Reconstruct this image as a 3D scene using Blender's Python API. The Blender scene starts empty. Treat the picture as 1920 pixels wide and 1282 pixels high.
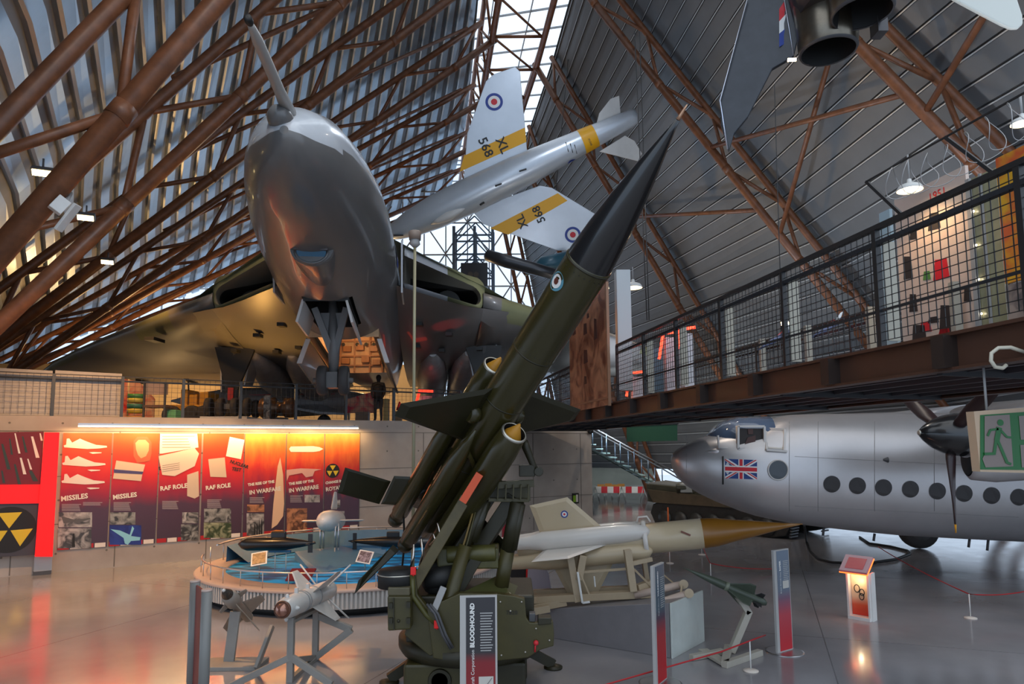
import bpy, math, random
from mathutils import Vector, Matrix
random.seed(7)
C = bpy.context.scene.collection
PI = math.pi
V = Vector
# ------------------------------------------------------------------ camera
FPX, PPX, PPY, TH, RO, EYE = 1280.0, 960.0, 714.0, math.radians(5.54), 0.0085, 3.3
_f = V((0, math.cos(TH), math.sin(TH)))
_r0 = V((1, 0, 0)); _u0 = V((0, -math.sin(TH), math.cos(TH)))
_r = _r0*math.cos(RO) - _u0*math.sin(RO)
_u = _u0*math.cos(RO) + _r0*math.sin(RO)
CAM = V((0, 0, EYE))
cd = bpy.data.cameras.new('camera'); cam = bpy.data.objects.new('camera', cd); C.objects.link(cam)
cam.matrix_world = Matrix(((_r.x, _u.x, -_f.x, 0), (_r.y, _u.y, -_f.y, 0), (_r.z, _u.z, -_f.z, EYE), (0, 0, 0, 1)))
cd.sensor_width = 36.0; cd.lens = 36.0*FPX/1920.0
cd.shift_y = (PPY-641.0)/1920.0
cd.clip_start = 0.05; cd.clip_end = 500
bpy.context.scene.camera = cam

def ray(px, py):
    return _r*((px-PPX)/FPX) + _u*((PPY-py)/FPX) + _f
def at(px, py, Y):                       # the point of depth Y seen at a pixel of the photograph
    d = ray(px, py); return CAM + d*(Y/d.y)
def gnd(px, py, z=0.0):                  # the point of height z seen at a pixel
    d = ray(px, py); return CAM + d*((z-EYE)/d.z)
def onpl(px, py, p0, n):                 # the point of a plane seen at a pixel
    d = ray(px, py); return CAM + d*((p0-CAM).dot(n)/d.dot(n))

# ------------------------------------------------------------------ materials
MATS = {}
def mat(name, col, rough=0.5, metal=0.0, var=0.0, scale=4.0, bump=0.0, emit=None, estr=0.0, spec=0.5, rvar=0.0, coat=0.0, alpha=1.0, trans=0.0):
    if name in MATS: return MATS[name]
    m = bpy.data.materials.new(name); m.use_nodes = True
    nt = m.node_tree; b = nt.nodes['Principled BSDF']
    c = (col[0], col[1], col[2], 1)
    b.inputs['Base Color'].default_value = c
    b.inputs['Roughness'].default_value = rough
    b.inputs['Metallic'].default_value = metal
    b.inputs['Specular IOR Level'].default_value = spec
    b.inputs['Coat Weight'].default_value = coat
    if trans: b.inputs['Transmission Weight'].default_value = trans
    if alpha < 1: b.inputs['Alpha'].default_value = alpha
    if emit:
        b.inputs['Emission Color'].default_value = (emit[0], emit[1], emit[2], 1)
        b.inputs['Emission Strength'].default_value = estr
    if var or bump or rvar:
        tc = nt.nodes.new('ShaderNodeTexCoord')
        n = nt.nodes.new('ShaderNodeTexNoise'); n.inputs['Scale'].default_value = scale
        n.inputs['Detail'].default_value = 6; n.inputs['Roughness'].default_value = 0.6
        nt.links.new(tc.outputs['Object'], n.inputs['Vector'])
        if var:
            r = nt.nodes.new('ShaderNodeValToRGB')
            r.color_ramp.elements[0].position = 0.3; r.color_ramp.elements[1].position = 0.7
            r.color_ramp.elements[0].color = (c[0]*(1-var), c[1]*(1-var), c[2]*(1-var), 1)
            r.color_ramp.elements[1].color = (min(1, c[0]*(1+var)), min(1, c[1]*(1+var)), min(1, c[2]*(1+var)), 1)
            nt.links.new(n.outputs['Fac'], r.inputs['Fac']); nt.links.new(r.outputs['Color'], b.inputs['Base Color'])
        if rvar:
            mr = nt.nodes.new('ShaderNodeMapRange'); mr.inputs['To Min'].default_value = max(0.02, rough-rvar); mr.inputs['To Max'].default_value = rough+rvar
            nt.links.new(n.outputs['Fac'], mr.inputs['Value']); nt.links.new(mr.outputs['Result'], b.inputs['Roughness'])
        if bump:
            bp = nt.nodes.new('ShaderNodeBump'); bp.inputs['Strength'].default_value = bump; bp.inputs['Distance'].default_value = 0.02
            nt.links.new(n.outputs['Fac'], bp.inputs['Height']); nt.links.new(bp.outputs['Normal'], b.inputs['Normal'])
    MATS[name] = m
    return m
def emis(name, col, s):
    return mat(name, col, 0.5, emit=col, estr=s)

# ------------------------------------------------------------------ mesh builder
ORG = {}
def perp(a):
    a = a.normalized(); t = V((0, 0, 1)) if abs(a.z) < 0.9 else V((1, 0, 0))
    x = a.cross(t).normalized(); return x, x.cross(a).normalized()
class MB:
    def __init__(s): s.v = []; s.f = []; s.m = []; s.s = []
    def add(s, vs, fs, mi=0, sm=False):
        o = len(s.v); s.v += [V(p) for p in vs]
        for f in fs: s.f.append([i+o for i in f]); s.m.append(mi); s.s.append(sm)
        return s
    def box(s, c, size, R=None, mi=0):
        c = V(c); hx, hy, hz = size[0]/2, size[1]/2, size[2]/2
        vs = []
        for x in (-hx, hx):
            for y in (-hy, hy):
                for z in (-hz, hz):
                    p = V((x, y, z)); vs.append(c + (R @ p if R else p))
        return s.add(vs, [(0, 1, 3, 2), (4, 6, 7, 5), (0, 4, 5, 1), (2, 3, 7, 6), (0, 2, 6, 4), (1, 5, 7, 3)], mi)
    def beam(s, p0, p1, w, h, up=(0, 0, 1), mi=0):
        p0 = V(p0); p1 = V(p1); a = (p1-p0).normalized(); up = V(up)
        x = a.cross(up)
        if x.length < 1e-4: x = a.cross(V((0, 1, 0)))
        x.normalize(); y = x.cross(a).normalized()
        R = Matrix((a, x, y)).transposed()
        return s.box((p0+p1)/2, ((p1-p0).length, w, h), R, mi)
    def loft(s, rings, mi=0, sm=True, cap0=False, cap1=False, closed=True, skip=None, mif=None):
        n = len(rings[0]); o = len(s.v)
        for r in rings: s.v += [V(p) for p in r]
        for i in range(len(rings)-1):
            for j in range(n if closed else n-1):
                if skip and skip(i, j): continue
                k = (j+1) % n
                s.f.append([o+i*n+j, o+i*n+k, o+(i+1)*n+k, o+(i+1)*n+j]); s.m.append(mif(i, j) if mif else mi); s.s.append(sm)
        if cap0: s.f.append([o+j for j in range(n)][::-1]); s.m.append(mi); s.s.append(False)
        if cap1: s.f.append([o+(len(rings)-1)*n+j for j in range(n)]); s.m.append(mif(len(rings)-2, 0) if mif else mi); s.s.append(False)
        return s
    def ring(s, c, x, y, rx, ry=None, n=12, ph=0.0):
        ry = rx if ry is None else ry
        return [c + x*(rx*math.cos(ph+2*PI*k/n)) + y*(ry*math.sin(ph+2*PI*k/n)) for k in range(n)]
    def tube(s, p0, p1, r0, r1=None, n=10, cap=True, mi=0, sm=True):
        p0 = V(p0); p1 = V(p1); r1 = r0 if r1 is None else r1
        x, y = perp(p1-p0)
        return s.loft([s.ring(p0, x, y, r0, n=n), s.ring(p1, x, y, r1, n=n)], mi, sm, cap, cap)
    def path(s, pts, r, n=8, mi=0, cap=True):
        pts = [V(p) for p in pts]; rings = []; x = None
        for i, p in enumerate(pts):
            a = (pts[min(i+1, len(pts)-1)] - pts[max(i-1, 0)]).normalized()
            if x is None: x, _ = perp(a)
            x = (x - a*x.dot(a)).normalized(); y = a.cross(x)
            rr = r[i] if isinstance(r, (list, tuple)) else r
            rings.append(s.ring(p, x, y, rr, n=n))
        return s.loft(rings, mi, True, cap, cap)
    def lathe(s, prof, o, a, n=24, mi=0, sm=True, cap0=True, cap1=True, mif=None, x=None):
        o = V(o); a = V(a).normalized()
        if x is None: x, y = perp(a)
        else: x = V(x); y = a.cross(x)
        return s.loft([s.ring(o+a*t, x, y, max(r, 1e-4), n=n) for t, r in prof], mi, sm, cap0, cap1, mif=mif)
    def prism(s, poly, vec, mi=0, sm=False, mi2=None):
        poly = [V(p) for p in poly]; vec = V(vec); n = len(poly)
        nrm = V((0, 0, 0))
        for i in range(n): nrm += (poly[i]-poly[0]).cross(poly[(i+1) % n]-poly[0])
        if nrm.dot(vec) > 0: poly = poly[::-1]
        vs = poly + [p+vec for p in poly]
        s.add(vs, [list(range(n))], mi)
        o = len(s.v)-2*n
        s.f.append([o+n+i for i in range(n)][::-1]); s.m.append(mi if mi2 is None else mi2); s.s.append(False)
        for i in range(n):
            k = (i+1) % n; s.f.append([o+k, o+i, o+n+i, o+n+k]); s.m.append(mi); s.s.append(sm)
        return s
    def poly(s, pts, mi=0, sm=False): return s.add(pts, [list(range(len(pts)))], mi, sm)
    def sphere(s, c, r, n=12, mi=0, sc=(1, 1, 1)):
        c = V(c); m = max(4, n//2); rings = []
        for i in range(m+1):
            t = PI*i/m; rr = max(1e-4, math.sin(t)); z = math.cos(t)
            rings.append([c+V((r*sc[0]*rr*math.cos(2*PI*k/n), r*sc[1]*rr*math.sin(2*PI*k/n), r*sc[2]*z)) for k in range(n)])
        return s.loft(rings[::-1], mi, True)
    def disc(s, c, nrm, r, n=20, mi=0, ry=None, x=None):
        nrm = V(nrm).normalized()
        if x is None: x, y = perp(nrm)
        else: x = V(x).normalized(); y = nrm.cross(x)
        return s.poly(s.ring(V(c), x, y, r, ry, n), mi)
    def build(s, name, mats, parent=None, bev=0.0):
        if not isinstance(mats, (list, tuple)): mats = [mats]
        me = bpy.data.meshes.new(name)
        if parent is not None: org = ORG[parent]
        elif s.v:
            lo = V([min(p[i] for p in s.v) for i in range(3)]); hi = V([max(p[i] for p in s.v) for i in range(3)])
            org = V(((lo.x+hi.x)/2, (lo.y+hi.y)/2, lo.z))
        else: org = V((0, 0, 0))
        me.from_pydata([p-org for p in s.v], [], s.f)
        for m in mats: me.materials.append(m)
        me.polygons.foreach_set('material_index', s.m)
        me.polygons.foreach_set('use_smooth', s.s)
        me.update()
        o = bpy.data.objects.new(name, me); C.objects.link(o)
        ORG[o] = org
        if parent is not None: o.parent = parent
        else: o.location = org
        if bev:
            b = o.modifiers.new('bevel', 'BEVEL'); b.width = bev; b.segments = 2; b.limit_method = 'ANGLE'
        return o
def thing(name, label, cat, loc=(0, 0, 0), group=None):
    o = bpy.data.objects.new(name, None); C.objects.link(o); o.empty_display_size = 0.2
    o.location = V(loc); ORG[o] = V(loc)
    o['label'] = label; o['category'] = cat
    if group: o['group'] = group
    return o
def tag(o, label, cat, group=None):
    o['label'] = label; o['category'] = cat
    if group: o['group'] = group
    return o
def struct(o): o['kind'] = 'structure'; return o
def dup(root, loc, rotz=None, label=None):
    r = root.copy(); C.objects.link(r); r.location = V(loc)
    if rotz is not None: r.rotation_euler = (0, 0, rotz)
    if label: r['label'] = label
    for ch in list(root.children):
        c = ch.copy(); C.objects.link(c); c.parent = r
        for g in list(ch.children):
            d = g.copy(); C.objects.link(d); d.parent = c
    return r
def text(name, body, o, x, y, size, m, parent=None, align='LEFT', wx=1.0, bold=0.0):
    cu = bpy.data.curves.new('t', 'FONT'); cu.body = body; cu.size = size; cu.align_x = align; cu.offset = bold
    cu.resolution_u = 2
    ob = bpy.data.objects.new('t', cu); C.objects.link(ob)
    dg = bpy.context.evaluated_depsgraph_get()
    me = bpy.data.meshes.new_from_object(ob.evaluated_get(dg))
    o = V(o); x = V(x).normalized(); y = V(y).normalized()
    mb = MB(); mb.add([o + x*(v.co.x*wx) + y*v.co.y for v in me.vertices], [list(p.vertices) for p in me.polygons])
    bpy.data.objects.remove(ob); bpy.data.curves.remove(cu); bpy.data.meshes.remove(me)
    return mb.build(name, m, parent)
def lerp(a, b, t): return a + (b-a)*t
def lights_point(name, loc, col, power, r=0.15):
    l = bpy.data.lights.new(name, 'POINT'); l.color = col; l.energy = power; l.shadow_soft_size = r
    o = bpy.data.objects.new(name, l); C.objects.link(o); o.location = loc; return o
def light_spot(name, loc, tgt, col, power, ang=60, r=0.15, blend=0.6):
    l = bpy.data.lights.new(name, 'SPOT'); l.color = col; l.energy = power; l.shadow_soft_size = r
    l.spot_size = math.radians(ang); l.spot_blend = blend
    o = bpy.data.objects.new(name, l); C.objects.link(o); o.location = loc
    o.rotation_euler = (V(tgt)-V(loc)).to_track_quat('-Z', 'Y').to_euler(); return o
def light_area(name, loc, tgt, col, power, sx, sy, spin=None):
    l = bpy.data.lights.new(name, 'AREA'); l.color = col; l.energy = power; l.shape = 'RECTANGLE'; l.size = sx; l.size_y = sy
    o = bpy.data.objects.new(name, l); C.objects.link(o); o.location = loc
    o.rotation_euler = (V(tgt)-V(loc)).to_track_quat('-Z', 'Y').to_euler(); return o

# colours
M_rust = mat('rust_brown_paint', (0.185, 0.068, 0.028), 0.42, var=0.35, scale=3.0)
M_conc = mat('cast_concrete', (0.42, 0.37, 0.32), 0.75, var=0.16, scale=1.2, bump=0.15)
M_black = mat('matt_black', (0.012, 0.012, 0.012), 0.6)
M_blackg = mat('gloss_black', (0.010, 0.010, 0.011), 0.22, coat=0.4)
M_white = mat('white_paint', (0.72, 0.72, 0.70), 0.4, var=0.05)
M_grey = mat('grey_paint', (0.30, 0.30, 0.30), 0.5, var=0.08)
M_dgrey = mat('dark_grey_paint', (0.07, 0.07, 0.075), 0.5, var=0.1)
M_steel = mat('brushed_steel', (0.55, 0.55, 0.56), 0.32, 1.0, rvar=0.1)
M_red = mat('bright_red', (0.75, 0.012, 0.012), 0.4)
M_yellow = mat('band_yellow', (0.83, 0.40, 0.005), 0.4)
M_blue = mat('roundel_blue', (0.02, 0.05, 0.28), 0.45)
M_rwhite = mat('roundel_white', (0.78, 0.78, 0.76), 0.45)
M_rred = mat('roundel_red', (0.60, 0.02, 0.03), 0.45)
M_rubber = mat('tyre_rubber', (0.045, 0.042, 0.042), 0.7, var=0.1)
# ================================================================== THE SETTING
def floor_mat():
    m = bpy.data.materials.new('polished_concrete_floor'); m.use_nodes = True; nt = m.node_tree; b = nt.nodes['Principled BSDF']
    tc = nt.nodes.new('ShaderNodeTexCoord')
    n = nt.nodes.new('ShaderNodeTexNoise'); n.inputs['Scale'].default_value = 0.5; n.inputs['Detail'].default_value = 8
    nt.links.new(tc.outputs['Object'], n.inputs['Vector'])
    r = nt.nodes.new('ShaderNodeValToRGB'); r.color_ramp.elements[0].position = 0.3; r.color_ramp.elements[1].position = 0.7
    r.color_ramp.elements[0].color = (0.205, 0.20, 0.21, 1); r.color_ramp.elements[1].color = (0.31, 0.30, 0.315, 1)
    nt.links.new(n.outputs['Fac'], r.inputs['Fac'])
    br = nt.nodes.new('ShaderNodeTexBrick'); br.offset = 0.0
    br.inputs['Scale'].default_value = 0.16; br.inputs['Mortar Size'].default_value = 0.0016; br.inputs['Brick Width'].default_value = 1.0; br.inputs['Row Height'].default_value = 1.0
    br.inputs['Color1'].default_value = (1, 1, 1, 1); br.inputs['Color2'].default_value = (1, 1, 1, 1); br.inputs['Mortar'].default_value = (0.45, 0.45, 0.45, 1)
    mp = nt.nodes.new('ShaderNodeMapping'); mp.inputs['Rotation'].default_value = (0, 0, 0.35)
    nt.links.new(tc.outputs['Object'], mp.inputs['Vector']); nt.links.new(mp.outputs['Vector'], br.inputs['Vector'])
    mx = nt.nodes.new('ShaderNodeMix'); mx.data_type = 'RGBA'; mx.blend_type = 'MULTIPLY'; mx.inputs[0].default_value = 1.0
    nt.links.new(r.outputs['Color'], mx.inputs[6]); nt.links.new(br.outputs['Color'], mx.inputs[7]); nt.links.new(mx.outputs[2], b.inputs['Base Color'])
    n2 = nt.nodes.new('ShaderNodeTexNoise'); n2.inputs['Scale'].default_value = 1.7; n2.inputs['Detail'].default_value = 5
    nt.links.new(tc.outputs['Object'], n2.inputs['Vector'])
    mr = nt.nodes.new('ShaderNodeMapRange'); mr.inputs['To Min'].default_value = 0.08; mr.inputs['To Max'].default_value = 0.22
    nt.links.new(n2.outputs['Fac'], mr.inputs['Value']); nt.links.new(mr.outputs['Result'], b.inputs['Roughness'])
    bp = nt.nodes.new('ShaderNodeBump'); bp.inputs['Strength'].default_value = 0.04; bp.inputs['Distance'].default_value = 0.02
    nt.links.new(n2.outputs['Fac'], bp.inputs['Height']); nt.links.new(bp.outputs['Normal'], b.inputs['Normal'])
    b.inputs['Specular IOR Level'].default_value = 1.0
    return m
mb = MB(); mb.box((0, 34, -0.1), (110, 90, 0.2)); struct(mb.build('floor', floor_mat()))

# concrete retaining wall that carries the upper gallery
WA = V((-13.55, 18.41, 0)); WB = V((3.35, 29.10, 0)); WE = (WB-WA).normalized(); WN = V((WE.y, -WE.x, 0)); HG = 4.27
def wall_pt(px, py, d=0.0): return onpl(px, py, WA+WN*d, WN)
def concrete_mat():
    m = bpy.data.materials.new('board_concrete'); m.use_nodes = True; nt = m.node_tree; b = nt.nodes['Principled BSDF']
    tc = nt.nodes.new('ShaderNodeTexCoord')
    n = nt.nodes.new('ShaderNodeTexNoise'); n.inputs['Scale'].default_value = 1.1; n.inputs['Detail'].default_value = 7
    nt.links.new(tc.outputs['Object'], n.inputs['Vector'])
    r = nt.nodes.new('ShaderNodeValToRGB'); r.color_ramp.elements[0].position = 0.3; r.color_ramp.elements[1].position = 0.72
    r.color_ramp.elements[0].color = (0.34, 0.29, 0.25, 1); r.color_ramp.elements[1].color = (0.45, 0.395, 0.345, 1)
    nt.links.new(n.outputs['Fac'], r.inputs['Fac'])
    nt.links.new(r.outputs['Color'], b.inputs['Base Color']); b.inputs['Roughness'].default_value = 0.7
    return m
M_board = concrete_mat(); M_joint = mat('joint_dark_grey', (0.16, 0.14, 0.12), 0.9)  # dark grey of the joint lines and tie holes
W0 = WA - WE*9.0; W1 = WB.copy()
mb = MB(); mb.prism([W0, W1, W1-WN*0.35, W0-WN*0.35], V((0, 0, HG)))
def wl(t, z, d): return WA + WE*t + WN*d + V((0, 0, z))
for t in [x*2.4 - 7.0 for x in range(12)]:                      # board joints and tie holes of the cast wall
    if t < 19.9: mb.beam(wl(t, 0.02, 0.002), wl(t, HG-0.42, 0.002), 0.006, 0.03, WE, 1)
for z in (1.3, 2.6, HG-0.42): mb.beam(wl(-9, z, 0.002), wl(20, z, 0.002), 0.02, 0.006, WN, 1)
for t in [x*1.2 - 8.4 for x in range(24)]:
    for z in (0.5, 1.95, 3.2, HG-0.2):
        if t < 19.8: mb.disc(wl(t, z, 0.004), WN, 0.03, 8, 1)
struct(mb.build('wall_back', [M_board, M_joint]))
# gallery slab behind it
mb = MB(); q = [W0-WN*0.36, W1-WN*0.36, V((3.35-3.0, 62, 0)), V((-55, 62, 0)), V((-40, 22, 0))]
mb.prism([p+V((0, 0, HG-0.3)) for p in q], V((0, 0, 0.29)))
struct(mb.build('floor_gallery', mat('gallery_floor', (0.12, 0.11, 0.10), 0.5, var=0.1)))

# ------------------------------------------------------------------ roof slopes (ruled surfaces between ridge and eaves)
LR = {i: V((0.8-0.91*i, 24+7.0*i, 27.0)) for i in range(-3, 7)}
LF = {-2: V((-5.6, 3.5, 1.8)), -1: V((-9.6, 9.5, 3.2)), 0: V((-14.0, 15.5, 4.0)), 1: V((-20.4, 23.5, 5.2)), 2: V((-26.5, 32.0, 4.9)),
      3: V((-30.8, 37.8, 6.1)), 4: V((-35.2, 43.5, 6.45)), 5: V((-39.7, 49.5, 6.9)), 6: V((-44.0, 55.5, 7.3))}
RR = {-1: V((4.75, 13.6, 27.0)), 0: V((3.74, 22.6, 27.0)), 1: V((2.73, 31.6, 27.0)), 2: V((1.7, 40.7, 27.0)), 3: V((0.4, 49.6, 27.0)), 4: V((-1.5, 58.6, 27.0))}
RF = {-1: V((20.4, 8.0, 2.9)), 0: V((19.1, 18.0, 3.4)), 1: V((18.0, 28.0, 2.9)), 2: V((14.0, 38.0, 2.9)), 3: V((8.8, 50.0, 2.9)), 4: V((3.4, 60.0, 2.9))}
def slope_n(Rt, Ft, i, u):
    k = i+1 if (i+1) in Rt and (i+1) in Ft else i-1
    e1 = (Ft[i]-Rt[i]).normalized(); e2 = (Rt[k].lerp(Ft[k], u)-Rt[i].lerp(Ft[i], u)).normalized()
    n = e1.cross(e2).normalized()
    return n if n.z > 0 else -n
def cladding(name, Rt, Ft, keys, off, pitch, kshift, prof, mats, sag=0.0, u1=1.12):
    mb = MB(); nrib = int((Rt[keys[1]]-Ft[keys[1]]).length/pitch)
    us = []
    for r in range(nrib+10):
        for du, h, mi in prof: us.append(((r+du-3)/nrib, h, mi))
    cols = []
    for i in keys:
        col = []
        for u, h, mi in us:
            uu = min(max(u + kshift*(i-keys[0]), -0.01), u1)
            p = Rt[i].lerp(Ft[i], uu); n = slope_n(Rt, Ft, i, min(max(uu, 0), 1))
            col.append(p + n*(off+h))
        cols.append(col)
    mb.loft(cols, 0, False, closed=False, mif=lambda i, j: us[j][2])
    return struct(mb.build(name, mats))
M_pan = mat('pressed_metal_liner', (0.34, 0.42, 0.49), 0.34, 0.75, var=0.12, scale=1.5, rvar=0.1)
M_pand = mat('liner_rib_side', (0.15, 0.14, 0.14), 0.5, 0.5)
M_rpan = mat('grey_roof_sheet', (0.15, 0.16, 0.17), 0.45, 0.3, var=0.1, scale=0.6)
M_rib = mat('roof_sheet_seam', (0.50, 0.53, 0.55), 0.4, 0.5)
lk = [-2, -1, 0, 1, 2, 3, 4, 5, 6]
cladding('wall_left', LR, LF, lk, 1.75, 0.72, 0.012, [(0, 0, 0), (0.48, 0, 2), (0.54, 0.06, 0), (0.56, 0.16, 1), (0.94, 0.16, 1)], [M_pan, M_pand, M_rib], u1=1.02)
rk = [-1, 0, 1, 2, 3, 4]
cladding('wall_right', RR, RF, rk, 1.45, 0.78, 0.0, [(0, 0, 0), (0.80, 0, 2), (0.82, 0.05, 2), (0.88, 0.05, 1), (0.89, -0.07, 1), (0.945, -0.07, 2), (0.96, 0.0, 0)], [M_rpan, M_rib, mat('roof_seam_shade', (.045, .047, .05), .6)], u1=1.07)  # dark groove strips put the shade beside each seam into the colour

# ------------------------------------------------------------------ roof trusses
def truss(Rt, Ft, i, off, nb, r1, r2, label, grp, u1=1.0, flip=0):
    t = thing('roof_truss', label, 'roof truss', Rt[i].lerp(Ft[i], u1), grp)
    lo = lambda u: Rt[i].lerp(Ft[i], u)
    up = lambda u: lo(u) + slope_n(Rt, Ft, i, min(u, 1.0))*off
    MB().tube(lo(-0.01), lo(u1), r1, n=12).build('lower_chord', M_rust, t)
    MB().path([up(u1*k/8-0.01) for k in range(9)], r1*0.85, n=12).build('upper_chord', M_rust, t)
    for k in range(nb):
        a = k/nb*u1; b = (k+0.5)/nb*u1; c = (k+1)/nb*u1
        MB().tube(up(a), lo(b), r2, n=8).build('web_member', M_rust, t)
        MB().tube(lo(b), up(c), r2, n=8).build('web_member', M_rust, t)
        MB().tube(lo(b)-(lo(1)-lo(0)).normalized()*0.16, lo(b)+(lo(1)-lo(0)).normalized()*0.16, r1*1.08, n=12).build('node_sleeve', M_rust, t)
    return t
ordn = ['nearest', 'second', 'third', 'fourth', 'fifth', 'sixth', 'seventh', 'eighth']
for q, i in enumerate(range(-1, 7)):
    truss(LR, LF, i, 1.12 if i < 0 else 1.28, 6, 0.20, 0.095, '%s brown tubular truss under the ribbed left slope, counted from the front' % ordn[q], 'left slope trusses')
for q, i in enumerate(range(0, 5)):
    truss(RR, RF, i, 1.2, 6, 0.185, 0.085, '%s brown tubular truss under the grey right slope, counted from the front' % ordn[q], 'right slope trusses', 1.12)
# long diagonal ties between neighbouring trusses
def tie(p, q, r, label):
    o = MB().tube(p, q, r, n=8).build('bracing_tube', M_rust); return tag(o, label, 'brace', 'roof bracing')
for q, i in enumerate(range(0, 5)):
    a = LR[i].lerp(LF[i], 0.62) + slope_n(LR, LF, i, .62)*1.45; b = LR[i+1].lerp(LF[i+1], 0.02) + slope_n(LR, LF, i+1, .1)*1.45
    tie(a, b, 0.09, 'diagonal brown brace from the %s to the %s left-slope truss' % (ordn[i+1], ordn[i+2]))
a0 = RR[0].lerp(RF[0], 0.50); a1 = RR[1].lerp(RF[1], 0.62)
for p, q, l in ((RR[0].lerp(RF[0], 0.42)+V((0.9, 0.4, .8)), RR[1].lerp(RF[1], 0.60), 'long brown strut from the nearest to the second right-slope truss, spotlit near the jet nozzles'),
                (RR[0].lerp(RF[0], 0.55), RR[1].lerp(RF[1], 0.42), 'thin brown strut crossing behind the tall dark missile tip'),
                (RR[1].lerp(RF[1], 0.55), RR[2].lerp(RF[2], 0.42), 'brown strut between the second and third right-slope trusses'),
                (RR[0].lerp(RF[0], 0.58), RR[-1].lerp(RF[-1], 0.45), 'brown strut from the nearest right-slope truss toward the top right corner'),
                (RR[0].lerp(RF[0], 0.42)+V((.9, .4, .8)), RR[-1].lerp(RF[-1], 0.36), 'upper brown strut running to the top right corner')):
    tie(p, q, 0.10, l)
# ridge beams and the glazed slot between the two slopes
def ridge(Rt, keys, side):
    t = thing('ridge_truss', 'brown tubular ridge truss along the %s edge of the skylight' % side, 'roof truss', Rt[keys[0]], 'ridge trusses')
    dz = V((0, 0, 1.9)); dx = V((-0.5 if side == 'left' else 0.5, 0, 0))
    MB().path([Rt[k] for k in keys], 0.19, 12).build('lower_chord', M_rust, t)
    MB().path([Rt[k]+dz+dx for k in keys], 0.16, 12).build('upper_chord', M_rust, t)
    for a, b in zip(keys[:-1], keys[1:]):
        for s in range(2):
            p0 = Rt[a].lerp(Rt[b], s*.5); p1 = Rt[a].lerp(Rt[b], s*.5+.25); p2 = Rt[a].lerp(Rt[b], s*.5+.5)
            MB().tube(p0, p1+dz+dx, 0.08, n=8).build('web_member', M_rust, t); MB().tube(p1+dz+dx, p2, 0.08, n=8).build('web_member', M_rust, t)
ridge(LR, list(range(-1, 7)), 'left'); ridge(RR, list(range(-1, 5)), 'right')
t = thing('skylight_bracing', 'brown cross tubes spanning the bright skylight slot between the ridge trusses', 'brace', LR[2])
for k in range(12):
    y = 20+3.5*k
    lx = LR[0].lerp(LR[5], (y-24)/35); rx = RR[0].lerp(RR[3], (y-22.6)/27)
    ry = RR[0].lerp(RR[3], (y+3.5-22.6)/27)
    MB().tube(lx, rx, 0.09, n=8).build('cross_tube', M_rust, t)
    MB().tube(lx, ry, 0.07, n=8).build('diagonal_tube', M_rust, t)
m_glass = mat('skylight_glass', (0.9, 0.95, 1.0), 0.03, trans=1.0)
m_glass.node_tree.nodes['Principled BSDF'].inputs['IOR'].default_value = 1.02
mb = MB(); gl = MB(); fr = MB()
a, b = LR[-1]+V((-2.2, 0, 2.8)), LR[6]+V((-2.2, 0, 2.8)); c, d = RR[4]+V((1.8, 0, 2.8)), RR[-1]+V((1.8, 0, 2.8))
b2 = LR[-1].lerp(LR[6], 1.0)+V((-2.2, 0, 2.8))
gl.prism([a, b2, V((c.x+.6, b2.y, c.z)), d], V((0, 0, 0.02)))
for k in range(26):
    s = k/25; fr.beam(a.lerp(b2, s), d.lerp(V((c.x+.6, b2.y, c.z)), s), 0.06, 0.12)
for s in (0.0, 0.33, 0.66, 1.0): fr.beam(a.lerp(d, s), b2.lerp(V((c.x+.6, b2.y, c.z)), s), 0.06, 0.14)
w = struct(fr.build('window_1', M_grey)); g = gl.build('glass_pane', m_glass, w)
# glazed far gable
t_ = MB(); gy = 61.5
for x in range(-44, 8, 2): t_.beam((x, gy, HG), (x, gy, 30), 0.10, 0.16, (0, 1, 0))
for z in range(6, 31, 3): t_.beam((-46, gy, z), (8, gy, z), 0.10, 0.12)
for x in range(-14, 4, 4):
    for z in range(9, 27, 6): t_.tube((x, gy-.3, z), (x+4, gy-.3, z+6), 0.07, n=6); t_.tube((x+4, gy-.3, z), (x, gy-.3, z+6), 0.07, n=6)
w = struct(t_.build('window_2', M_grey))
MB().box((-19, gy+.2, 17), (54, 0.02, 26)).build('glass_pane', m_glass, w)

# ------------------------------------------------------------------ daylight
wd = bpy.data.worlds.new('overcast_sky'); bpy.context.scene.world = wd; wd.use_nodes = True
nt = wd.node_tree; bg = nt.nodes['Background']
tc = nt.nodes.new('ShaderNodeTexCoord'); sx = nt.nodes.new('ShaderNodeSeparateXYZ'); nt.links.new(tc.outputs['Generated'], sx.inputs['Vector'])
rp = nt.nodes.new('ShaderNodeValToRGB'); rp.color_ramp.elements[0].position = 0.0; rp.color_ramp.elements[1].position = 0.9
rp.color_ramp.elements[0].color = (0.62, 0.78, 1.0, 1); rp.color_ramp.elements[1].color = (0.92, 0.96, 1.0, 1)
nt.links.new(sx.outputs['Z'], rp.inputs['Fac']); nt.links.new(rp.outputs['Color'], bg.inputs['Color'])
bg.inputs['Strength'].default_value = 1.0
vs = bpy.context.scene.view_settings
vs.view_transform = 'Standard'; vs.look = 'None'; vs.gamma = 1.0; vs.use_curve_mapping = False; vs.exposure = 0.0
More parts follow.
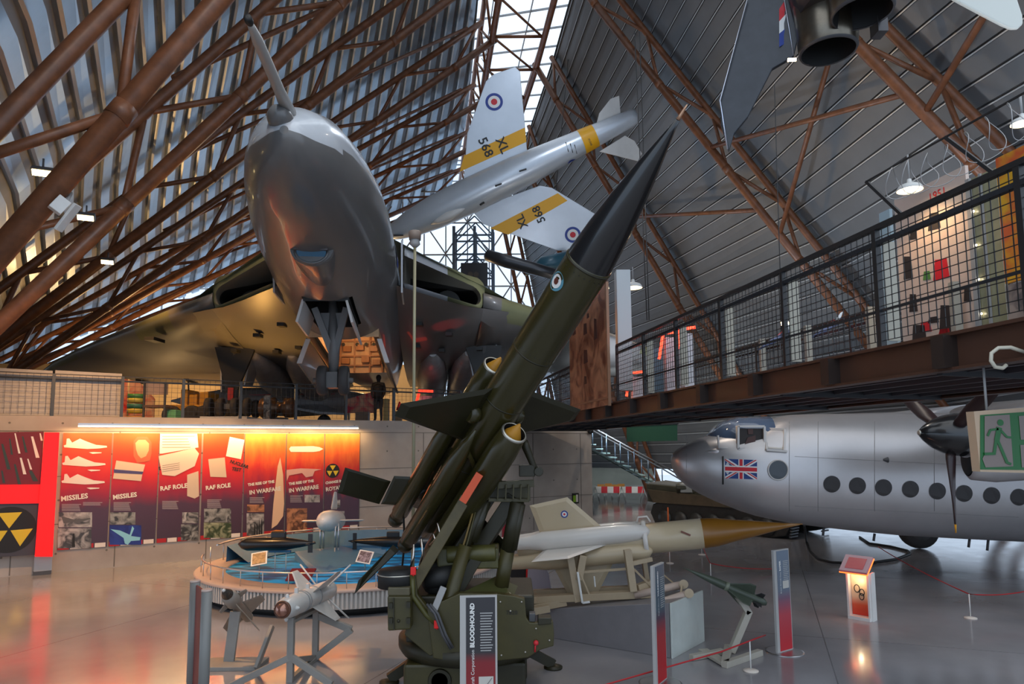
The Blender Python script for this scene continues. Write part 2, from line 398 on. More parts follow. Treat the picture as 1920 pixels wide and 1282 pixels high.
# ================================================================== DELTA-WING BOMBER ON THE GALLERY
VN = at(514, 216, 10.6)
va = V((-0.122, 0.9925, 0)).normalized(); vr = V((va.y, -va.x, 0)); PIT = 0.105
V0 = V((VN.x, VN.y, 9.45))
def vp(l, w, h):                          # aft, to the right, up from the wing plane
    return V0 + va*l + vr*w + V((0, 0, h - PIT*l + 0.018*w))
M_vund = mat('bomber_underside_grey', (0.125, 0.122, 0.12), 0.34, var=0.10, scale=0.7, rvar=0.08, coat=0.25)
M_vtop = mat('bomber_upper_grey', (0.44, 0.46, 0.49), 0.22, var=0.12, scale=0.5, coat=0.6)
M_vgreen = mat('bomber_camouflage_green', (0.135, 0.14, 0.075), 0.4, var=0.12, scale=0.8)
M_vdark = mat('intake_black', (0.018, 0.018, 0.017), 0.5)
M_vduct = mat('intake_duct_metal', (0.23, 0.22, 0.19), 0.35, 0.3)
M_bay = mat('bay_interior_zinc_chromate', (0.62, 0.40, 0.22), 0.6, var=0.2, scale=2.0)
M_leg = mat('undercarriage_grey', (0.13, 0.13, 0.13), 0.45)
M_door = mat('door_inner_white', (0.62, 0.60, 0.58), 0.5)
vul = thing('bomber_aircraft', 'huge grey delta wing jet bomber with nose probe looming over the hall, on the gallery', 'aircraft', vp(15.5, 0, -4.0))
FS = [(0.0, -1.00, .07, .07), (0.10, -1.00, .24, .24), (0.35, -.98, .45, .46), (0.8, -.86, .72, .74), (1.5, -.74, .97, .99), (2.5, -0.60, 1.21, 1.15), (3.8, -0.49, 1.42, 1.30),
      (5.2, -0.43, 1.55, 1.48), (6.8, -0.39, 1.62, 1.56), (8.2, -0.37, 1.65, 1.58), (9.5, -0.36, 1.66, 1.58), (14.5, -0.36, 1.66, 1.50), (18, -0.25, 1.5, 1.35), (22, 0.0, 1.2, 1.05), (26, .25, .9, .8), (29.5, .45, .4, .4)]
def fus(l, a, g=0.0):                     # a: 0 = right side, 90 = top
    for i in range(len(FS)-1):
        if FS[i][0] <= l <= FS[i+1][0]: break
    t = (l-FS[i][0])/(FS[i+1][0]-FS[i][0]); q = [FS[i][k]*(1-t)+FS[i+1][k]*t for k in range(4)]
    return vp(l, (q[2]+g)*math.cos(a) + (.16*max(0, 1-l/7.0)), q[1]+(q[3]+g)*math.sin(a))
NS = 48
ls = [0, .04, .1, .2, .35, .55, .8, 1.1, 1.5, 2, 2.5, 3.1, 3.8, 4.5, 5.2, 5.9, 6.3, 6.8, 7.5, 8.2, 8.9, 9.5, 11, 12.5, 13.5, 14.5, 16, 18, 20, 22, 24, 26, 28, 29.5]
def vskip(i, j):
    a = (j+0.5)/NS*360; l = (ls[i]+ls[i+1])/2
    if 9.5 < l < 14.5 and 238 < a < 302: return True
    if 5.9 < l < 8.2 and 247 < a < 293: return True
    return False
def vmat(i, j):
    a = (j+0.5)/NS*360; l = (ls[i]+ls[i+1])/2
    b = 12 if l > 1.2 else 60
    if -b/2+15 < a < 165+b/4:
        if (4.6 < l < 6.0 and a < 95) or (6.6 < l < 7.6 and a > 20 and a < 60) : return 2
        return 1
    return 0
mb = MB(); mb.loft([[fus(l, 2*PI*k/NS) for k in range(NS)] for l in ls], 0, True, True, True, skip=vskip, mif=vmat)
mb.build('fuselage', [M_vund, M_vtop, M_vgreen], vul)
# bomb bay and nose-wheel bay boxes with rear bulkheads
def bay(l0, l1, w0, h0, h1, m, name):
    b = MB(); P_ = [vp(l0, -w0, h0), vp(l0, w0, h0), vp(l1, w0, h0), vp(l1, -w0, h0)]; T_ = [vp(l0, -w0, h1), vp(l0, w0, h1), vp(l1, w0, h1), vp(l1, -w0, h1)]
    b.poly(T_); b.poly([P_[0], P_[1], T_[1], T_[0]]); b.poly([P_[2], P_[3], T_[3], T_[2]]); b.poly([P_[1], P_[2], T_[2], T_[1]]); b.poly([P_[3], P_[0], T_[0], T_[3]])
    return b.build(name, m, vul)
bb = bay(9.5, 14.5, 1.02, -1.86, 0.4, M_bay, 'bomb_bay')
mb = MB()
for h in (-1.6, -1.25, -0.7): mb.beam(vp(14.42, -1.0, h), vp(14.42, 1.0, h), .07, .05)
for w in (-.7, -.2, .35, .8): mb.beam(vp(14.42, w, -1.85), vp(14.42, w, -.1), .06, .05, va)
for w, h in ((-.5, -1.45), (.2, -1.4), (.6, -1.5), (0, -.95), (-.45, -1.0), (.5, -1.0)): mb.box(vp(14.35, w, h), (.28, .12, .2))
mb.build('bay_equipment', mat('bay_bronze_fittings', (0.33, 0.15, 0.06), 0.5, var=.2), bb)
mb = MB()
for w, h in ((-.1, -1.05), (.22, -1.05), (.5, -1.05), (-.6, -1.05)): mb.disc(vp(14.30, w, h+.2), -va, .07, 10)
mb.build('lightening_hole', M_black, bb)
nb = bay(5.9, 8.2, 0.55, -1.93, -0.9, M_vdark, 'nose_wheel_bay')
# open doors
def plate(pts, th, m, name, par, bev=0.0):
    n = (pts[1]-pts[0]).cross(pts[2]-pts[0]).normalized()
    b = MB(); b.prism(pts, n*th); return b.build(name, m, par, bev)
plate([vp(5.9, -.52, -1.90), vp(7.4, -.52, -1.92), vp(7.4, -.66, -2.40), vp(5.9, -.66, -2.45)], .06, M_door, 'nose_gear_door', vul)
plate([vp(5.9, .52, -1.90), vp(7.9, .52, -1.92), vp(7.9, .70, -2.50), vp(5.9, .66, -2.45)], .06, M_door, 'nose_gear_door', vul)
for s in (-1, 1):
    d = plate([vp(9.6, s*1.04, -1.88), vp(14.5, s*1.04, -1.9), vp(14.5, s*1.40, -2.62), vp(9.6, s*1.30, -2.62)], .07, M_vund, 'bomb_bay_door', vul)
    plate([vp(9.56, s*.96, -1.9), vp(9.56, s*1.1, -1.9), vp(9.56, s*1.34, -2.62), vp(9.56, s*1.2, -2.62)], .05, M_door, 'door_edge', d)
# nose cap, probe
MB().lathe([(0, .02), (.06, .14), (.2, .2), (.45, .22), (.7, .18), (.9, .05)], vp(-.12, 0.06, -.76), va + V((0, 0, .05)), 20).build('probe_base', M_vund, vul)
pt = at(469, 44, 8.35); pb = vp(.35, .16, -0.50)
pr_ = MB().path([pb, pb.lerp(pt, .3), pb.lerp(pt, .85), pb.lerp(pt, .97), pt], [.12, .085, .075, .05, .03], 14).build('refuelling_probe', mat('probe_grey', (.36, .35, .33), .4), vul)
MB().lathe([(0, .045), (.05, .055), (.14, .05), (.15, .02)], pt, (pt-pb), 12).build('probe_nozzle', M_black, pr_)
# bomb-aimer blister
mb = MB(); rings = []
for t in range(13):
    u = t/12; l = 3.22 + 1.9*u; s = math.sin(PI*min(1, u*1.25+.0)*.5) if u < .8 else math.cos((u-.8)/.2*PI*.5)
    hw = .44*(1-u**2.2*.75)
    d = .34*math.cos(u*PI/2*.95)**.8
    bot = fus(l, -PI/2); rings.append([bot + vr*(hw*math.cos(PI+PI*k/12)) + V((0, 0, -d*math.sin(PI*k/12)+.10)) for k in range(13)])
mb.loft(rings, 0, True, True, True, closed=False)
bl = mb.build('bomb_aimer_blister', M_vund, vul)
c = fus(3.22, -PI/2) - va*.05 + V((0, 0, .03))
nx = vr; nz = V((0, 0, 1))
mb = MB(); arc = [c + nx*(.30*math.cos(PI+PI*k/14)) + nz*(.22*math.sin(PI+PI*k/14)) + va*(.10*math.sin(PI*k/14)) for k in range(15)]
mb.prism(arc, va*.25); mb.build('aimer_window', mat('blue_tinted_glazing', (0.004, 0.10, 0.20), 0.08, coat=.6), bl)
mb = MB(); mb.beam(c+nx*-.34+nz*.02, c+nx*.34+nz*.02, .16, .035, (0, 0, 1)); mb.path([c + nx*(.33*math.cos(PI+PI*k/14)) + nz*(.25*math.sin(PI+PI*k/14)) + va*.05 for k in range(15)], .03, 6)
mb.build('window_frame', M_vund, bl)
MB().box(at(596, 530, fus(5.4, -PI/2).y-.1), (.03, .03, .28)).build('drain_pipe', M_yellow, vul)
# roundel on the fuselage flank
rd = MB()
for rr, mi in ((.48, 0), (.30, 2), (.18, 1)):
    a0 = math.radians(14); l0 = 7.55
    o = []
    for k in range(28): o.append(fus(l0+rr*math.cos(2*PI*k/28), a0+rr*math.sin(2*PI*k/28)/1.62, .012+.006*mi+(.003 if rr < .2 else 0)))
    rd.poly(o, mi)
rd.build('roundel', [M_blue, M_rred, M_rwhite], vul)
# ---------------- wings
def naca(x): return 5*(.2969*math.sqrt(x)-.126*x-.3516*x*x+.2843*x**3-.1036*x**4)
XS = [0, .004, .012, .03, .06, .1, .16, .24, .34, .46, .6, .74, .88, 1.0]
WST = [(4.3, 11.2, 26.6, 1.36, -.08), (5.0, 12.0, 26.6, 1.32, .0), (6.5, 13.7, 26.7, 1.20, .16), (8.5, 15.9, 26.8, 1.06, .30), (10.5, 18.0, 26.9, .86, .40), (12.5, 20.0, 27.0, .66, .42), (14.5, 22.1, 27.1, .48, .38), (16.2, 24.2, 27.1, .32, .32), (16.9, 25.6, 27.1, .16, .30)]
def wing_section(s, w, le, te, th, h):
    c = te-le; up = [vp(le+c*x, s*w, h+th*naca(x)*.95) for x in XS]; lo = [vp(le+c*x, s*w, h-th*naca(x)*1.05) for x in XS]
    return up[::-1] + lo[1:-1]
def wcol(s):
    def f(i, j):
        n = len(XS)-1
        x = abs(j+.5-n)
        if x < 5 and j < n+4: return [0, 0, 1, 0, 0, 1, 1, 0][i % 8] if s < 0 else [0, 1, 1, 0, 0, 1, 0, 0][i % 8]
        if j < n: return [0, 2, 1, 2, 1, 2, 1, 2][i % 8]
        return 0
    return f
for s, nm in ((-1, 'wing'), (1, 'wing')):
    mb = MB(); mb.loft([wing_section(s, *q) for q in WST], 0, True, True, True, mif=wcol(s))
    # inner wing over the engines: skins start at the intake lip
    inner = [(1.5, 8.0, .52, -.78), (2.2, 8.8, .46, -.74), (3.0, 9.75, .40, -.68), (3.8, 10.7, .32, -.58), (4.3, 11.2, .28, -.48)]
    XI = [0, .06, .15, .3, .5, .75, 1.0]
    U, L = [], []
    for w, le, t, b in inner:
        te = 26.6; wt = (w-1.5)/2.8
        U.append([vp(le+(te-le)*x, s*w, t*(1-x)+ (.55*math.sin(PI*min(1, x*1.2)) if x < .84 else .1)*(1-wt*.25) + (-.1)*x) for x in XI])
        L.append([vp(le+(te-le)*x, s*w, b*(1-x) - .60*math.sin(PI*x)*(1-wt*.12) - .05*x) for x in XI])
    mb.loft(U, 1, True, closed=False); mb.loft(L, 0, True, closed=False)
    fw_, fl_, ft_, fth, fh = 5.3, 12.36, 26.62, 1.30, .03
    nx_ = [max(x, .012) for x in XI]
    mb.loft([L[-1], [vp(fl_+(ft_-fl_)*x, s*fw_, fh-fth*naca(x)*1.05-.015) for x in nx_]], 0, True, closed=False)
    mb.loft([U[-1], [vp(fl_+(ft_-fl_)*x, s*fw_, fh+fth*naca(x)*.95+.015) for x in nx_]], 1, True, closed=False)
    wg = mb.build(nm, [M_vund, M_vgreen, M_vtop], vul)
    # intake
    def op(u, v, dl=0.0, k=1.0):          # opening outline: u along, v -1 bottom..1 top
        w = 1.80 + 2.42*u; le = 8.35 + (w-1.8)*1.19 + dl
        top = .18 - .02*u; bot = -.62 + .20*u; mid = (top+bot)/2; hh = (top-bot)/2
        return vp(le, s*w, mid + v*hh*k)
    out = [op(u/10*.88, -1) for u in range(11)] + [op(.88+.12*math.sin(PI*k/8), -math.cos(PI*k/8)) for k in range(1, 8)] + [op(.88-u/10*.88, 1) for u in range(11)]
    lipc = [0, 0, 0, 0, 0, 1, 1, 1]
    lp = MB(); pts = out + [out[0]]
    cen = sum(out, V((0, 0, 0)))/len(out)
    o2 = []
    for p in out: o2.append(p + (p-cen).normalized()*.0)
    outer = []
    for k, p in enumerate(out):
        u = 0; outer.append(p + V((0, 0, .36 if k > 14 else (-.10 if k < 12 else 0.05))) + va*.30 + (vr*s*.16 if 10 < k < 19 else V((0, 0, 0))))
    rim = [p - va*.02 + (q-p)*.35 - va*.05 for p, q in zip(out, outer)]
    lp.loft([out, rim, outer], 0, True, mif=lambda i, j: 1 if (s < 0 or 5 < j < 22) else 0)
    lp.build('intake_lip', [M_vtop, M_vgreen], vul)
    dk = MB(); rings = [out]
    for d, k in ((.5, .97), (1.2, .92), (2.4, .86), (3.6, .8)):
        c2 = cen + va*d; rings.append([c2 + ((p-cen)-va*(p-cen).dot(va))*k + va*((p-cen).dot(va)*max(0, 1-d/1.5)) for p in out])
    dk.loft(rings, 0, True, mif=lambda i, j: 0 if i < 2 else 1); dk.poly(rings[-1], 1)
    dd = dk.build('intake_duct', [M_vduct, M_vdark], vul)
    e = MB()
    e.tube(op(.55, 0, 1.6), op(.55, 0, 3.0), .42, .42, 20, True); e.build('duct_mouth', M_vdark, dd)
    # boundary layer splitter plate beside the body
    plate([vp(7.9, s*1.72, .45), vp(8.2, s*1.72, -.95), vp(9.6, s*1.72, -.85), vp(9.6, s*1.72, .4)], .05*s, M_vtop, 'splitter_plate', vul)
    # jet-pipe tunnels below the rear wing
    for w in (2.66, 4.05):
        rg = []
        for l, r, h in ((15.5, .14, -.92), (17, .50, -1.02), (19, .66, -1.08), (23, .66, -1.0), (25.5, .58, -.86), (27.4, .50, -.75)):
            q = vp(l, s*w, h); rg.append(MB().ring(q, vr, V((0, 0, 1)), r, r*.9, 20))
        j = MB().loft(rg, 0, True, True, False).build('jet_pipe_fairing', mat('jetpipe_metal', (.48, .46, .45), .38, .3, var=.2, scale=2), vul)
        MB().loft([rg[-1], [q.lerp(sum(rg[-1], V((0, 0, 0)))/20, .12) for q in rg[-1]], [q.lerp(sum(rg[-2], V((0, 0, 0)))/20, .3) for q in rg[-2]]], 0, True, False, True).build('exhaust_mouth', M_vdark, j)
    # aileron hinge fairings and small inlets under the wing
    for w, l in ((7.2, 25.6), (9.6, 25.7), (12.0, 25.9), (14.2, 26.2)):
        q = vp(l, s*w, -.02 + (.30 if w > 8 else .1))
        MB().loft([MB().ring(q + va*d, vr, V((0, 0, 1)), r, r*.8, 8) for d, r in ((-1.0, .02), (-.4, .16), (.3, .17), (1.2, .05))], 0, True, True, True).build('hinge_fairing', M_vdark, vul)
    MB().box(vp(15.0, s*7.4, -.45), (.35, .8, .12)).build('airflow_scoop', M_vdark, vul)
    for w, l in ((2.2, 11.5), (3.2, 12.6), (3.0, 14.6), (2.1, 14.0), (4.4, 14.4)):
        MB().box(vp(l, s*w, -.78-.30*math.sin(PI*(l-9)/17)), (.22, .35, .12)).build('vent', M_vdark, vul)
# ---------------- undercarriage
def wheel(c, ax, r, wd, par, hub=True):
    ax = V(ax).normalized(); b = MB()
    b.lathe([(-wd/2, r*.62), (-wd/2, r*.86), (-wd*.36, r*.97), (0, r), (wd*.36, r*.97), (wd/2, r*.86), (wd/2, r*.62)], c, ax, 28)
    w = b.build('wheel', M_rubber, par)
    if hub:
        h = MB(); h.lathe([(-wd*.53, r*.2), (-wd*.50, r*.58), (wd*.50, r*.58), (wd*.53, r*.2)], c, ax, 20); h.build('hub', M_leg, w)
    return w
ng = vp(6.9, 0, -1.5); nw = at(625, 713, ng.y)
lg = MB(); top = vp(6.9, 0, -1.0)
lg.beam(vp(6.7, -.40, -1.85), nw+V((0, 0, .6)), .16, .14, va); lg.beam(vp(6.7, .40, -1.85), nw+V((0, 0, .6)), .16, .14, va)
lg.path([top, nw+V((0, 0, .85)), nw+V((0, 0, .1))], [.10, .15, .12], 12); lg.tube(nw-vr*.5, nw+vr*.5, .07, n=10)
lg.prism([vp(6.8, -.42, -1.95), vp(6.8, .42, -1.95), nw+vr*.13+V((0, 0, .75)), nw-vr*.13+V((0, 0, .75))], va*.06)
lg.box(nw, (.3, .4, .4)); lg.build('nose_gear_leg', M_leg, vul)
for s in (-1, 1): wheel(nw+vr*s*.27, vr, .385, .24, vul)
for s in (-1, 1):
    ax = vp(15.5, s*4.73, 0); gz = HG+.22
    base = V((ax.x, ax.y, gz)); topp = vp(15.3, s*4.6, -.7)
    lg = MB(); lg.path([topp, base+V((0, 0, 1.4)), base+V((0, 0, .45))], [.28, .20, .16], 14)
    lg.beam(topp+va*1.2, base+V((0, 0, 1.2)), .14, .14); lg.beam(base+V((0, 0, .36))-va*.8, base+V((0, 0, .36))+va*.8, .2, .18)
    l_ = lg.build('main_gear_leg', M_leg, vul)
    MB().prism([topp-vr*.72-va*.25, topp+vr*.72-va*.25, base+vr*.20-va*.25+V((0, 0, 1.0)), base-vr*.20-va*.25+V((0, 0, 1.0))], va*.18).build('leg_fairing', M_vdark, l_)
    MB().box(base+V((0, 0, .85))-va*.36, (.2, .05, .45)).build('jury_strut', mat('jury_red', (.4, .03, .03), .5), l_)
    plate([topp+vr*s*.55+V((0, 0, .1)), topp+vr*s*.5+va*1.6+V((0, 0, .1)), base+vr*s*.42+va*1.2+V((0, 0, 1.0)), base+vr*s*.42+V((0, 0, .95))], .05, M_vtop, 'main_gear_door', vul)
    plate([topp-vr*s*.6+V((0, 0, .1)), topp-vr*s*.6+va*1.6+V((0, 0, .1)), base-vr*s*.40+va*1.2+V((0, 0, 1.3)), base-vr*s*.40+V((0, 0, 1.2))], .05, M_vtop, 'main_gear_door', vul)
    plate([topp-vr*.75-V((0, 0, .05)), topp+vr*.75-V((0, 0, .05)), topp+vr*.7+va*1.8-V((0, 0, .05)), topp-vr*.7+va*1.8-V((0, 0, .05))], .04, M_vdark, 'gear_well', vul)
    for q in (-.62, .62):
        for k in (-.78, -.28, .28, .78)[:: 1]: wheel(base + va*q + vr*k*.86 + V((0, 0, .345)), vr, .345, .22, vul, hub=False)
    mb = MB(); mb.box(base-V((0, 0, .11)), (1.6, 2.3, .2), Matrix((vr, va, V((0, 0, 1)))).transposed()); tag(mb.build('display_plinth', M_white), 'low white plinth under the %s main wheels of the bomber' % ('left-hand' if s < 0 else 'right-hand'), 'plinth', 'bomber wheel plinths')
# the hall lamps and added fill that light it come later
# ================================================================== TALL GREEN MISSILE ON ITS LAUNCHER
M_og = mat('missile_olive_gloss', (0.034, 0.029, 0.008), 0.27, var=0.10, scale=1.2, coat=0.08)
M_og2 = mat('missile_olive_dark', (0.019, 0.017, 0.006), 0.4, var=0.2, scale=2)
M_lg = mat('launcher_green', (0.050, 0.042, 0.010), 0.45, var=0.22, scale=3)
M_lgd = mat('launcher_dark_green', (0.021, 0.018, 0.006), 0.5, var=0.2, scale=3)
M_ochre = mat('intake_cover_ochre', (0.45, 0.20, 0.012), 0.5, var=0.15, scale=5)
M_orange = mat('primer_orange', (0.62, 0.075, 0.015), 0.45)
M_alu = mat('bare_metal_edge', (0.5, 0.48, 0.42), 0.35, 0.9)
ma = V((-.45, .61, -.66)).normalized(); mb_ = V((ma.y, -ma.x, 0)).normalized(); mn = ma.cross(mb_).normalized()
if mn.z < 0: mn = -mn
mC = V((0.89, 7.55, 5.38))
def mp(s, u=0.0, v=0.0): return mC + ma*s + mb_*u + mn*v
bh = thing('surface_to_air_missile', 'tall olive green missile with gloss black nose cone, raised on the launcher in the foreground', 'missile', mp(3))
pf = [(-1.80, .008), (-1.6, .045), (-1.2, .125), (-.8, .19), (-.4, .242), (-.05, .272), (0, .275)]
nc = MB().lathe(pf, mC, ma, 40, cap1=False).build('nose_cone', M_blackg, bh)
MB().lathe([(-1.90, .004), (-1.86, .012), (-1.78, .016), (-1.74, .024)], mC, ma, 12).build('nose_tip', mat('nose_tip_copper', (.55, .32, .2), .35, .6), nc)
bd = MB().lathe([(0, .275), (.03, .279), (.5, .283), (1.0, .283), (2.6, .283), (4.2, .275), (4.8, .24), (5.0, .20)], mC, ma, 44).build('body', M_og, bh)
for s in (.02, 1.35, 2.2, 3.4): MB().lathe([(s, .2835), (s, .2865), (s+.018, .2865), (s+.018, .2835)], mC, ma, 40).build('joint_ring', M_og2, bd)
r = MB()
for k in range(26):
    th_ = 2*PI*k/26; d = mb_*math.cos(th_) + mn*math.sin(th_)
    for s in (.10, 1.28): r.disc(mC+ma*s+d*.2835, d, .008, 6)
r.build('screw_row', M_black, bd)
# small roundel near the nose joint, on the flank that faces left
dr = (at(1040, 515, 7.5)-mp(.35)); dr = (dr - ma*dr.dot(ma)).normalized()
c = mp(.33); tt = ma.cross(dr)
r = MB()
for rr, mi, e in ((.115, 0, .002), (.082, 1, .004), (.04, 2, .006)):
    r.poly([c + (dr*math.cos(x/.283) + tt*math.sin(x/.283))*(.283+e) + ma*y for x, y in [(rr*math.cos(2*PI*k/24), rr*math.sin(2*PI*k/24)) for k in range(24)]], mi)
r.build('roundel', [mat('pale_roundel_blue', (.10, .28, .36), .4), M_rwhite, mat('roundel_dark', (.12, .03, .02), .5)], bd)
# moving wings
def fin(quad, th, name, m, par, nrm):
    b = MB(); c = sum(quad, V((0, 0, 0)))/4
    n = nrm.normalized()
    inn = [c + (p-c)*.80 for p in quad]
    vs = [p for p in quad] + [p+n*th/2 for p in inn] + [p-n*th/2 for p in inn]
    fs = [(4, 5, 6, 7), (11, 10, 9, 8)] + [(i, (i+1) % 4, 4+(i+1) % 4, 4+i) for i in range(4)] + [((i+1) % 4, i, 8+i, 8+(i+1) % 4) for i in range(4)]
    b.add(vs, fs); return b.build(name, m, par)
for s in (-1, 1):
    fin([mp(2.02, s*.26, .0), mp(2.36, s*1.44, 0), mp(2.58, s*1.44, 0), mp(3.02, s*.26, 0)], .07, 'wing', M_og2 if s < 0 else M_og2, bh, mn)
    MB().lathe([(0, .10), (.05, .13), (.12, .13), (.16, .1)], mp(2.5, s*.27), mb_*s, 20).build('wing_root_fairing', M_og, bh)
# ramjets above and below
for v, s0 in ((.47, 2.06), (-.47, 2.34)):
    o = mp(0, 0, v)
    rj = MB().lathe([(s0, .155), (s0+.02, .172), (s0+.35, .20), (s0+1.9, .205), (s0+2.6, .185), (s0+2.9, .15)], o, ma, 28, cap0=False).build('ramjet', M_og, bh)
    MB().lathe([(s0-.006, .150), (s0-.012, .160), (s0+.012, .176), (s0+.03, .172)], o, ma, 28, cap0=False, cap1=False).build('intake_rim', M_alu, rj)
    MB().lathe([(s0+.25, .154), (s0+.012, .153)], o, ma, 28, cap0=False, cap1=False).build('intake_lining', M_black, rj)
    MB().lathe([(s0-.15, .012), (s0-.04, .07), (s0+.06, .125), (s0+.12, .140)], o, ma, 24).build('intake_cone', M_ochre, rj)
    MB().beam(mp(s0+.5, 0, math.copysign(.27, v)), mp(s0+1.9, 0, math.copysign(.27, v)), .05, .12, mn).build('pylon', M_og2, rj)
# four boosters with big rectangular tail fins
for ph, rr, s1, fs in ((150, .45, 5.0, -1), (212, .46, 4.98, -1), (30, .45, 5.0, 1), (328, .46, 4.95, 1)):
    d = mb_*math.cos(math.radians(ph)) + mn*math.sin(math.radians(ph)); o = mC + d*rr
    s0 = 2.55
    bo = MB().lathe([(s0, .012), (s0+.25, .065), (s0+.55, .115), (s0+.75, .127), (s1-.12, .127), (s1-.1, .115), (s1, .11)], o, ma, 24).build('booster', M_og, bh)
    MB().lathe([(s1-.02, .10), (s1+.05, .118), (s1+.13, .105), (s1+.16, .02)], o, ma, 20).build('nozzle', M_og2, bo)
    MB().beam(mp(s0+.8)+d*.27, mp(s0+1.3)+d*.34, .05, .06, mn).build('thrust_strut', M_lgd, bo)
    tg = ma.cross(d).normalized()
    e = (d*.55 + (-mn if mn.dot(d) < 0 else mb_*(1 if mb_.dot(d) > 0 else -1))*.55).normalized()
    e = (e - ma*e.dot(ma)).normalized()
    f1 = [o + ma*(s1-.72) + e*.10, o + ma*(s1-.66) + e*.72, o + ma*(s1-.12) + e*.72, o + ma*(s1-.18) + e*.10]
    if ph == 150:
        fin([at(647, 876, 9.95), at(733, 902, 10.35), at(711, 945, 10.45), at(633, 924, 10.05)], .035, 'booster_fin', M_og2, bo, V((0, -1, .3)))
    elif ph == 212:
        fin([at(739, 892, 10.2), at(802, 895, 10.1), at(762, 948, 10.3), at(714, 945, 10.4)], .035, 'booster_fin', M_og2, bo, V((0, -1, .3)))
        fin([at(737, 1021, 10.45), at(749, 1031, 10.40), at(664, 1114, 9.9), at(672, 1088, 9.95)], .035, 'booster_fin', M_og2, bo, V((.3, -1, .3)))
    else: fin(f1, .03, 'booster_fin', M_og2, bo, ma.cross(e))
MB().path([mp(4.2, -.3, .1), mp(4.7, -.42, .2), mp(5.2, -.3, -.1), mp(5.6, -.25, -.3)], .016, 8).build('umbilical_cable', M_black, bh)
for s_, u_, v_ in ((.02, 0, 0),):
    pass

# ---------------- launcher
La = thing('missile_launcher', 'olive green rotating missile launcher with number 7820, carrying the tall missile', 'launcher', (-.6, 10.0, 0))
def fprism(px, Y, th, name, m, par, bev=.008, dy=0.0):       # an outline seen from the front, at its depth, with real thickness
    b = MB(); b.prism([at(x, y, Y + dy*(x-900)/100.0) for x, y in px], V((0, th, 0))); return b.build(name, m, par, bev)
ck = fprism([(800, 1140), (862, 1112), (931, 1113), (963, 1117), (984, 1123), (987, 1158), (993, 1167), (1006, 1168), (1037, 1165), (1039, 1188), (1038, 1211), (1011, 1219), (990, 1233), (931, 1239), (862, 1243), (812, 1234)], 9.25, .14, 'side_cheek', M_lg, La, .012)
text('stencil_number', '7820', at(949, 1152, 9.24), V((1, 0, 0)), V((0, 0, 1)), .075, M_black, ck)
b = MB()
for x, y in ((938, 1128), (978, 1128), (940, 1228), (985, 1222), (1005, 1178), (1030, 1200), (957, 1145)): b.lathe([(0, .014), (-.012, .012), (-.016, .004)], at(x, y, 9.25), V((0, 1, 0)), 8)
b.build('bolt_head', M_alu, ck)
fprism([(1009, 1158), (1034, 1158), (1034, 1170), (1009, 1172)], 9.22, .2, 'lifting_lug', M_lgd, La, .01)
fprism([(992, 1150), (1004, 1150), (1004, 1166), (992, 1166)], 9.3, .15, 'hydraulic_filter', M_dgrey, La, .01)
t1 = MB(); t1.tube(at(1004, 1204, 9.23), at(1003, 1222, 9.23), .012, n=8); t1.sphere(at(1005, 1205, 9.22), .035, 12); t1.build('red_safety_knob', M_rred, La)
lc = fprism([(768, 1078), (779, 1078), (783, 1115), (822, 1166), (828, 1185), (838, 1217), (806, 1230), (758, 1190), (768, 1168)], 9.3, .12, 'left_cheek', M_lg, La, .012)
MB().path([at(773, 1076, 9.27), at(774, 1118, 9.27), at(799, 1152, 9.27), at(822, 1174, 9.27)], .035, 10).build('cheek_edge_rail', mat('rail_green_light', (.075, .072, .015), .4), La)
bx = fprism([(726, 1118), (770, 1118), (770, 1180), (727, 1183)], 9.1, .5, 'equipment_box', M_lg, La, .02)
b = MB()
for x, y in ((733, 1135), (733, 1163), (766, 1133), (766, 1163)): b.box(at(x, y, 9.08), (.05, .05, .07))
b.beam(at(738, 1121, 9.09), at(739, 1181, 9.09), .015, .03, (0, 1, 0)); b.sphere(at(747, 1164, 9.09), .022, 10); b.build('box_latch', M_lgd, bx)
fprism([(727, 1101), (768, 1101), (768, 1117), (727, 1117)], 9.15, .4, 'upper_box', mat('dusty_green', (.10, .085, .045), .5, var=.15), La, .015)
dr_ = MB(); dr_.lathe([(0, .27), (.19, .27), (.23, .25), (.24, .1)], at(746, 1099, 9.45), V((0, 0, 1)), 24); dr_.build('cable_drum', M_black, La)
MB().lathe([(0, .275), (.02, .275)], at(746, 1076, 9.45), V((0, 0, 1)), 24).build('drum_band', M_alu, La)
# turntable ring, pedestal and outriggers
tb = V((-.62, 10.25, 0))
MB().lathe([(.42, 1.0), (.50, 1.05), (.62, 1.05), (.66, .95)], tb, V((0, 0, 1)), 40).build('turntable_ring', M_lgd, La)
MB().box(tb+V((.02, -.05, .98)), (1.75, 1.3, .62)).build('turntable_body', M_lgd, La, .03)
pd = MB().box(tb+V((-.48, -.35, .21)), (.78, .85, .41)).build('pedestal_block', M_lg, La, .04)
r = MB(); 
for q in (.16, .12, .07): r.lathe([(0, q), (-.02, q-.01)], tb+V((-.38, -.785, .2)), V((0, 1, 0)), 20)
r.build('inspection_cover', M_lgd, pd)
MB().box(tb+V((.50, -.32, .21)), (.55, .85, .41)).build('pedestal_block', M_lgd, La, .04)
MB().box(tb+V((0, .3, .21)), (1.6, .9, .42)).build('pedestal_frame', M_lgd, La, .03)
for x, y in ((-1.15, -.25), (1.2, .35), (-.7, 1.1), (.8, 1.2)):
    o_ = MB(); o_.beam(tb+V((x*.45, y*.45, .46)), tb+V((x, y, .06)), .10, .14); o_.lathe([(0, .14), (.03, .14), (.05, .06)], tb+V((x, y, 0)), V((0, 0, 1)), 16); o_.build('outrigger_leg', M_lgd, La)
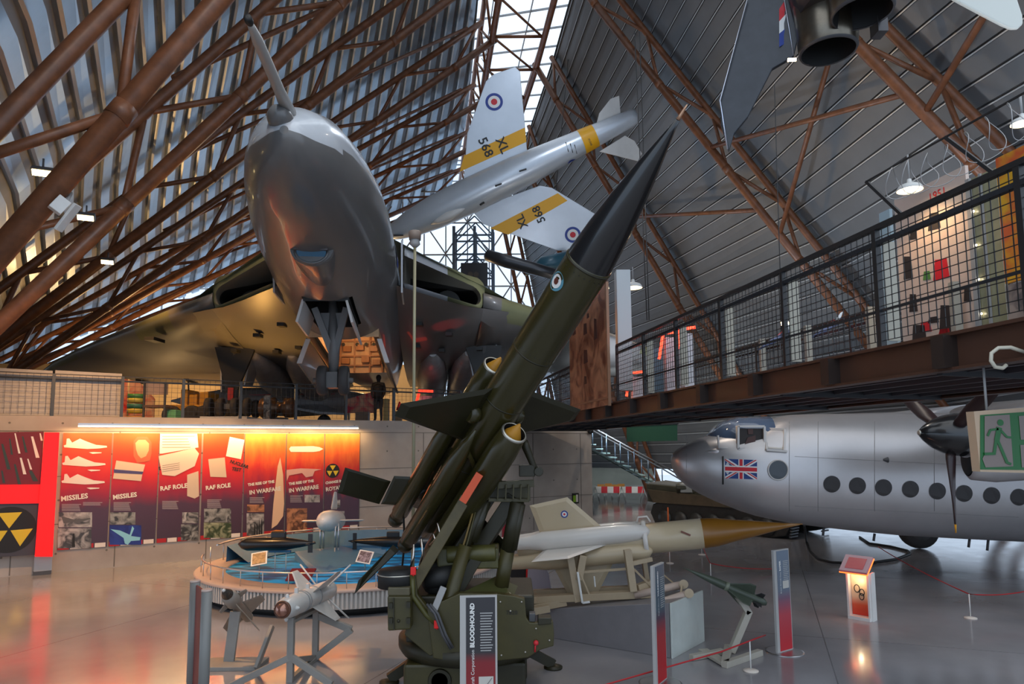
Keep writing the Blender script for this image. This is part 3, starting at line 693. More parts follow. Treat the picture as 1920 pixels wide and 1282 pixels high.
# elevating beam, rams and cradle
def fb(p, q, w, h, name, m, up=(0, 0, 1), par=None): return MB().beam(at(*p), at(*q), w, h, up).build(name, m, par or La, .01)
eb = fb((769, 1110, 9.42), (905, 880, 9.45), .17, .15, 'elevating_beam', mat('beam_olive_worn', (.085, .065, .022), .42, var=.25, scale=5))
MB().beam(at(868, 940, 9.02), at(900, 888, 9.02), .17, .10).build('orange_band', M_orange, eb)
fb((815, 1100, 9.7), (940, 900, 9.85), .14, .14, 'elevating_beam', M_lgd)
MB().path([at(828, 1178, 9.4), at(838, 1140, 9.42), at(873, 1022, 9.5)], .095, 16).build('ram_cylinder', M_lg, La)
MB().path([at(873, 1025, 9.5), at(905, 940, 9.55)], .055, 14).build('ram_rod', M_lgd, La)
MB().path([at(886, 1015, 9.55), at(912, 940, 9.58)], .07, 14).build('ram_rod', M_og2, La)
MB().path([at(820, 1140, 9.38), at(846, 1092, 9.42), at(872, 1012, 9.46), at(890, 948, 9.48)], .014, 8).build('hydraulic_hose', mat('hose_ochre', (.16, .10, .02), .5), La)
MB().path([at(826, 1140, 9.38), at(852, 1092, 9.42), at(878, 1012, 9.46), at(894, 948, 9.48)], .012, 8).build('hydraulic_hose', M_lg, La)
MB().path([at(938, 1112, 9.75), at(952, 1030, 9.7)], .10, 16).build('ram_cylinder', M_lg, La)
r2 = MB(); r2.path([at(952, 1032, 9.7), at(970, 940, 9.62)], .10, 14); r2.path([at(962, 1030, 9.66), at(978, 945, 9.6)], .055, 12); r2.build('ram_sleeve', M_lgd, La)
fb((888, 1045, 9.85), (965, 930, 9.72), .2, .2, 'rear_strut', M_lgd)
fb((842, 1130, 9.6), (895, 1040, 9.7), .16, .16, 'rear_strut', M_lgd)
cb = MB(); cb.beam(at(916, 910, 9.62), at(999, 905, 9.70), .22, .10); cb.beam(at(914, 936, 9.62), at(990, 937, 9.70), .2, .05); cb.beam(at(914, 922, 9.66), at(994, 921, 9.74), .06, .26)
for x in (918, 934, 949, 963, 977, 991): cb.beam(at(x, 908, 9.52), at(x-1, 937, 9.52), .02, .08, (0, 1, 0))
cb.build('cradle_crossbeam', M_lg, La, .006)
def link(pts, r, name, m): return MB().path([at(*p) for p in pts], r, 10).build(name, m, La)
link([(983, 826, 9.45), (986, 838, 9.45), (999, 870, 9.5), (1006, 886, 9.52)], [.05, .06, .045, .05], 'cradle_arm', M_lgd)
b = MB(); b.box(at(988, 882, 9.55), (.22, .18, .16)); b.tube(at(1010, 884, 9.42), at(1010, 884, 9.7), .065, n=14); b.build('arm_clevis', M_lgd, La, .01)
link([(868, 830, 9.0), (878, 850, 9.1), (893, 880, 9.3)], [.03, .035, .04], 'cradle_arm', M_lg)
b = MB(); b.box(at(898, 886, 9.35), (.10, .16, .14)); b.box(at(912, 882, 9.4), (.10, .16, .16)); b.build('arm_clevis', mat('clevis_grey_green', (.11, .11, .075), .45), La, .02)
MB().box(at(890, 886, 9.28), (.035, .06, .10)).build('red_pin', M_orange, La)
for x, y in ((775, 1070, ), (819, 1170)):
    b = MB(); b.box(at(x, y, 9.2), (.07, .05, .10)); b.tube(at(x, y-8, 9.2), at(x, y+10, 9.2), .012, n=6); b.build('red_safety_tag', M_red, La, .008)
gr = MB(); gr.box(at(880, 1040, 10.0), (.85, .7, .28)); gr.tube(at(838, 1040, 9.7), at(930, 1036, 9.7), .12, n=14); gr.build('gearbox', mat('gearbox_olive', (.07, .065, .016), .4, var=.25, scale=6), La, .02)
mo = MB(); mo.sphere(at(818, 1085, 9.75), .22, 16); mo.tube(at(800, 1085, 9.6), at(850, 1078, 9.6), .14, n=16); mo.build('drive_motor', M_black, La)
MB().prism([at(868, 1110, 9.5), at(930, 1080, 9.9), at(975, 1100, 10.2), at(962, 1117, 9.5)], V((0, 0, -.06))).build('deck_plate', mat('deck_green', (.06, .062, .02), .4), La)
MB().beam(at(812, 1148, 9.2), at(832, 1100, 9.3), .09, .03, (0, 1, 0)).build('grey_pawl', M_grey, La, .01)
for p in ([(800, 1132, 9.2), (815, 1150, 9.18), (830, 1190, 9.16), (845, 1216, 9.2)], [(806, 1132, 9.2), (821, 1150, 9.18), (836, 1190, 9.16), (849, 1214, 9.2)]):
    link(p, .018, 'cable_loop', M_dgrey)
for p in ([(820, 980, 9.5), (826, 1000, 9.5), (806, 1022, 9.6)], [(790, 1010, 9.5), (793, 1040, 9.5), (786, 1060, 9.6)], [(776, 1020, 9.5), (775, 1045, 9.5), (770, 1062, 9.5)], [(812, 1000, 9.6), (818, 1015, 9.6), (800, 1040, 9.7)]):
    link(p, .014, 'chrome_pipe', mat('chrome_pipe', (.7, .66, .6), .2, 1.0))
def prong(x, y): return at(x, y, 9.45)
bt = MB()
for k in range(9): bt.box(at(846+k*7, 1160+(k % 3)*16, 9.45+.05*(k % 2)), (.07, .12, .06))
for k in range(5): bt.tube(at(842+k*5, 1148, 9.5), at(850+k*4, 1205, 9.5), .014, n=6)
bt.build('valve_block', mat('valve_olive', (.05, .05, .02), .4, var=.3, scale=8), La)

# slim mast behind the missile
t = thing('slim_mast', 'slim pale olive mast with a blunt brown cap, standing behind the launcher', 'mast', gnd(773, 1190))
g = gnd(773, 1190); tp = at(778, 452, g.y)
MB().tube(g, tp, .033, .028, 12).build('pole', mat('mast_olive', (.22, .20, .12), .4), t)
b = MB(); b.lathe([(-.12, .04), (-.06, .10), (0, .085), (.02, .1)], tp, V((0, 0, 1)), 16); b.build('collar', M_grey, t)
MB().lathe([(.02, .11), (.17, .12), (.19, .10)], tp, V((0, 0, 1)), 16).build('cap', mat('cap_brown', (.20, .15, .12), .6), t)
MB().lathe([(0, .18), (.03, .18), (.05, .05)], g, V((0, 0, 1)), 16).build('foot_plate', M_lgd, t)
# ================================================================== SIGNS
def gradmat(name, stops, axis='Z', rough=.35, lo=0.0, hi=1.0, noise=0.0, nscale=3.0, strength=0.0):
    m = bpy.data.materials.new(name); m.use_nodes = True; nt = m.node_tree; b = nt.nodes['Principled BSDF']; b.inputs['Roughness'].default_value = rough
    tc = nt.nodes.new('ShaderNodeTexCoord'); sp = nt.nodes.new('ShaderNodeSeparateXYZ'); nt.links.new(tc.outputs['Generated'], sp.inputs['Vector'])
    r = nt.nodes.new('ShaderNodeValToRGB')
    e = r.color_ramp.elements
    while len(e) < len(stops): e.new(0.5)
    for i, (p, c) in enumerate(stops): e[i].position = p; e[i].color = (c[0], c[1], c[2], 1)
    src = sp.outputs[axis]
    if noise:
        n = nt.nodes.new('ShaderNodeTexNoise'); n.inputs['Scale'].default_value = nscale; n.inputs['Detail'].default_value = 5
        nt.links.new(tc.outputs['Generated'], n.inputs['Vector'])
        ma1 = nt.nodes.new('ShaderNodeMath'); ma1.operation = 'MULTIPLY_ADD'; ma1.inputs[1].default_value = noise; ma1.inputs[2].default_value = -noise/2
        nt.links.new(n.outputs['Fac'], ma1.inputs[0]); ad = nt.nodes.new('ShaderNodeMath'); ad.operation = 'ADD'
        nt.links.new(src, ad.inputs[0]); nt.links.new(ma1.outputs[0], ad.inputs[1]); src = ad.outputs[0]
    nt.links.new(src, r.inputs['Fac']); nt.links.new(r.outputs['Color'], b.inputs['Base Color'])
    return m
def photomat(name, c0, c1, sc=4.0):
    m = bpy.data.materials.new(name); m.use_nodes = True; nt = m.node_tree; b = nt.nodes['Principled BSDF']; b.inputs['Roughness'].default_value = .4
    tc = nt.nodes.new('ShaderNodeTexCoord'); n = nt.nodes.new('ShaderNodeTexNoise'); n.inputs['Scale'].default_value = sc; n.inputs['Detail'].default_value = 3; n.inputs['Distortion'].default_value = 1.2
    nt.links.new(tc.outputs['Object'], n.inputs['Vector'])
    r = nt.nodes.new('ShaderNodeValToRGB'); r.color_ramp.elements[0].position = .38; r.color_ramp.elements[1].position = .62
    r.color_ramp.elements[0].color = (*c0, 1); r.color_ramp.elements[1].color = (*c1, 1)
    nt.links.new(n.outputs['Fac'], r.inputs['Fac']); nt.links.new(r.outputs['Color'], b.inputs['Base Color'])
    return m
M_sgrad1 = gradmat('sign_dark_to_red', [(0, (.30, .012, .015)), (.55, (.20, .015, .02)), (.62, (.030, .028, .032)), (1, (.030, .028, .032))])
M_sgrad2 = gradmat('sign_slate_to_red', [(0, (.50, .01, .015)), (.40, (.38, .02, .03)), (.55, (.06, .03, .06)), (.62, (.05, .09, .12)), (1, (.06, .10, .14))])
M_sgrad3 = gradmat('sign_slate_to_pink', [(0, (.52, .02, .03)), (.35, (.45, .05, .07)), (.52, (.16, .08, .13)), (.60, (.12, .15, .20)), (1, (.13, .17, .23))])
M_pale = mat('sign_edge_grey', (.42, .41, .40), .45)
M_txt = mat('sign_lettering_white', (.74, .74, .72), .5)
M_ph1 = photomat('grey_photograph', (.05, .05, .05), (.5, .48, .45), 9)
def sign(g, rot, w, h, face, label, head, grp, base=True, pre='', pic=None, fs=.205, z0=.66):
    t = thing('information_sign', label, 'sign', g, grp)
    x = V((math.cos(rot), math.sin(rot), 0)); n = V((math.sin(rot), -math.cos(rot), 0)); z = V((0, 0, 1))
    R = Matrix((x, -n, z)).transposed()
    if base: MB().lathe([(0, .30), (.012, .30), (.018, .27)], g, z, 40).build('base_disc', M_steel, t)
    MB().box(g+z*(h/2+.015), (w, .045, h), R).build('frame', M_pale, t, .004)
    fw = w*.78; fo = w*.055
    f = MB().box(g+z*(h/2+.015)+n*.024+x*fo, (fw, .006, h*.975), R).build('printed_face', face, t)
    o = g + n*.030 + x*(fo-fw/2)
    hd = text('lettering', head, o + x*(fw*.28) + z*(z0*h), z, -x, fw*fs, M_txt, f, bold=.003)
    if pre: text('lettering', pre, o + x*(fw*.28) + z*((z0-.005)*h), z, -x, fw*fs*.8, M_txt, f, align='RIGHT')
    b = MB()
    for k in range(15): b.box(o + x*(fw*(.70 - .02*(k % 3)*.6)) + z*(h*(.89-.018*k)), (fw*(.44-.04*(k % 3)), .002, h*.006), R)
    b.build('small_print', mat('small_print_grey', (.42, .42, .41), .6), f)
    return t, f, o, x, z, n, R, fw
def ground_sign(px, ztop, rot, *a, **k): return None
h1 = 1.62
g1 = gnd(897, 1118, h1); g1.z = 0
t, f, o, x, z, n, R, fw = sign(g1, math.radians(4), .42, h1, M_sgrad1, 'dark sign reading BLOODHOUND, in front of the green launcher', 'BLOODHOUND', 'information signs', pre='British Aircraft Corporation ')
pb_ = MB().box(o + x*(fw*.68) + z*(.40*h1), (fw*.50, .003, .21), R).build('launch_picture', mat('pale_photo', (.52, .50, .46), .5), f)
mb = MB(); c = o + x*(fw*.68) + z*(.40*h1) - (x.cross(z))*0 + n*.003
mb.beam(c+x*-.02-z*.02, c+x*.065+z*.09, .002, .012, n); mb.beam(c-x*.05-z*.08, c+x*.0+z*.0, .002, .025, n); mb.box(c-z*.085, (.10, .002, .02), R); mb.box(c-x*.03-z*.05, (.04, .002, .05), R)
mb.build('missile_silhouette', M_black, pb_)
g2 = gnd(1232, 1059, h1); g2.z = 0
sign(g2, math.radians(57), .42, h1, M_sgrad2, 'slate to red sign edge-on before the tan missile reading THUNDERBIRD', 'THUNDERBIRD', 'information signs', pre='English Electric ', fs=.155, z0=.74)
g3 = gnd(1471, 1222)
t, f, o, x, z, n, R, fw = sign(g3, math.radians(34), .40, 1.60, M_sgrad3, 'slate to pink sign on a round base right of the small green missile, reading RAPIER', 'RAPIER', 'information signs', pre='British Aircraft Corp ', fs=.16, z0=.80)
MB().box(o + x*(fw*.66) + z*(.66*1.6), (fw*.5, .003, .12), R).build('qr_free_picture', mat('pale_photo', (.5, .5, .5), .5), f).name = 'small_picture'
# sign seen edge-on at the left
t = thing('information_sign', 'tall sign seen edge-on between two grey posts at the lower left', 'sign', at(372, 1300, 8.6)*1.0, 'information signs')
pA = gnd(366, 1088, 1.62); pB = gnd(388, 1105, 1.62)
for p in (pA, pB):
    c_ = MB(); c_.lathe([(0, .062), (1.60, .062)], V((p.x, p.y, 0)), V((0, 0, 1)), 24); c_.build('post', mat('post_grey', (.20, .20, .19), .4), t)
    MB().lathe([(1.60, .063), (1.625, .063)], V((p.x, p.y, 0)), V((0, 0, 1)), 24).build('post_cap', mat('cap_pinkish', (.55, .42, .36), .4), t)
MB().prism([V((pA.x, pA.y, .05)), V((pB.x, pB.y, .05)), V((pB.x, pB.y, 1.57)), V((pA.x, pA.y, 1.57))], V((.02, .01, 0))).build('printed_face', mat('deep_red_panel', (.22, .035, .025), .4, var=.3, scale=3), t)

# ================================================================== TAN MISSILE ON ITS TRAILER
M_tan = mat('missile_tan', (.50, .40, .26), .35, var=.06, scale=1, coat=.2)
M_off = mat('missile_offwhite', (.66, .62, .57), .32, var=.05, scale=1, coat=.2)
M_ochn = mat('nose_ochre_brown', (.25, .105, .012), .35, var=.06, coat=.2)
tA = at(973, 1032, 12.9); tB = at(1505, 982, 12.0); td = (tB-tA).normalized(); TL = (tB-tA).length
tu = (V((0, 0, 1)) - td*td.z).normalized(); ts = td.cross(tu)        # ts points toward the camera side or away
if ts.y > 0: ts = -ts
def tp_(s, u=0.0, v=0.0): return tA + td*s + ts*u + tu*v
th = thing('surface_to_air_missile', 'long tan and white missile with brown pointed nose lying level on a trailer', 'missile', tp_(TL/2))
sN = (at(1317, 1003, 12.3)-tA).dot(td); R0 = .262
MB().lathe([(TL-sN, .006), (TL-sN-.3, .045), (TL-sN-.75, .125), (TL-sN-1.2, .198), (.25, .245), (0.0, R0)], tp_(sN), td, 36, cap1=False).build('nose_cone', M_ochn, th)
MB().lathe([(sN, R0), (sN-.9, R0+.004), (sN-1.6, R0+.004), (.9, R0-.01), (.35, R0-.06), (0, .14)], tA, td, 36).build('body', M_tan, th)
for (u, v) in ((.20, .15), (-.20, .15), (.20, -.19), (-.20, -.19)):
    bo = MB().lathe([(2.42, .03), (2.36, .10), (2.2, .15), (1.9, .172), (.5, .172), (.25, .13), (-.35, .10), (-.40, .05)], tp_(0, u, v), td, 24).build('booster', M_off if v > 0 else M_tan, th)  # lower boosters tan: shade on the white underside put into the colour
fin([tp_(.45, .02, .22), tp_(.30, .02, .80), tp_(1.02, .02, .88), tp_(1.62, .02, .24)], .05, 'fin', M_tan, th, ts)
r = MB()
for rr, mi, e in ((.066, 0, .03), (.045, 1, .034), (.02, 2, .038)): r.poly([tp_(.93+rr*math.cos(a*PI/12), .02+e, .58+rr*math.sin(a*PI/12)) for a in range(24)], mi)
r.build('roundel', [M_blue, M_rwhite, M_rred], th)
fin([tp_(.55, .02, -.2), tp_(.85, .02, -.95), tp_(1.30, .02, -.95), tp_(1.80, .02, -.22)], .05, 'fin', M_tan, th, ts)
fin([tp_(.5, .2, .0), tp_(.35, .85, -.1), tp_(1.0, .85, -.1), tp_(1.7, .2, .0)], .05, 'fin', M_off, th, tu)
fin([tp_(.5, -.2, .0), tp_(.35, -.85, .1), tp_(1.0, -.85, .1), tp_(1.7, -.2, .0)], .05, 'fin', M_off, th, tu)
b = MB(); b.lathe([(2.28, .30), (2.28, .34), (2.36, .34), (2.36, .30)], tA, td, 30, cap0=False, cap1=False); b.path([tp_(2.2, .1, .30), tp_(2.25, .1, .40), tp_(2.4, .1, .40), tp_(2.45, .1, .3)], .018, 6); b.build('clamp_band', M_off, th)
MB().beam(tp_(2.95, .255, .10), tp_(3.10, .262, .02), .02, .03).build('red_latch', mat('dull_maroon', (.18, .06, .04), .5), th)
M_lt = mat('trailer_tan', (.40, .31, .20), .45, var=.08, scale=3)
M_rail = mat('trailer_rail_pinkish', (.52, .40, .33), .4)
tr = thing('launcher_trailer', 'tan tubular trailer frame carrying the long tan missile on the grey ramp', 'trailer', at(1130, 1130, 12.2))
Yt = 12.1
def tb_(p, q, w, h, name, m=M_lt, up=(0, 1, 0)): return MB().beam(at(*p), at(*q), w, h, up).build(name, m, tr, .005)
tb_((988, 1124, 12.3), (1222, 1112, 11.9), .12, .17, 'main_beam'); tb_((1000, 1112, 12.9), (1235, 1102, 12.6), .12, .15, 'main_beam')
tb_((1176, 1030, 11.95), (1187, 1108, 11.9), .12, .17, 'front_post'); tb_((1206, 1040, 12.5), (1214, 1095, 12.5), .08, .14, 'front_post')
tb_((1069, 1042, 12.15), (1084, 1128, 12.1), .12, .10, 'rear_post'); tb_((1093, 1040, 12.15), (1085, 1085, 12.15), .12, .22, 'rear_bracket')
tb_((1186, 1056, 11.9), (1222, 1048, 12.0), .07, .07, 'cross_tube'); tb_((1188, 1066, 11.9), (1222, 1100, 12.0), .035, .035, 'brace'); tb_((1085, 1073, 12.1), (1178, 1066, 12.0), .04, .05, 'cross_tube')
tb_((1088, 1075, 12.05), (1105, 1115, 12.05), .03, .04, 'brace'); tb_((1083, 1072, 12.0), (1092, 1130, 12.0), .035, .035, 'brace', M_white); tb_((1092, 1130, 12.0), (1106, 1128, 12.0), .035, .035, 'brace', M_white)
tb_((1194, 1104, 11.95), (1222, 1094, 12.1), .14, .14, 'main_beam'); tb_((1245, 1078, 12.4), (1263, 1093, 12.2), .025, .025, 'brace')
for (p, q) in (((1190, 1116, 11.9), (1282, 1095, 11.75)), ((1200, 1142, 11.5), (1292, 1112, 11.5))):
    a_ = MB().tube(at(*p), at(*q), .065, n=14).build('towing_arm', M_rail, tr); MB().tube(at(q[0], q[1], q[2]-.08), at(q[0], q[1], q[2]+.1), .075, n=16).build('arm_eye', M_lt, a_)
MB().beam(at(1279, 1098, 11.6), at(1277, 1112, 11.5), .03, .05).build('eye_link', M_lt, tr)
for p, q in (((1000, 1140, 12.2), (1062, 1128, 12.15)), ((965, 1152, 12.0), (1030, 1140, 12.1))): tb_(p, q, .12, .10, 'drawbar')
tb_((1114, 1080, 12.2), (1116, 1100, 12.2), .025, .03, 'pin', M_white)
# wedge ramp and white end board
rb1 = gnd(1257, 1234); rb2 = gnd(1317, 1201); ll = gnd(1039, 1197); ld = (ll-rb1).normalized(); l1 = rb1 + ld*3.4; l2 = l1 + (rb2-rb1)
zt = V((0, 0, .84)); zl = V((0, 0, .30))
mb = MB(); mb.add([rb1, l1, l2, rb2, rb1+zt, l1+zl, l2+zl, rb2+zt], [(0, 1, 5, 4), (2, 3, 7, 6), (4, 5, 6, 7), (1, 2, 6, 5), (3, 2, 1, 0), (0, 4, 7, 3)])
rp_ = mb.build('display_ramp', mat('ramp_grey', (.20, .19, .20), .4, var=.06), None, .01); tag(rp_, 'grey wedge-shaped display ramp under the tan missile trailer', 'plinth')
e = rb2-rb1; nrm_ = V((e.y, -e.x, 0)).normalized()
mb = MB(); mb.prism([rb1+nrm_*.012, rb2+nrm_*.012, rb2+nrm_*.012+zt, rb1+nrm_*.012+zt], nrm_*.03)
tag(mb.build('end_board', mat('board_white', (.55, .60, .57), .4, var=.12, scale=1.5), None, .004), 'white board closing the right end of the grey display ramp', 'board')
# rounded white panel and red-edged black panel behind the launcher
mb = MB(); mb.prism([at(990, 1060, 13.6), at(1024, 1064, 13.6), at(1030, 1078, 13.6), at(1035, 1112, 13.6), at(1020, 1118, 13.6), at(988, 1120, 13.6)], V((0, .08, 0)))
tag(mb.build('rounded_panel', mat('lilac_white', (.40, .37, .43), .4), None, .02), 'rounded pale lilac panel standing left of the tan missile trailer', 'panel')
t = thing('trolley_panel', 'black panel with red edges behind the launcher right ram', 'panel', at(965, 1120, 13.7))
MB().prism([at(948, 1062, 13.8), at(990, 1060, 13.8), at(990, 1118, 13.8), at(975, 1118, 13.8)], V((0, .05, 0))).build('sheet', M_black, t)
b = MB(); b.beam(at(989, 1058, 13.75), at(988, 1120, 13.75), .05, .05, (0, 1, 0)); b.beam(at(955, 1095, 13.75), at(988, 1090, 13.75), .04, .03, (0, 1, 0)); b.beam(at(953, 1098, 13.75), at(978, 1122, 13.75), .04, .06, (0, 1, 0)); b.build('red_edge', M_red, t)
t = thing('red_post_frame', 'dark red angled post seen between the launcher rams', 'frame', at(945, 1040, 14.0))
b = MB(); b.path([at(958, 958, 14), at(945, 982, 14), at(945, 1024, 14)], .045, 8); b.beam(at(945, 998, 14), at(955, 998, 14), .03, .03); b.beam(at(975, 1008, 14), at(982, 1024, 14), .06, .06); b.build('frame_bar', mat('maroon', (.25, .008, .02), .4), t)
mb = MB(); p0 = at(946, 1030, 14); mb.box(V((p0.x, p0.y, p0.z/2)), (.06, .06, p0.z)); mb.build('frame_leg', M_black, t)

# ================================================================== SMALL GREEN MISSILE ON A CRANKED STAND
gS = gnd(1372, 1224); Ys = gS.y
st = thing('missile_stand', 'cranked beige stand with splayed plank feet under the small green missile', 'stand', gS)
M_bei = mat('stand_beige', (.42, .39, .33), .45, var=.05)
def sb(p, q, w, h, name, up=(0, 0, 1)): return MB().beam(p, q, w, h, up).build(name, M_bei, st, .006)
sb(at(1384, 1118, Ys), at(1404, 1149, Ys), .10, .12, 'crank_arm', (0, 1, 0)); sb(at(1404, 1144, Ys), at(1371, 1222, Ys), .10, .12, 'crank_arm', (0, 1, 0))
def gp(x, y): return gnd(x, y) + V((0, 0, .045))
sb(gp(1366, 1218), gp(1360, 1250), .12, .09, 'foot_plank'); sb(gp(1358, 1252), gp(1426, 1228), .10, .09, 'foot_plank'); sb(gp(1296, 1238), gp(1356, 1226), .10, .08, 'foot_plank'); sb(gp(1318, 1224), gp(1362, 1250), .16, .05, 'foot_plank')
rA = at(1281, 1064, Ys+.15); rB = at(1437, 1131, Ys-.1); rd = (rB-rA).normalized(); RL = (rB-rA).length
ru = (V((0, 0, 1))-rd*rd.z).normalized(); rs = rd.cross(ru)
rp2 = thing('small_missile', 'small dark green missile pointing up left on the cranked beige stand', 'missile', rA)
M_rg = mat('small_missile_green', (.055, .07, .05), .4, var=.1)
MB().lathe([(0, .004), (.2, .028), (.45, .056), (.62, .068), (RL-.12, .068), (RL-.06, .062), (RL, .035)], rA, rd, 24).build('body', M_rg, rp2)
MB().lathe([(.70, .069), (.70, .074), (.76, .074), (.76, .069)], rA, rd, 24, cap0=False, cap1=False).build('band', mat('pale_green_band', (.16, .18, .13), .4), rp2)
for k in range(4):
    d = ru*math.cos(k*PI/2+.5)+rs*math.sin(k*PI/2+.5)
    fin([rA+rd*(.70)+d*.05, rA+rd*1.02+d*.24, rA+rd*1.12+d*.24, rA+rd*1.16+d*.05], .014, 'fin', M_rg, rp2, rd.cross(d))
    fin([rA+rd*(RL-.22)+d*.05, rA+rd*(RL-.14)+d*.15, rA+rd*(RL-.07)+d*.15, rA+rd*(RL-.08)+d*.05], .012, 'tail_fin', M_black, rp2, rd.cross(d))

# ================================================================== SMALL MISSILES AT THE LEFT FRONT
def stick_missile(): pass
M_wm = mat('missile_white', (.62, .62, .60), .3, var=.08, scale=4, coat=.2)
wA = at(529, 1143, 9.75); wB = at(618, 1104, 11.7); wd_ = (wB-wA).normalized(); WL = (wB-wA).length
wu = (V((0, 0, 1))-wd_*wd_.z).normalized(); ws = wd_.cross(wu)
wm = thing('air_to_air_missile', 'white missile with copper glass seeker dome on a grey trestle, before the round display', 'missile', wA)
wr = .155
MB().lathe([(.0, .105), (.05, .13), (.22, wr), (WL-.25, wr), (WL-.05, wr*.93), (WL, .11)], wA, wd_, 36).build('body', M_wm, wm)
MB().lathe([(-.085, .01), (-.075, .045), (-.05, .078), (-.015, .098), (.01, .104)], wA, wd_, 28).build('seeker_dome', mat('seeker_copper', (.36, .17, .12), .12, .6, coat=.6), wm)
MB().lathe([(-.012, .101), (-.02, .112), (.015, .122), (.03, .118)], wA, wd_, 28, cap0=False, cap1=False).build('dome_ring', mat('ring_brown', (.13, .05, .025), .4), wm)
b = MB()
for s in (.62, .70, 1.15): b.lathe([(s, wr), (s, wr+.008), (s+.025, wr+.008), (s+.025, wr)], wA, wd_, 32, cap0=False, cap1=False)
b.build('band', M_grey, wm)
for k in range(4):
    d = wu*math.cos(k*PI/2+PI/4)+ws*math.sin(k*PI/2+PI/4)
    fin([wA+wd_*.85+d*.14, wA+wd_*1.20+d*.52, wA+wd_*1.45+d*.52, wA+wd_*1.5+d*.14], .02, 'wing', M_wm, wm, wd_.cross(d))
    MB().tube(wA+wd_*(WL-.35)+d*.14, wA+wd_*(WL-.25)+d*.60, .014, n=8).build('tail_rod', M_wm, wm)
    MB().lathe([(0, .03), (.03, .03), (.06, .012)], wA+wd_*.16+(wu*math.cos(k*PI/2)+ws*math.sin(k*PI/2))*.13, (wu*math.cos(k*PI/2)+ws*math.sin(k*PI/2)), 10).build('fuze_knob', M_wm, wm)
for s in (.5, .95): MB().box(wA+wd_*s+wu*(wr+.03), (.05, .05, .08)).build('hanger_lug', M_wm, wm)
gst = gnd(553, 1290)
st = thing('missile_trestle', 'grey timber trestle holding up the white missile with copper dome', 'stand', V((wA.x+.3, wA.y+.6, 0)))
M_tim = mat('trestle_grey', (.27, .26, .24), .55, var=.08)
def tim(p, q, w, h, up=(0, 1, 0), n_='trestle_leg'): return MB().beam(p, q, w, h, up).build(n_, M_tim, st, .006)
f1 = wA+wd_*.35-wu*.16; f2 = wA+wd_*1.35-wu*.16
g_ = lambda p: V((p.x, p.y, 0))
tim(f1, g_(f1), .09, .09); tim(f1-V((0, 0, .55)), g_(f1)+V((-.75, -.25, 0.03)), .09, .07); tim(f1-V((0, 0, .55)), g_(f1)+V((.65, -.2, 0.03)), .09, .07)
tim(f2, g_(f2), .09, .09); tim(f2-V((0, 0, .15)), g_(f2)+V((.55, .05, .45)), .10, .08); tim(f2-V((0, 0, .8)), g_(f2)+V((.55, .05, .45)), .10, .10); tim(f1-V((0, 0, .6)), f2-V((0, 0, .8)), .06, .08, (0, 0, 1), 'trestle_rail')
tim(f1-V((0, 0, .06)), f2-V((0, 0, .06)), .10, .05, (0, 0, 1), 'trestle_rail'); tim(g_(f1)+V((0, 0, .03)), g_(f2)+V((0, 0, .03)), .08, .06, (0, 0, 1), 'trestle_rail')
# small grey missile on a post
nA = at(419, 1106, 10.3); nB = at(468, 1160, 11.6); nd_ = (nB-nA).normalized(); NL = (nB-nA).length
nu = (V((0, 0, 1))-nd_*nd_.z).normalized(); ns = nd_.cross(nu)
nm = thing('air_to_air_missile', 'small grey finned missile with dark nose on a flat post, beside the edge-on sign', 'missile', nA)
M_gm = mat('missile_putty_grey', (.30, .28, .25), .45, var=.08)
MB().lathe([(.20, .085), (.35, .115), (.55, .12), (.60, .085), (NL-.1, .08), (NL, .05)], nA, nd_, 24).build('body', M_gm, nm)
MB().lathe([(0, .02), (.08, .05), (.20, .086)], nA, nd_, 20).build('nose', mat('nose_dark_facet', (.05, .045, .04), .25), nm)
MB().lathe([(-.02, .012), (.0, .022), (.03, .03)], nA, nd_, 12).build('nose_tip', M_white, nm)
for k in range(4):
    d = nu*math.cos(k*PI/2+PI/4)+ns*math.sin(k*PI/2+PI/4)
    fin([nA+nd_*.75+d*.07, nA+nd_*1.05+d*.36, nA+nd_*1.3+d*.36, nA+nd_*1.35+d*.07], .018, 'wing', M_gm, nm, nd_.cross(d))
    fin([nA+nd_*.40+d*.11, nA+nd_*.48+d*.24, nA+nd_*.58+d*.24, nA+nd_*.60+d*.11], .016, 'control_fin', M_gm, nm, nd_.cross(d))
st = thing('missile_post', 'flat grey post on a plank foot under the small grey missile', 'stand', V((nA.x+.15, nA.y+.6, 0)))
c = nA+nd_*.72-nu*.10; cg = V((c.x-.08, c.y, 0))
MB().beam(c, cg+V((0, 0, .05)), .16, .05, (0, 1, 0)).build('post', M_tim, st, .006); MB().box(cg+V((.1, -.05, .03)), (.9, .5, .06)).build('foot_plank', M_tim, st, .006)
MB().beam(cg+V((.55, -.35, .05)), cg+V((.62, .1, .55)), .05, .08).build('brace', M_tim, st)

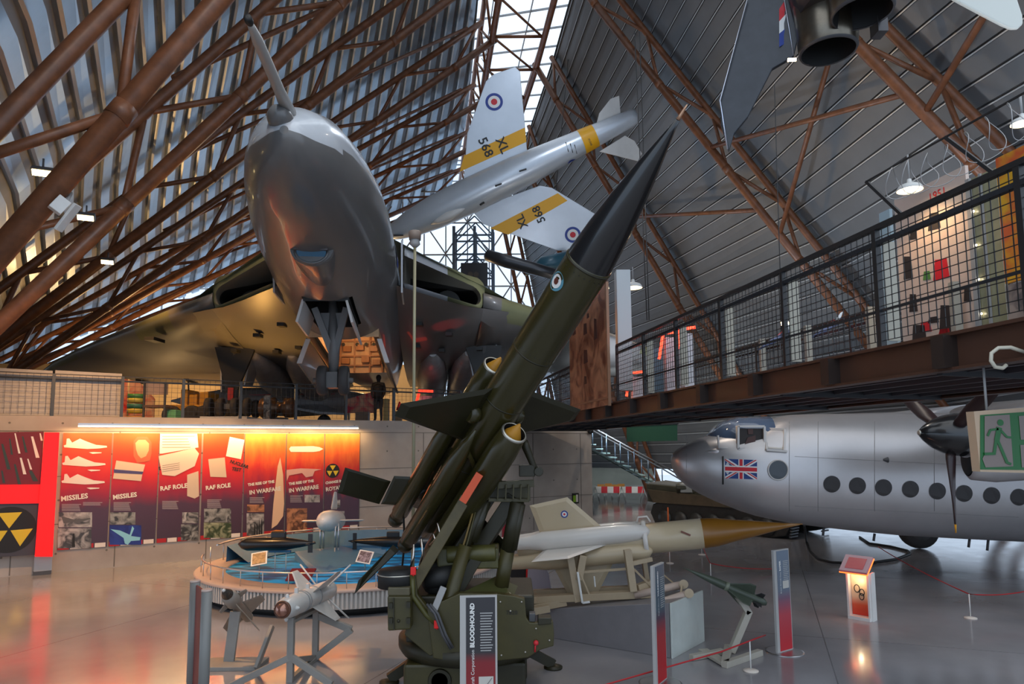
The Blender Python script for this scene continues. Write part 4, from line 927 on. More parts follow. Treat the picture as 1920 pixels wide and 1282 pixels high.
# ================================================================== ROUND SEA DISPLAY
DC = V((-3.95, 17.2, 0)); DR = 3.55
dt = thing('round_sea_display', 'round raised display with bright blue sea surface and slatted white sides', 'display', DC)
MB().lathe([(0, DR-.22), (.16, DR-.22)], DC, V((0, 0, 1)), 72).build('plinth_foot', M_black, dt)
b = MB()
for k in range(260):
    a = 2*PI*k/260; d = V((math.cos(a), math.sin(a), 0))
    if d.y < .35: b.beam(DC+d*DR+V((0, 0, .17)), DC+d*DR+V((0, 0, .50)), .045, .02, d)
b.lathe([(.16, DR-.03), (.5, DR-.03)], DC, V((0, 0, 1)), 72, cap0=False, cap1=False)
b.build('slatted_side', mat('slat_white', (.46, .45, .43), .5), dt)
b = MB(); b.lathe([(.49, DR+.03), (.53, DR+.04), (.545, DR), (.545, DR-.62), (.50, DR-.64)], DC, V((0, 0, 1)), 72, cap0=False, cap1=False); b.build('rim', mat('rim_beige', (.40, .31, .27), .45), dt)
def seamat():
    m = bpy.data.materials.new('printed_sea'); m.use_nodes = True; nt = m.node_tree; b_ = nt.nodes['Principled BSDF']; b_.inputs['Roughness'].default_value = .65; b_.inputs['Specular IOR Level'].default_value = .25
    tc = nt.nodes.new('ShaderNodeTexCoord'); mp2 = nt.nodes.new('ShaderNodeMapping'); mp2.inputs['Rotation'].default_value = (0, 0, -.25); mp2.inputs['Scale'].default_value = (.35, 1.0, 1)
    nt.links.new(tc.outputs['Object'], mp2.inputs['Vector'])
    w = nt.nodes.new('ShaderNodeTexNoise'); w.inputs['Scale'].default_value = 3.2; w.inputs['Detail'].default_value = 4; w.inputs['Distortion'].default_value = .8
    nt.links.new(mp2.outputs['Vector'], w.inputs['Vector'])
    r = nt.nodes.new('ShaderNodeValToRGB'); e = r.color_ramp.elements; e[0].position = .40; e[0].color = (.004, .06, .18, 1); e[1].position = .56; e[1].color = (.006, .33, .85, 1)
    nt.links.new(w.outputs['Fac'], r.inputs['Fac']); nt.links.new(r.outputs['Color'], b_.inputs['Base Color']); return m
MB().lathe([(.50, DR-.60), (.505, 0.01)], DC, V((0, 0, 1)), 72, cap0=False, cap1=False).build('sea_surface', seamat(), dt)
# grey-blue back wave wall with raised prow
M_prow = mat('prow_slate', (.08, .19, .30), .5, var=.06)
b = MB(); pts = [(PI*.34+PI*.66*k/20) for k in range(21)]
def pz(a): return .62+.30*math.exp(-((a-PI*.62)/.5)**2)
inn = [DC+V((math.cos(a), math.sin(a), 0))*(DR-.95)+V((0, 0, .52)) for a in pts]; ou = [DC+V((math.cos(a), math.sin(a), 0))*(DR-.42)+V((0, 0, .93)) for a in pts]; ob = [DC+V((math.cos(a), math.sin(a), 0))*(DR-.40)+V((0, 0, .52)) for a in pts]
b.loft([inn, ou, ob], 0, False, closed=False); b.build('wave_wall', M_prow, dt)
b = MB(); P1 = at(553, 1034, 17.6); P2 = at(640, 1023, 18.6); P3 = at(725, 1022, 18.4); Q1 = gnd(580, 1067, .505); Q2 = gnd(606, 1074, .505); Q3 = gnd(722, 1040, .505)
b.add([P1, P2, P3, Q1, Q2, Q3, V((P1.x, P1.y, .5)), V((P2.x, P2.y, .5)), V((P3.x, P3.y, .5))], [(0, 3, 4, 1), (1, 4, 5, 2), (0, 6, 3), (2, 5, 8), (0, 1, 7, 6), (1, 2, 8, 7)]); b.build('ship_prow', M_prow, dt)
# rail round the rim
b = MB(); zt = .98
def arc(a0, a1, r, z, n=30): return [DC+V((math.cos(a0+(a1-a0)*k/n)*r, math.sin(a0+(a1-a0)*k/n)*r, z)) for k in range(n+1)]
MB().path(arc(-PI*1.32, -PI*.98, DR-.25, zt, 20), .02, 8).build('hand_rail', M_steel, dt); MB().path(arc(-PI*.92, -PI*.12, DR-.12, .86, 40), .016, 8).build('hand_rail', M_steel, dt)
MB().path(arc(PI*.98, PI*.2, DR-.2, zt, 40), .02, 8).build('hand_rail', M_steel, dt)
for k in range(16):
    a = -PI*.92+PI*.8*k/15; d = V((math.cos(a), math.sin(a), 0)); MB().tube(DC+d*(DR-.12)+V((0, 0, .54)), DC+d*(DR-.12)+V((0, 0, .86)), .010, n=6).build('rail_post', M_steel, dt)
for k in range(12):
    a = PI*.2+PI*.85*k/11; d = V((math.cos(a), math.sin(a), 0)); MB().tube(DC+d*(DR-.2)+V((0, 0, .54)), DC+d*(DR-.2)+V((0, 0, zt)), .012, n=6).build('rail_post', M_steel, dt)
cp = at(559, 1097, 14.6)
MB().prism([V((cp.x-.24, cp.y-.1, .60)), V((cp.x+.26, cp.y-.1, .60)), V((cp.x+.32, cp.y+.2, .78)), V((cp.x-.20, cp.y+.2, .78))], V((0, 0, -.03))).build('caption_board', mat('crimson_caption', (.12, .004, .014), .5), dt)
# submarine models, one copied
def submarine(name, A, B, r, label, flip):
    t = thing('submarine_model', label, 'model', A, 'submarine models')
    d = (B-A).normalized(); L = (B-A).length
    M_ = mat('submarine_black', (.010, .010, .011), .28)
    MB().lathe([(0, .02), (.05*L, r*.7), (.12*L, r), (.6*L, r), (.85*L, r*.5), (.97*L, r*.18), (L, .01)], A, d, 20).build('hull', M_, t)
    MB().box(A+d*(.52*L)+V((0, 0, r+.05)), (.34, .10, .16)).build('conning_tower', M_, t, .03)
    MB().box(A+d*(.93*L)+V((0, 0, .0)), (.10, .03, .42)).build('rudder', M_, t); MB().box(A+d*(.93*L), (.10, .42, .025)).build('stern_plane', M_, t)
    MB().box(A+d*(.54*L)-V((0, 0, r+.02)), (.5, .06, .05)).build('cradle', mat('cradle_blue', (.01, .10, .2), .4), t)
    for q in (.48, .62): p = A+d*(q*L)-V((0, 0, r)); MB().tube(p, V((p.x, p.y, .5)), .012, n=6).build('support_rod', mat('rod_clear', (.35, .42, .5), .2), t)
submarine('s', at(447, 1020, 15.9), at(592, 1018, 15.9), .15, 'black submarine model over the blue sea, in front of the posters', 0)
submarine('s2', at(828, 1017, 18.4), at(653, 1014, 18.4), .14, 'black submarine model half hidden by the launcher, right of the white stand-off missile', 1)
# white stand-off missile model
bm = thing('missile_model', 'white winged missile model on twin struts, seen nose-on above the sea display', 'model', at(620, 980, 18.2))
c = at(606, 977, 17.4); c2 = at(634, 975, 19.4); dd = (c2-c).normalized()
MB().lathe([(0, .03), (.04, .11), (.15, .20), (.4, .26), (.9, .28), (1.7, .26), (2.1, .15)], c, dd, 28).build('body', M_wm, bm)
xr = V((dd.y, -dd.x, 0))
for s in (-1, 1): fin([c+dd*.7+xr*s*.22, c+dd*1.15+xr*s*.82, c+dd*1.5+xr*s*.82, c+dd*1.6+xr*s*.22], .05, 'wing', M_wm, bm, V((0, 0, 1)))
fin([c+dd*1.0+V((0, 0, .3)), c+dd*1.4+V((0, 0, .78)), c+dd*1.7+V((0, 0, .78)), c+dd*1.8+V((0, 0, .3))], .05, 'tail_fin', M_wm, bm, xr)
for x, y in ((600, 1028), (606, 1028), (628, 1026), (634, 1026)):
    p = at(x, y, 17.9+.2*((x//2) % 2)); MB().tube(p, V((p.x, p.y, p.z+.62)), .025, n=8).build('strut', M_steel, bm)
    MB().tube(p, V((p.x, p.y, .5)), .018, n=6).build('strut', M_grey, bm)
for (x, y, Y, l) in ((486, 1047, 15.2, 'tilted caption board with a brown picture under the left submarine model'), (684, 1044, 16.0, 'tilted caption board with a purple picture near the launcher')):
    t = thing('caption_stand', l, 'sign', at(x, y, Y), 'sea display captions')
    p = at(x, y, Y); R_ = Matrix.Rotation(-.7, 3, 'X') @ Matrix.Rotation(.12 if x < 600 else -.12, 3, 'Y')
    bd_ = MB().box(p, (.34, .32, .02), Matrix.Rotation(.9, 3, 'X') @ Matrix.Rotation(.2 if x < 600 else -.2, 3, 'Z')).build('board', M_white, t)
    MB().box(p+V((0, -.012, .008)), (.28, .26, .015), Matrix.Rotation(.9, 3, 'X') @ Matrix.Rotation(.2 if x < 600 else -.2, 3, 'Z')).build('picture', photomat('caption_pic', (.05, .03, .04) if x > 600 else (.10, .05, .02), (.35, .3, .38) if x > 600 else (.35, .2, .1), 9), bd_)
    MB().tube(p-V((0, -.03, .05)), V((p.x, p.y+.03, .5)), .014, n=8).build('rod', M_grey, t)
# ================================================================== FOOTBRIDGE ON THE RIGHT
M_bst = mat('bridge_black_steel', (.016, .016, .017), .4)
M_bbr = mat('bridge_brown_beam', (.062, .026, .015), .45, var=.15, scale=2)
M_bund = mat('bridge_underside', (.020, .020, .024), .6)
BZ = 4.25; bdir = V((-.1766, 1, 0)).normalized(); bs = V((bdir.y, -bdir.x, 0))
def bp(Y, s=0.0, z=0.0): return V((4.83-.1766*Y, Y, BZ+z)) + bs*s
Y0, Y1 = 2.6, 27.2; BWD = 2.95
br = thing('footbridge', 'dark steel footbridge with mesh railings crossing the right side overhead', 'bridge', bp(10, 1.5))
MB().prism([bp(Y0, .1, -.06), bp(Y1, .1, -.06), bp(Y1, BWD-.1, -.06), bp(Y0, BWD-.1, -.06)], V((0, 0, .05))).build('deck', M_bund, br)
for s in (0.05, BWD-.05):
    b = MB(); b.beam(bp(Y0, s, -.16), bp(Y1, s, -.16), .02, .30); b.beam(bp(Y0, s, -.01), bp(Y1, s, -.01), .16, .03); b.beam(bp(Y0, s, -.31), bp(Y1, s, -.31), .16, .025)
    b.build('edge_beam', M_bbr, br)
for k in range(16):
    Y = 4.4+1.55*k
    if Y < Y1: MB().beam(bp(Y-.06, -.03, -.02), bp(Y-.06, -.03, -.30), .14, .14, bdir).build('beam_stiffener', mat('stiffener_dark_brown', (.022, .013, .010), .5), br)
for s in (.45, .95, 1.45, 1.95, 2.45): MB().beam(bp(Y0, s, -.22), bp(Y1, s, -.22), .05, .16).build('joist', mat('joist_dull_mauve', (.055, .045, .05), .45), br)
for k in range(10):
    Y = 3.6+2.5*k; MB().beam(bp(Y, .1, -.30), bp(Y+.5, BWD-.1, -.30), .05, .08).build('cross_brace', M_bund, br)
HR = 1.20
def railing(s, ys, pitch, wr):
    for a, b in zip(ys[:-1], ys[1:]):
        w = MB(); L = (bp(b)-bp(a)).length; n = max(4, int(L/pitch)); m = int((HR-.08)/(pitch*.92))
        for k in range(1, n): p = bp(a+(b-a)*k/n, s, .06); w.beam(p, p+V((0, 0, HR-.08)), wr, wr, bdir)
        for k in range(m+1): z = .06+(HR-.08)*k/m; w.beam(bp(a, s, z), bp(b, s, z), wr, wr)
        w.build('mesh_panel', M_bst, br)
    for y in ys: MB().beam(bp(y, s, -.02), bp(y, s, HR), .055, .055, bdir).build('rail_post', M_bst, br)
    for z, w_, h_ in ((HR, .06, .05), (HR-.16, .045, .045), (.36, .025, .025)): MB().beam(bp(ys[0], s, z), bp(ys[-1], s, z), w_, h_).build('top_rail' if z == HR else 'hand_rail', M_bst if z == HR else mat('rail_satin', (.05, .055, .065), .25, .6), br)
nY = [2.65, 3.55, 5.1, 6.67, 8.3, 9.9, 11.5, 13.0, 14.55]
railing(0.0, nY, .088, .0068)
railing(0.0, [17.95, 19.5, 21.05, 22.6, 24.15, 25.7, 27.2], .13, .010)
railing(BWD, [8.0, 11, 14, 17, 20, 23, 26], .20, .010)
for y in nY[:-1]: MB().box(bp(y-.03, .115, .56), (.02, .13, 1.0), Matrix((bdir, bs, V((0, 0, 1)))).transposed()).build('post_backing_strip', mat('putty_strip', (.42, .40, .33), .5), br)
for y in nY[2:-1]:
    b = MB(); b.box(bp(y+.12, BWD-.4, .62), (.10, .10, 1.1)); b.build('rear_post', mat('putty_post', (.36, .33, .27), .5), br)
# barbed wire outriggers and coil
t = thing('barbed_wire_frame', 'black outrigger frame with loose coils of barbed wire above the bridge railing', 'wire', bp(5.5, 0, 1.5))
for y in (6.75, 5.75, 4.85, 4.2):
    MB().beam(bp(y, .0, 1.72), bp(y-.42, .05, 1.20), .028, .028).build('outrigger_arm', M_bst, t)
MB().beam(bp(6.75, 0, 1.72), bp(3.4, 0, 1.72), .014, .014).build('top_wire', M_bst, t)
b = MB(); n = 560; pts = []
for k in range(n):
    a = k*2*PI/40; y = 6.6-3.0*k/n; r = .16+.03*math.sin(k*.13)
    pts.append(bp(y-.15+.06*math.sin(k*.31), .02+r*math.cos(a)*.8, 1.52+r*math.sin(a)))
b.path(pts, .0035, 4); b.build('wire_coil', mat('galvanised_wire', (.42, .42, .42), .4, .7), t)
# pendant lamps
M_bulb = emis('lamp_glow', (1.0, .78, .45), 9.0)
def pendant(p, r, label, rod=.6):
    t = thing('pendant_lamp', label, 'lamp', p, 'pendant lamps over the bridge')
    MB().lathe([(0, r), (r*.18, r*.99), (r*.42, r*.82), (r*.58, r*.45), (r*.66, r*.22), (r*.95, r*.18), (r*1.0, .02)], p, V((0, 0, 1)), 28, cap0=False).build('shade', mat('enamel_white', (.62, .62, .60), .3), t)
    MB().lathe([(r*.10, r*.93), (r*.02, r*.5), (0.01, .01)], p, V((0, 0, 1)), 24, cap0=False, cap1=False).build('diffuser', M_bulb, t)
    MB().tube(p+V((0, 0, r)), p+V((0, 0, r+rod)), .012, n=8).build('hanger_rod', M_grey, t)
    return t
p = at(1706, 357, 9.2); pendant(p, .165, 'round white pendant lamp lighting the picture panel on the bridge', .35); light_spot('pendant_light', p-V((0, 0, .05)), p-V((-.3, 0, 3)), (1, .66, .34), 45, 130, .1)
p = at(1187, 540, 16.2); pendant(p, .22, 'white pendant lamp right of the pale column on the bridge', .3); light_spot('pendant_light', p-V((0, 0, .05)), p-V((.2, 0, 3)), (1, .7, .4), 120, 140, .1)
p = at(1128, 541, 17.6); pendant(p, .20, 'white pendant lamp half hidden behind the tall missile, over the wooden panel', .3); light_spot('pendant_light', p-V((.5, 0.5, .0)), p-V((.2, 0.2, 3)), (1, .55, .25), 260, 140, .1)
p = at(1917, 232, 6.4); pendant(p, .10, 'pendant lamp at the right edge inside the barbed wire frame', .2)
# picture boards on the bridge
t = thing('picture_board', 'tall rust and tan woodgrain picture board hanging outside the bridge railing', 'board', bp(16.3, -.1))
MB().prism([bp(14.75, -.16, -.06), bp(17.85, -.16, -.06), bp(17.85, -.16, 2.42), bp(14.75, -.16, 2.62)], bs*.05).build('panel', photomat('woodgrain_print', (.16, .05, .025), (.48, .24, .13), 1.6), t)
b = MB(); b.beam(bp(14.72, -.14, -.08), bp(14.72, -.14, 2.64), .06, .08, bdir); b.beam(bp(14.72, -.16, .10), bp(17.85, -.16, .10), .03, .05); b.build('frame', mat('frame_tan', (.30, .16, .09), .5), t)
for yy, zz, w_, h_ in ((16.2, 1.75, .3, .28), (16.2, 1.05, .32, .34), (16.3, .55, .22, .2), (16.0, 2.1, .2, .12), (15.4, 1.5, .25, .5), (17.2, 1.9, .3, .3)):
    MB().prism([bp(yy, -.165, zz), bp(yy+w_, -.165, zz), bp(yy+w_*.9, -.165, zz+h_), bp(yy+.04, -.165, zz+h_*.9)], bs*.004).build('printed_figure', mat('print_umber', (.07, .025, .02), .5), t)
t = tag(MB().box(at(1170, 598, 15.2)+V((0, .1, -.25)), (.32, .32, 2.75)).build('pale_column', mat('column_pale', (.50, .54, .55), .45), None, .01), 'pale grey square column standing on the bridge beside the woodgrain board', 'column')
def board(Ya, Yb, z0, z1, s, name, m, label, cat='board'):
    t = thing(name, label, cat, bp((Ya+Yb)/2, s))
    f = MB().prism([bp(Ya, s, z0), bp(Yb, s, z0), bp(Yb, s, z1), bp(Ya, s, z1)], bs*.05).build('panel', m, t); return t, f
t, f = board(8.27, 9.55, .1, 2.72, BWD-.25, 'story_board', mat('board_pinkish_white', (.60, .47, .40), .5, var=.04), 'pinkish white story board with small black and red pictures, behind the bridge mesh')
for yy, zz, w_, h_, c_ in ((9.55, 2.02, .22, .26, 0), (10.02, 2.0, .14, .12, 0), (10.15, 1.45, .18, .36, 0), (9.80, 1.35, .14, .14, 2), (9.45, 1.3, .28, .3, 1), (10.1, .95, .16, .28, 0), (9.95, .35, .3, .42, 0), (9.85, .62, .22, .16, 1), (9.3, .35, .4, .6, 0), (9.7, .72, .2, .1, 0), (9.5, .5, .22, .12, 1), (9.1, .9, .12, .2, 0), (10.05, .12, .22, .22, 0), (9.42, .12, .2, .22, 0)):
    yy = 8.27+(yy-9.05)*.914
    MB().prism([bp(yy, BWD-.256, zz), bp(yy+w_, BWD-.256, zz+.02), bp(yy+w_*.8, BWD-.256, zz+h_), bp(yy+w_*.1, BWD-.256, zz+h_*.9)], bs*.004).build('small_picture', [mat('picture_black', (.03, .025, .025), .5), M_rred, mat('picture_green', (.08, .22, .05), .5)][c_], f)
text('lettering', '1951', bp(8.9, BWD-.258, 2.45), -bdir, V((0, 0, 1)), .16, M_red, f)
board(9.6, 9.82, .1, 2.6, BWD-.3, 'blue_edge_strip', mat('strip_pale_blue', (.38, .50, .56), .5), 'pale blue upright strip left of the pinkish white story board', 'board')
t, f = board(7.83, 8.22, .1, 2.5, BWD-.25, 'showcase', mat('showcase_olive_glass', (.30, .28, .17), .2, var=.2, scale=2), 'olive tinted showcase with small lights, right of the story board on the bridge', 'showcase')
b = MB()
for z in (2.05, 1.6, 1.15, .7): b.sphere(bp(8.16, BWD-.28, z), .014, 8)
b.build('shelf_light', emis('shelf_light', (1, .9, .7), 12), f); b = MB(); b.beam(bp(8.21, BWD-.28, .1), bp(8.21, BWD-.28, 2.5), .04, .06, bdir); b.beam(bp(8.03, BWD-.28, .1), bp(8.03, BWD-.28, 2.5), .03, .03, bdir); b.build('showcase_frame', M_grey, f)
board(6.8, 7.80, 1.0, 2.6, BWD-.27, 'colour_poster', photomat('orange_poster', (.62, .33, .02), (.55, .10, .03), 2.2), 'bright yellow and orange poster at the right end of the bridge display', 'poster')
board(6.8, 7.80, .1, .98, BWD-.27, 'lower_poster', photomat('grey_mauve_poster', (.12, .10, .10), (.35, .28, .24), 2.5), 'grey mauve picture panel below the orange poster on the bridge', 'poster')
# red-lit kiosks further along
M_neon = emis('red_neon', (1.0, .05, .02), 5.0)
def kiosk_b(px0, px1, ytop, ybot, Y, label, red):
    t = thing('display_kiosk', label, 'display', at((px0+px1)/2, ybot, Y), 'kiosks on the bridge')
    a = at(px0, ybot, Y); b_ = at(px1, ybot, Y); top = at(px0, ytop, Y).z; zb = BZ
    MB().box(V(((a.x+b_.x)/2, Y+.15, (zb+top)/2)), (b_.x-a.x, .3, top-zb)).build('cabinet', mat('kiosk_white', (.62, .60, .62), .4), t)
    if red:
        q = MB(); w = (b_.x-a.x)*.5+.05; cx = (a.x+b_.x)/2
        q.beam((cx-w, Y, top+.08), (cx+w, Y, top+.12), .05, .05); q.beam((cx-w, Y, top+.08), (cx-w-.1, Y, top-.45), .05, .05); q.build('neon_frame', M_neon, t)
kiosk_b(1251, 1276, 632, 722, 13.9, 'white kiosk with a red neon frame, left of the bridge post', True)
kiosk_b(1284, 1302, 625, 716, 13.2, 'white kiosk with a red neon top, right of the bridge post', True)
kiosk_b(1187, 1207, 706, 740, 15.6, 'low white kiosk with an orange-red lit top near the pale column', True)
tag(MB().box(at(1234, 692, 14.6)+V((0, .1, 0)), (.34, .06, .95)).build('display_board', mat('panel_dull_blue', (.10, .17, .22), .5), None), 'dull blue panel beside the red neon kiosk on the bridge', 'board')
# small aircraft model tips and a floodlight seen through the mesh
for x, y, Y, l in ((1560, 610, 12.6, 'model jet with red and blue fin seen through the bridge mesh, right-hand one'), (1462, 632, 12.9, 'model jet with red and blue fin seen through the bridge mesh, left-hand one')):
    t = thing('model_jet', l, 'model', at(x, y, Y), 'model jets beyond the bridge')
    p = at(x, y, Y); d = V((1, .25, .55)).normalized()
    MB().lathe([(-.55, .01), (-.2, .05), (.1, .05), (.3, .02)], p, d, 12).build('fuselage', mat('model_slate', (.10, .12, .22), .4), t)
    fin([p-d*.3, p+d*.1+V((0, .25, .05)), p+d*.2+V((0, .25, .08)), p+d*.15], .012, 'wing', M_rred, t, V((0, 0, 1))); fin([p-d*.0, p+d*.22+V((0, 0, .14)), p+d*.3+V((0, 0, .14)), p+d*.2], .012, 'tail_fin', M_rwhite, t, V((0, 1, 0)))
    q = bp(Y, BWD-.2); MB().tube(V((p.x, p.y, p.z-.04)), V((p.x, p.y, BZ)), .01, n=6).build('model_stand', M_dgrey, t)
def flood(p, d, sc, label, grp=None, col=(1, .72, .38), pw=0, s=16):
    t = thing('floodlight', label, 'lamp', p, grp); d = V(d).normalized(); x, y = perp(d); 
    if abs(y.z) < abs(x.z): x, y = y, x
    R = Matrix((x, d, y)).transposed() if x.cross(d).dot(y) > 0 else Matrix((-x, d, y)).transposed()
    MB().box(p-d*sc*.25, (sc, sc*.4, sc*.45), R).build('housing', M_dgrey, t, .01); MB().box(p-d*sc*.03, (sc*.86, sc*.03, sc*.32), R).build('lens', emis('flood_lens_%d' % s, col, s), t)
    MB().tube(p-d*sc*.3, p-d*sc*.3+V((0, 0, sc*.7)), sc*.05, n=8).build('bracket', M_dgrey, t)
    if pw: light_spot('floodlight_beam', p+d*.05, p+d*5, col, pw, 120, .15)
flood(at(1473, 606, 14.5), (-.4, -1, -.1), .22, 'small bright floodlight seen through the bridge mesh', 'hall floodlights', s=40)
# white cable loop on the bridge beam
c = at(1890, 668, 5.25); MB().path([at(1921, 660, 5.2), at(1895, 651, 5.22), at(1872, 652, 5.25), at(1859, 662, 5.26), at(1858, 676, 5.26), at(1866, 688, 5.27), at(1880, 690, 5.28), at(1887, 684, 5.28)], .014, 8)
o = MB(); o.path([at(1921, 660, 5.2), at(1895, 651, 5.22), at(1872, 652, 5.25), at(1859, 662, 5.26), at(1858, 676, 5.26), at(1866, 688, 5.27), at(1880, 690, 5.28), at(1887, 684, 5.28)], .015, 8)
o.build('hooked_cable_end', mat('cable_cream', (.55, .52, .42), .4), br)['label'] = 'cream hooked cable end on the beam'
# exit sign under the bridge
t = thing('exit_sign', 'green and white emergency exit sign with running man, hanging under the bridge', 'sign', at(1880, 828, 5.6))
Ye = 5.62
def ep(x, y, d=0.0): return at(x, y, Ye-d)
e0, e1, e2, e3 = ep(1826, 771), ep(2010, 757), ep(2010, 889), ep(1838, 884)
M_esg = mat('exit_green', (.003, .11, .015), .35); M_esw = mat('exit_white', (.20, .155, .135), .35)
MB().prism([e0, e1, e2, e3], V((0, .10, 0))).build('box', mat('exit_box_tan', (.50, .36, .24), .4), t)
pn = MB(); pn.prism([ep(1838, 778, .004), ep(2004, 766, .004), ep(2004, 882, .004), ep(1838, 880, .004)], V((0, .003, 0)))
pl = pn.build('green_face', M_esg, t)
g = MB()
g.poly([ep(1846, 780, .008), ep(1893, 777, .008), ep(1900, 874, .008), ep(1848, 876, .008), ep(1842, 860, .008), ep(1846, 852, .008)][::-1], 0)
g.poly([ep(1910, 780, .008), ep(2000, 772, .008), ep(2000, 822, .008), ep(1914, 824, .008)][::-1], 0); g.poly([ep(1913, 834, .008), ep(2000, 832, .008), ep(2000, 876, .008), ep(1916, 876, .008)][::-1], 0)
g.build('white_areas', M_esw, pl)
mn_ = MB(); hc = ep(1876, 792, .012)
mn_.disc(hc, V((0, -1, 0)), .026, 16)
def limb(a, b, w): mn_.beam(ep(*a, .013), ep(*b, .013), w, .003, (0, 1, 0))
limb((1874, 801), (1869, 826), .042); limb((1872, 804), (1857, 806), .018); limb((1857, 806), (1852, 817), .018); limb((1876, 806), (1888, 819), .018); limb((1888, 819), (1897, 820), .016)
limb((1868, 824), (1864, 852), .024); limb((1866, 850), (1846, 851), .022); limb((1871, 826), (1888, 866), .024); limb((1886, 866), (1896, 870), .02)
mn_.build('running_man', M_esg, pl)
MB().tube(ep(1850, 770, -.05), V((ep(1850, 770, -.05).x, Ye+.05, BZ-.3)), .01, n=6).build('hanger', M_grey, t); MB().tube(ep(1990, 760, -.05), V((ep(1990, 760, -.05).x, Ye+.05, BZ-.3)), .01, n=6).build('hanger', M_grey, t)
# ================================================================== SILVER TRANSPORT AIRCRAFT ON THE RIGHT
M_sil = mat('transport_silver', (.52, .50, .50), .34, .55, var=.05, scale=1.5, rvar=.06)
M_silw = mat('transport_trim', (.58, .56, .54), .4)
YC = 17.5
YS = [(1259.5, 861, 863, .04), (1262, 853, 876, .26), (1266, 847, 888, .38), (1274, 840, 900, .50), (1288, 832, 912, .64), (1310, 822, 926, .80), (1340, 814, 941, .95), (1382, 806, 958, 1.06), (1410, 800, 967, 1.10), (1440, 786, 974, 1.13),
      (1475, 778, 981, 1.15), (1530, 776, 988, 1.16), (1600, 775, 996, 1.17), (1660, 774, 1002, 1.17), (1780, 774, 1009, 1.17), (1900, 774, 1015, 1.17), (2050, 776, 1020, 1.15), (2250, 784, 1022, 1.05)]
yk = thing('transport_aircraft', 'silver four-engined transport aircraft with union flag and round black cabin windows, under the bridge', 'aircraft', at(1660, 1002, YC))
YR = []
for x, t_, b_, w in YS: p0 = at(x, t_, YC); p1 = at(x, b_, YC); YR.append((p0.x, p0.z, p1.z, w))
EX = 2.5
def ysec(r, n=40):
    x, zt, zb, w = r; zc = (zt+zb)/2; h = (zt-zb)/2; o = []
    for k in range(n):
        a = 2*PI*k/n; c, s = math.cos(a), math.sin(a)
        o.append(V((x, YC + w*math.copysign(abs(c)**(2/EX), c), zc + h*math.copysign(abs(s)**(2/EX), s))))
    return o
MB().loft([ysec(r) for r in YR], 0, True, True, True).build('fuselage', M_sil, yk)
def yside(px, py, e=0.0):
    Y = YC-1.1
    for _ in range(5):
        p = at(px, py, Y)
        for i in range(len(YR)-1):
            if YR[i][0] <= p.x <= YR[i+1][0]: break
        t = (p.x-YR[i][0])/(YR[i+1][0]-YR[i][0]); q = [YR[i][k]*(1-t)+YR[i+1][k]*t for k in range(4)]
        zc = (q[1]+q[2])/2; h = (q[1]-q[2])/2; r = max(0, 1-min(1, abs((p.z-zc)/h))**EX)
        Y = YC - q[3]*r**(1/EX)
    return at(px, py, Y-e)
M_blk = mat('blanked_window', (.022, .018, .018), .35)
for x, y in ((1560, 907.5), (1608, 910.5), (1657, 914), (1707.5, 917), (1758, 920.5), (1808, 925), (1860, 929), (1911, 932)):
    MB().poly([yside(x+15.8*math.cos(2*PI*k/28), y+15.8*math.sin(2*PI*k/28), .012) for k in range(28)][::-1]).build('cabin_window', M_blk, yk)
w = MB().poly([yside(1459+18*math.cos(2*PI*k/28), 881+18*math.sin(2*PI*k/28), .012) for k in range(28)][::-1]).build('port_window', mat('port_glass', (.03, .036, .045), .15), yk)
b = MB(); b.path([yside(1459+18.6*math.cos(2*PI*k/28), 881+18.6*math.sin(2*PI*k/28), .012) for k in range(29)], .018, 6, cap=False); b.build('window_rim', M_silw, w)
# union flag
fx0, fx1 = 1359.5, 1419.5
def fp(u, v, e=.014):                     # u 0..60 across, v 0..36 down
    x = fx0 + (fx1-fx0)*u/60; y = 860.0 + 36.5*v/36 + 2.2*u/60; return yside(x, y, e)
def frect(mb, u0, v0, u1, v1, mi, e):
    mb.poly([fp(u0, v0, e), fp(u0, v1, e), fp(u1, v1, e), fp(u1, v0, e)][::-1], mi)
def clipquad(mb, pts, mi, e): mb.poly([fp(u, v, e) for u, v in pts][::-1], mi)
fl = MB()
for k in range(6): frect(fl, k*10, 0, k*10+10, 36, 0, .012)
for (sx_, sy_) in ((0, 0), (1, 0), (0, 1), (1, 1)):
    m_ = lambda u, v: (60-u if sx_ else u, 36-v if sy_ else v)
    clipquad(fl, [m_(0, 0), m_(5.5, 0), m_(30, 14.7), m_(30, 18), m_(24.5, 18), m_(0, 3.3)], 1, .015)
    off = 1 if (sx_ + sy_) % 2 == 0 else 0
    if off: clipquad(fl, [m_(0, 0), m_(0, 2.3), m_(20, 14.3), m_(24, 14.3)], 2, .018)
    else: clipquad(fl, [m_(0, 0), m_(3.8, 0), m_(26, 13.3), m_(22, 13.3)], 2, .018)
frect(fl, 0, 12, 30, 24, 1, .021); frect(fl, 30, 12, 60, 24, 1, .021); frect(fl, 25, 0, 35, 36, 1, .0212)
frect(fl, 0, 14.4, 30, 21.6, 2, .024); frect(fl, 30, 14.4, 60, 21.6, 2, .024); frect(fl, 27, 0, 33, 36, 2, .0242)
fl.build('union_flag', [mat('flag_blue', (.006, .04, .20), .5), M_rwhite, mat('flag_red', (.58, .008, .02), .5)], yk)
MB().path([yside(1355.5, 855, .02), yside(1355.5, 880, .02), yside(1355.5, 908, .02)], .018, 6).build('painted_flagstaff', M_black, yk)
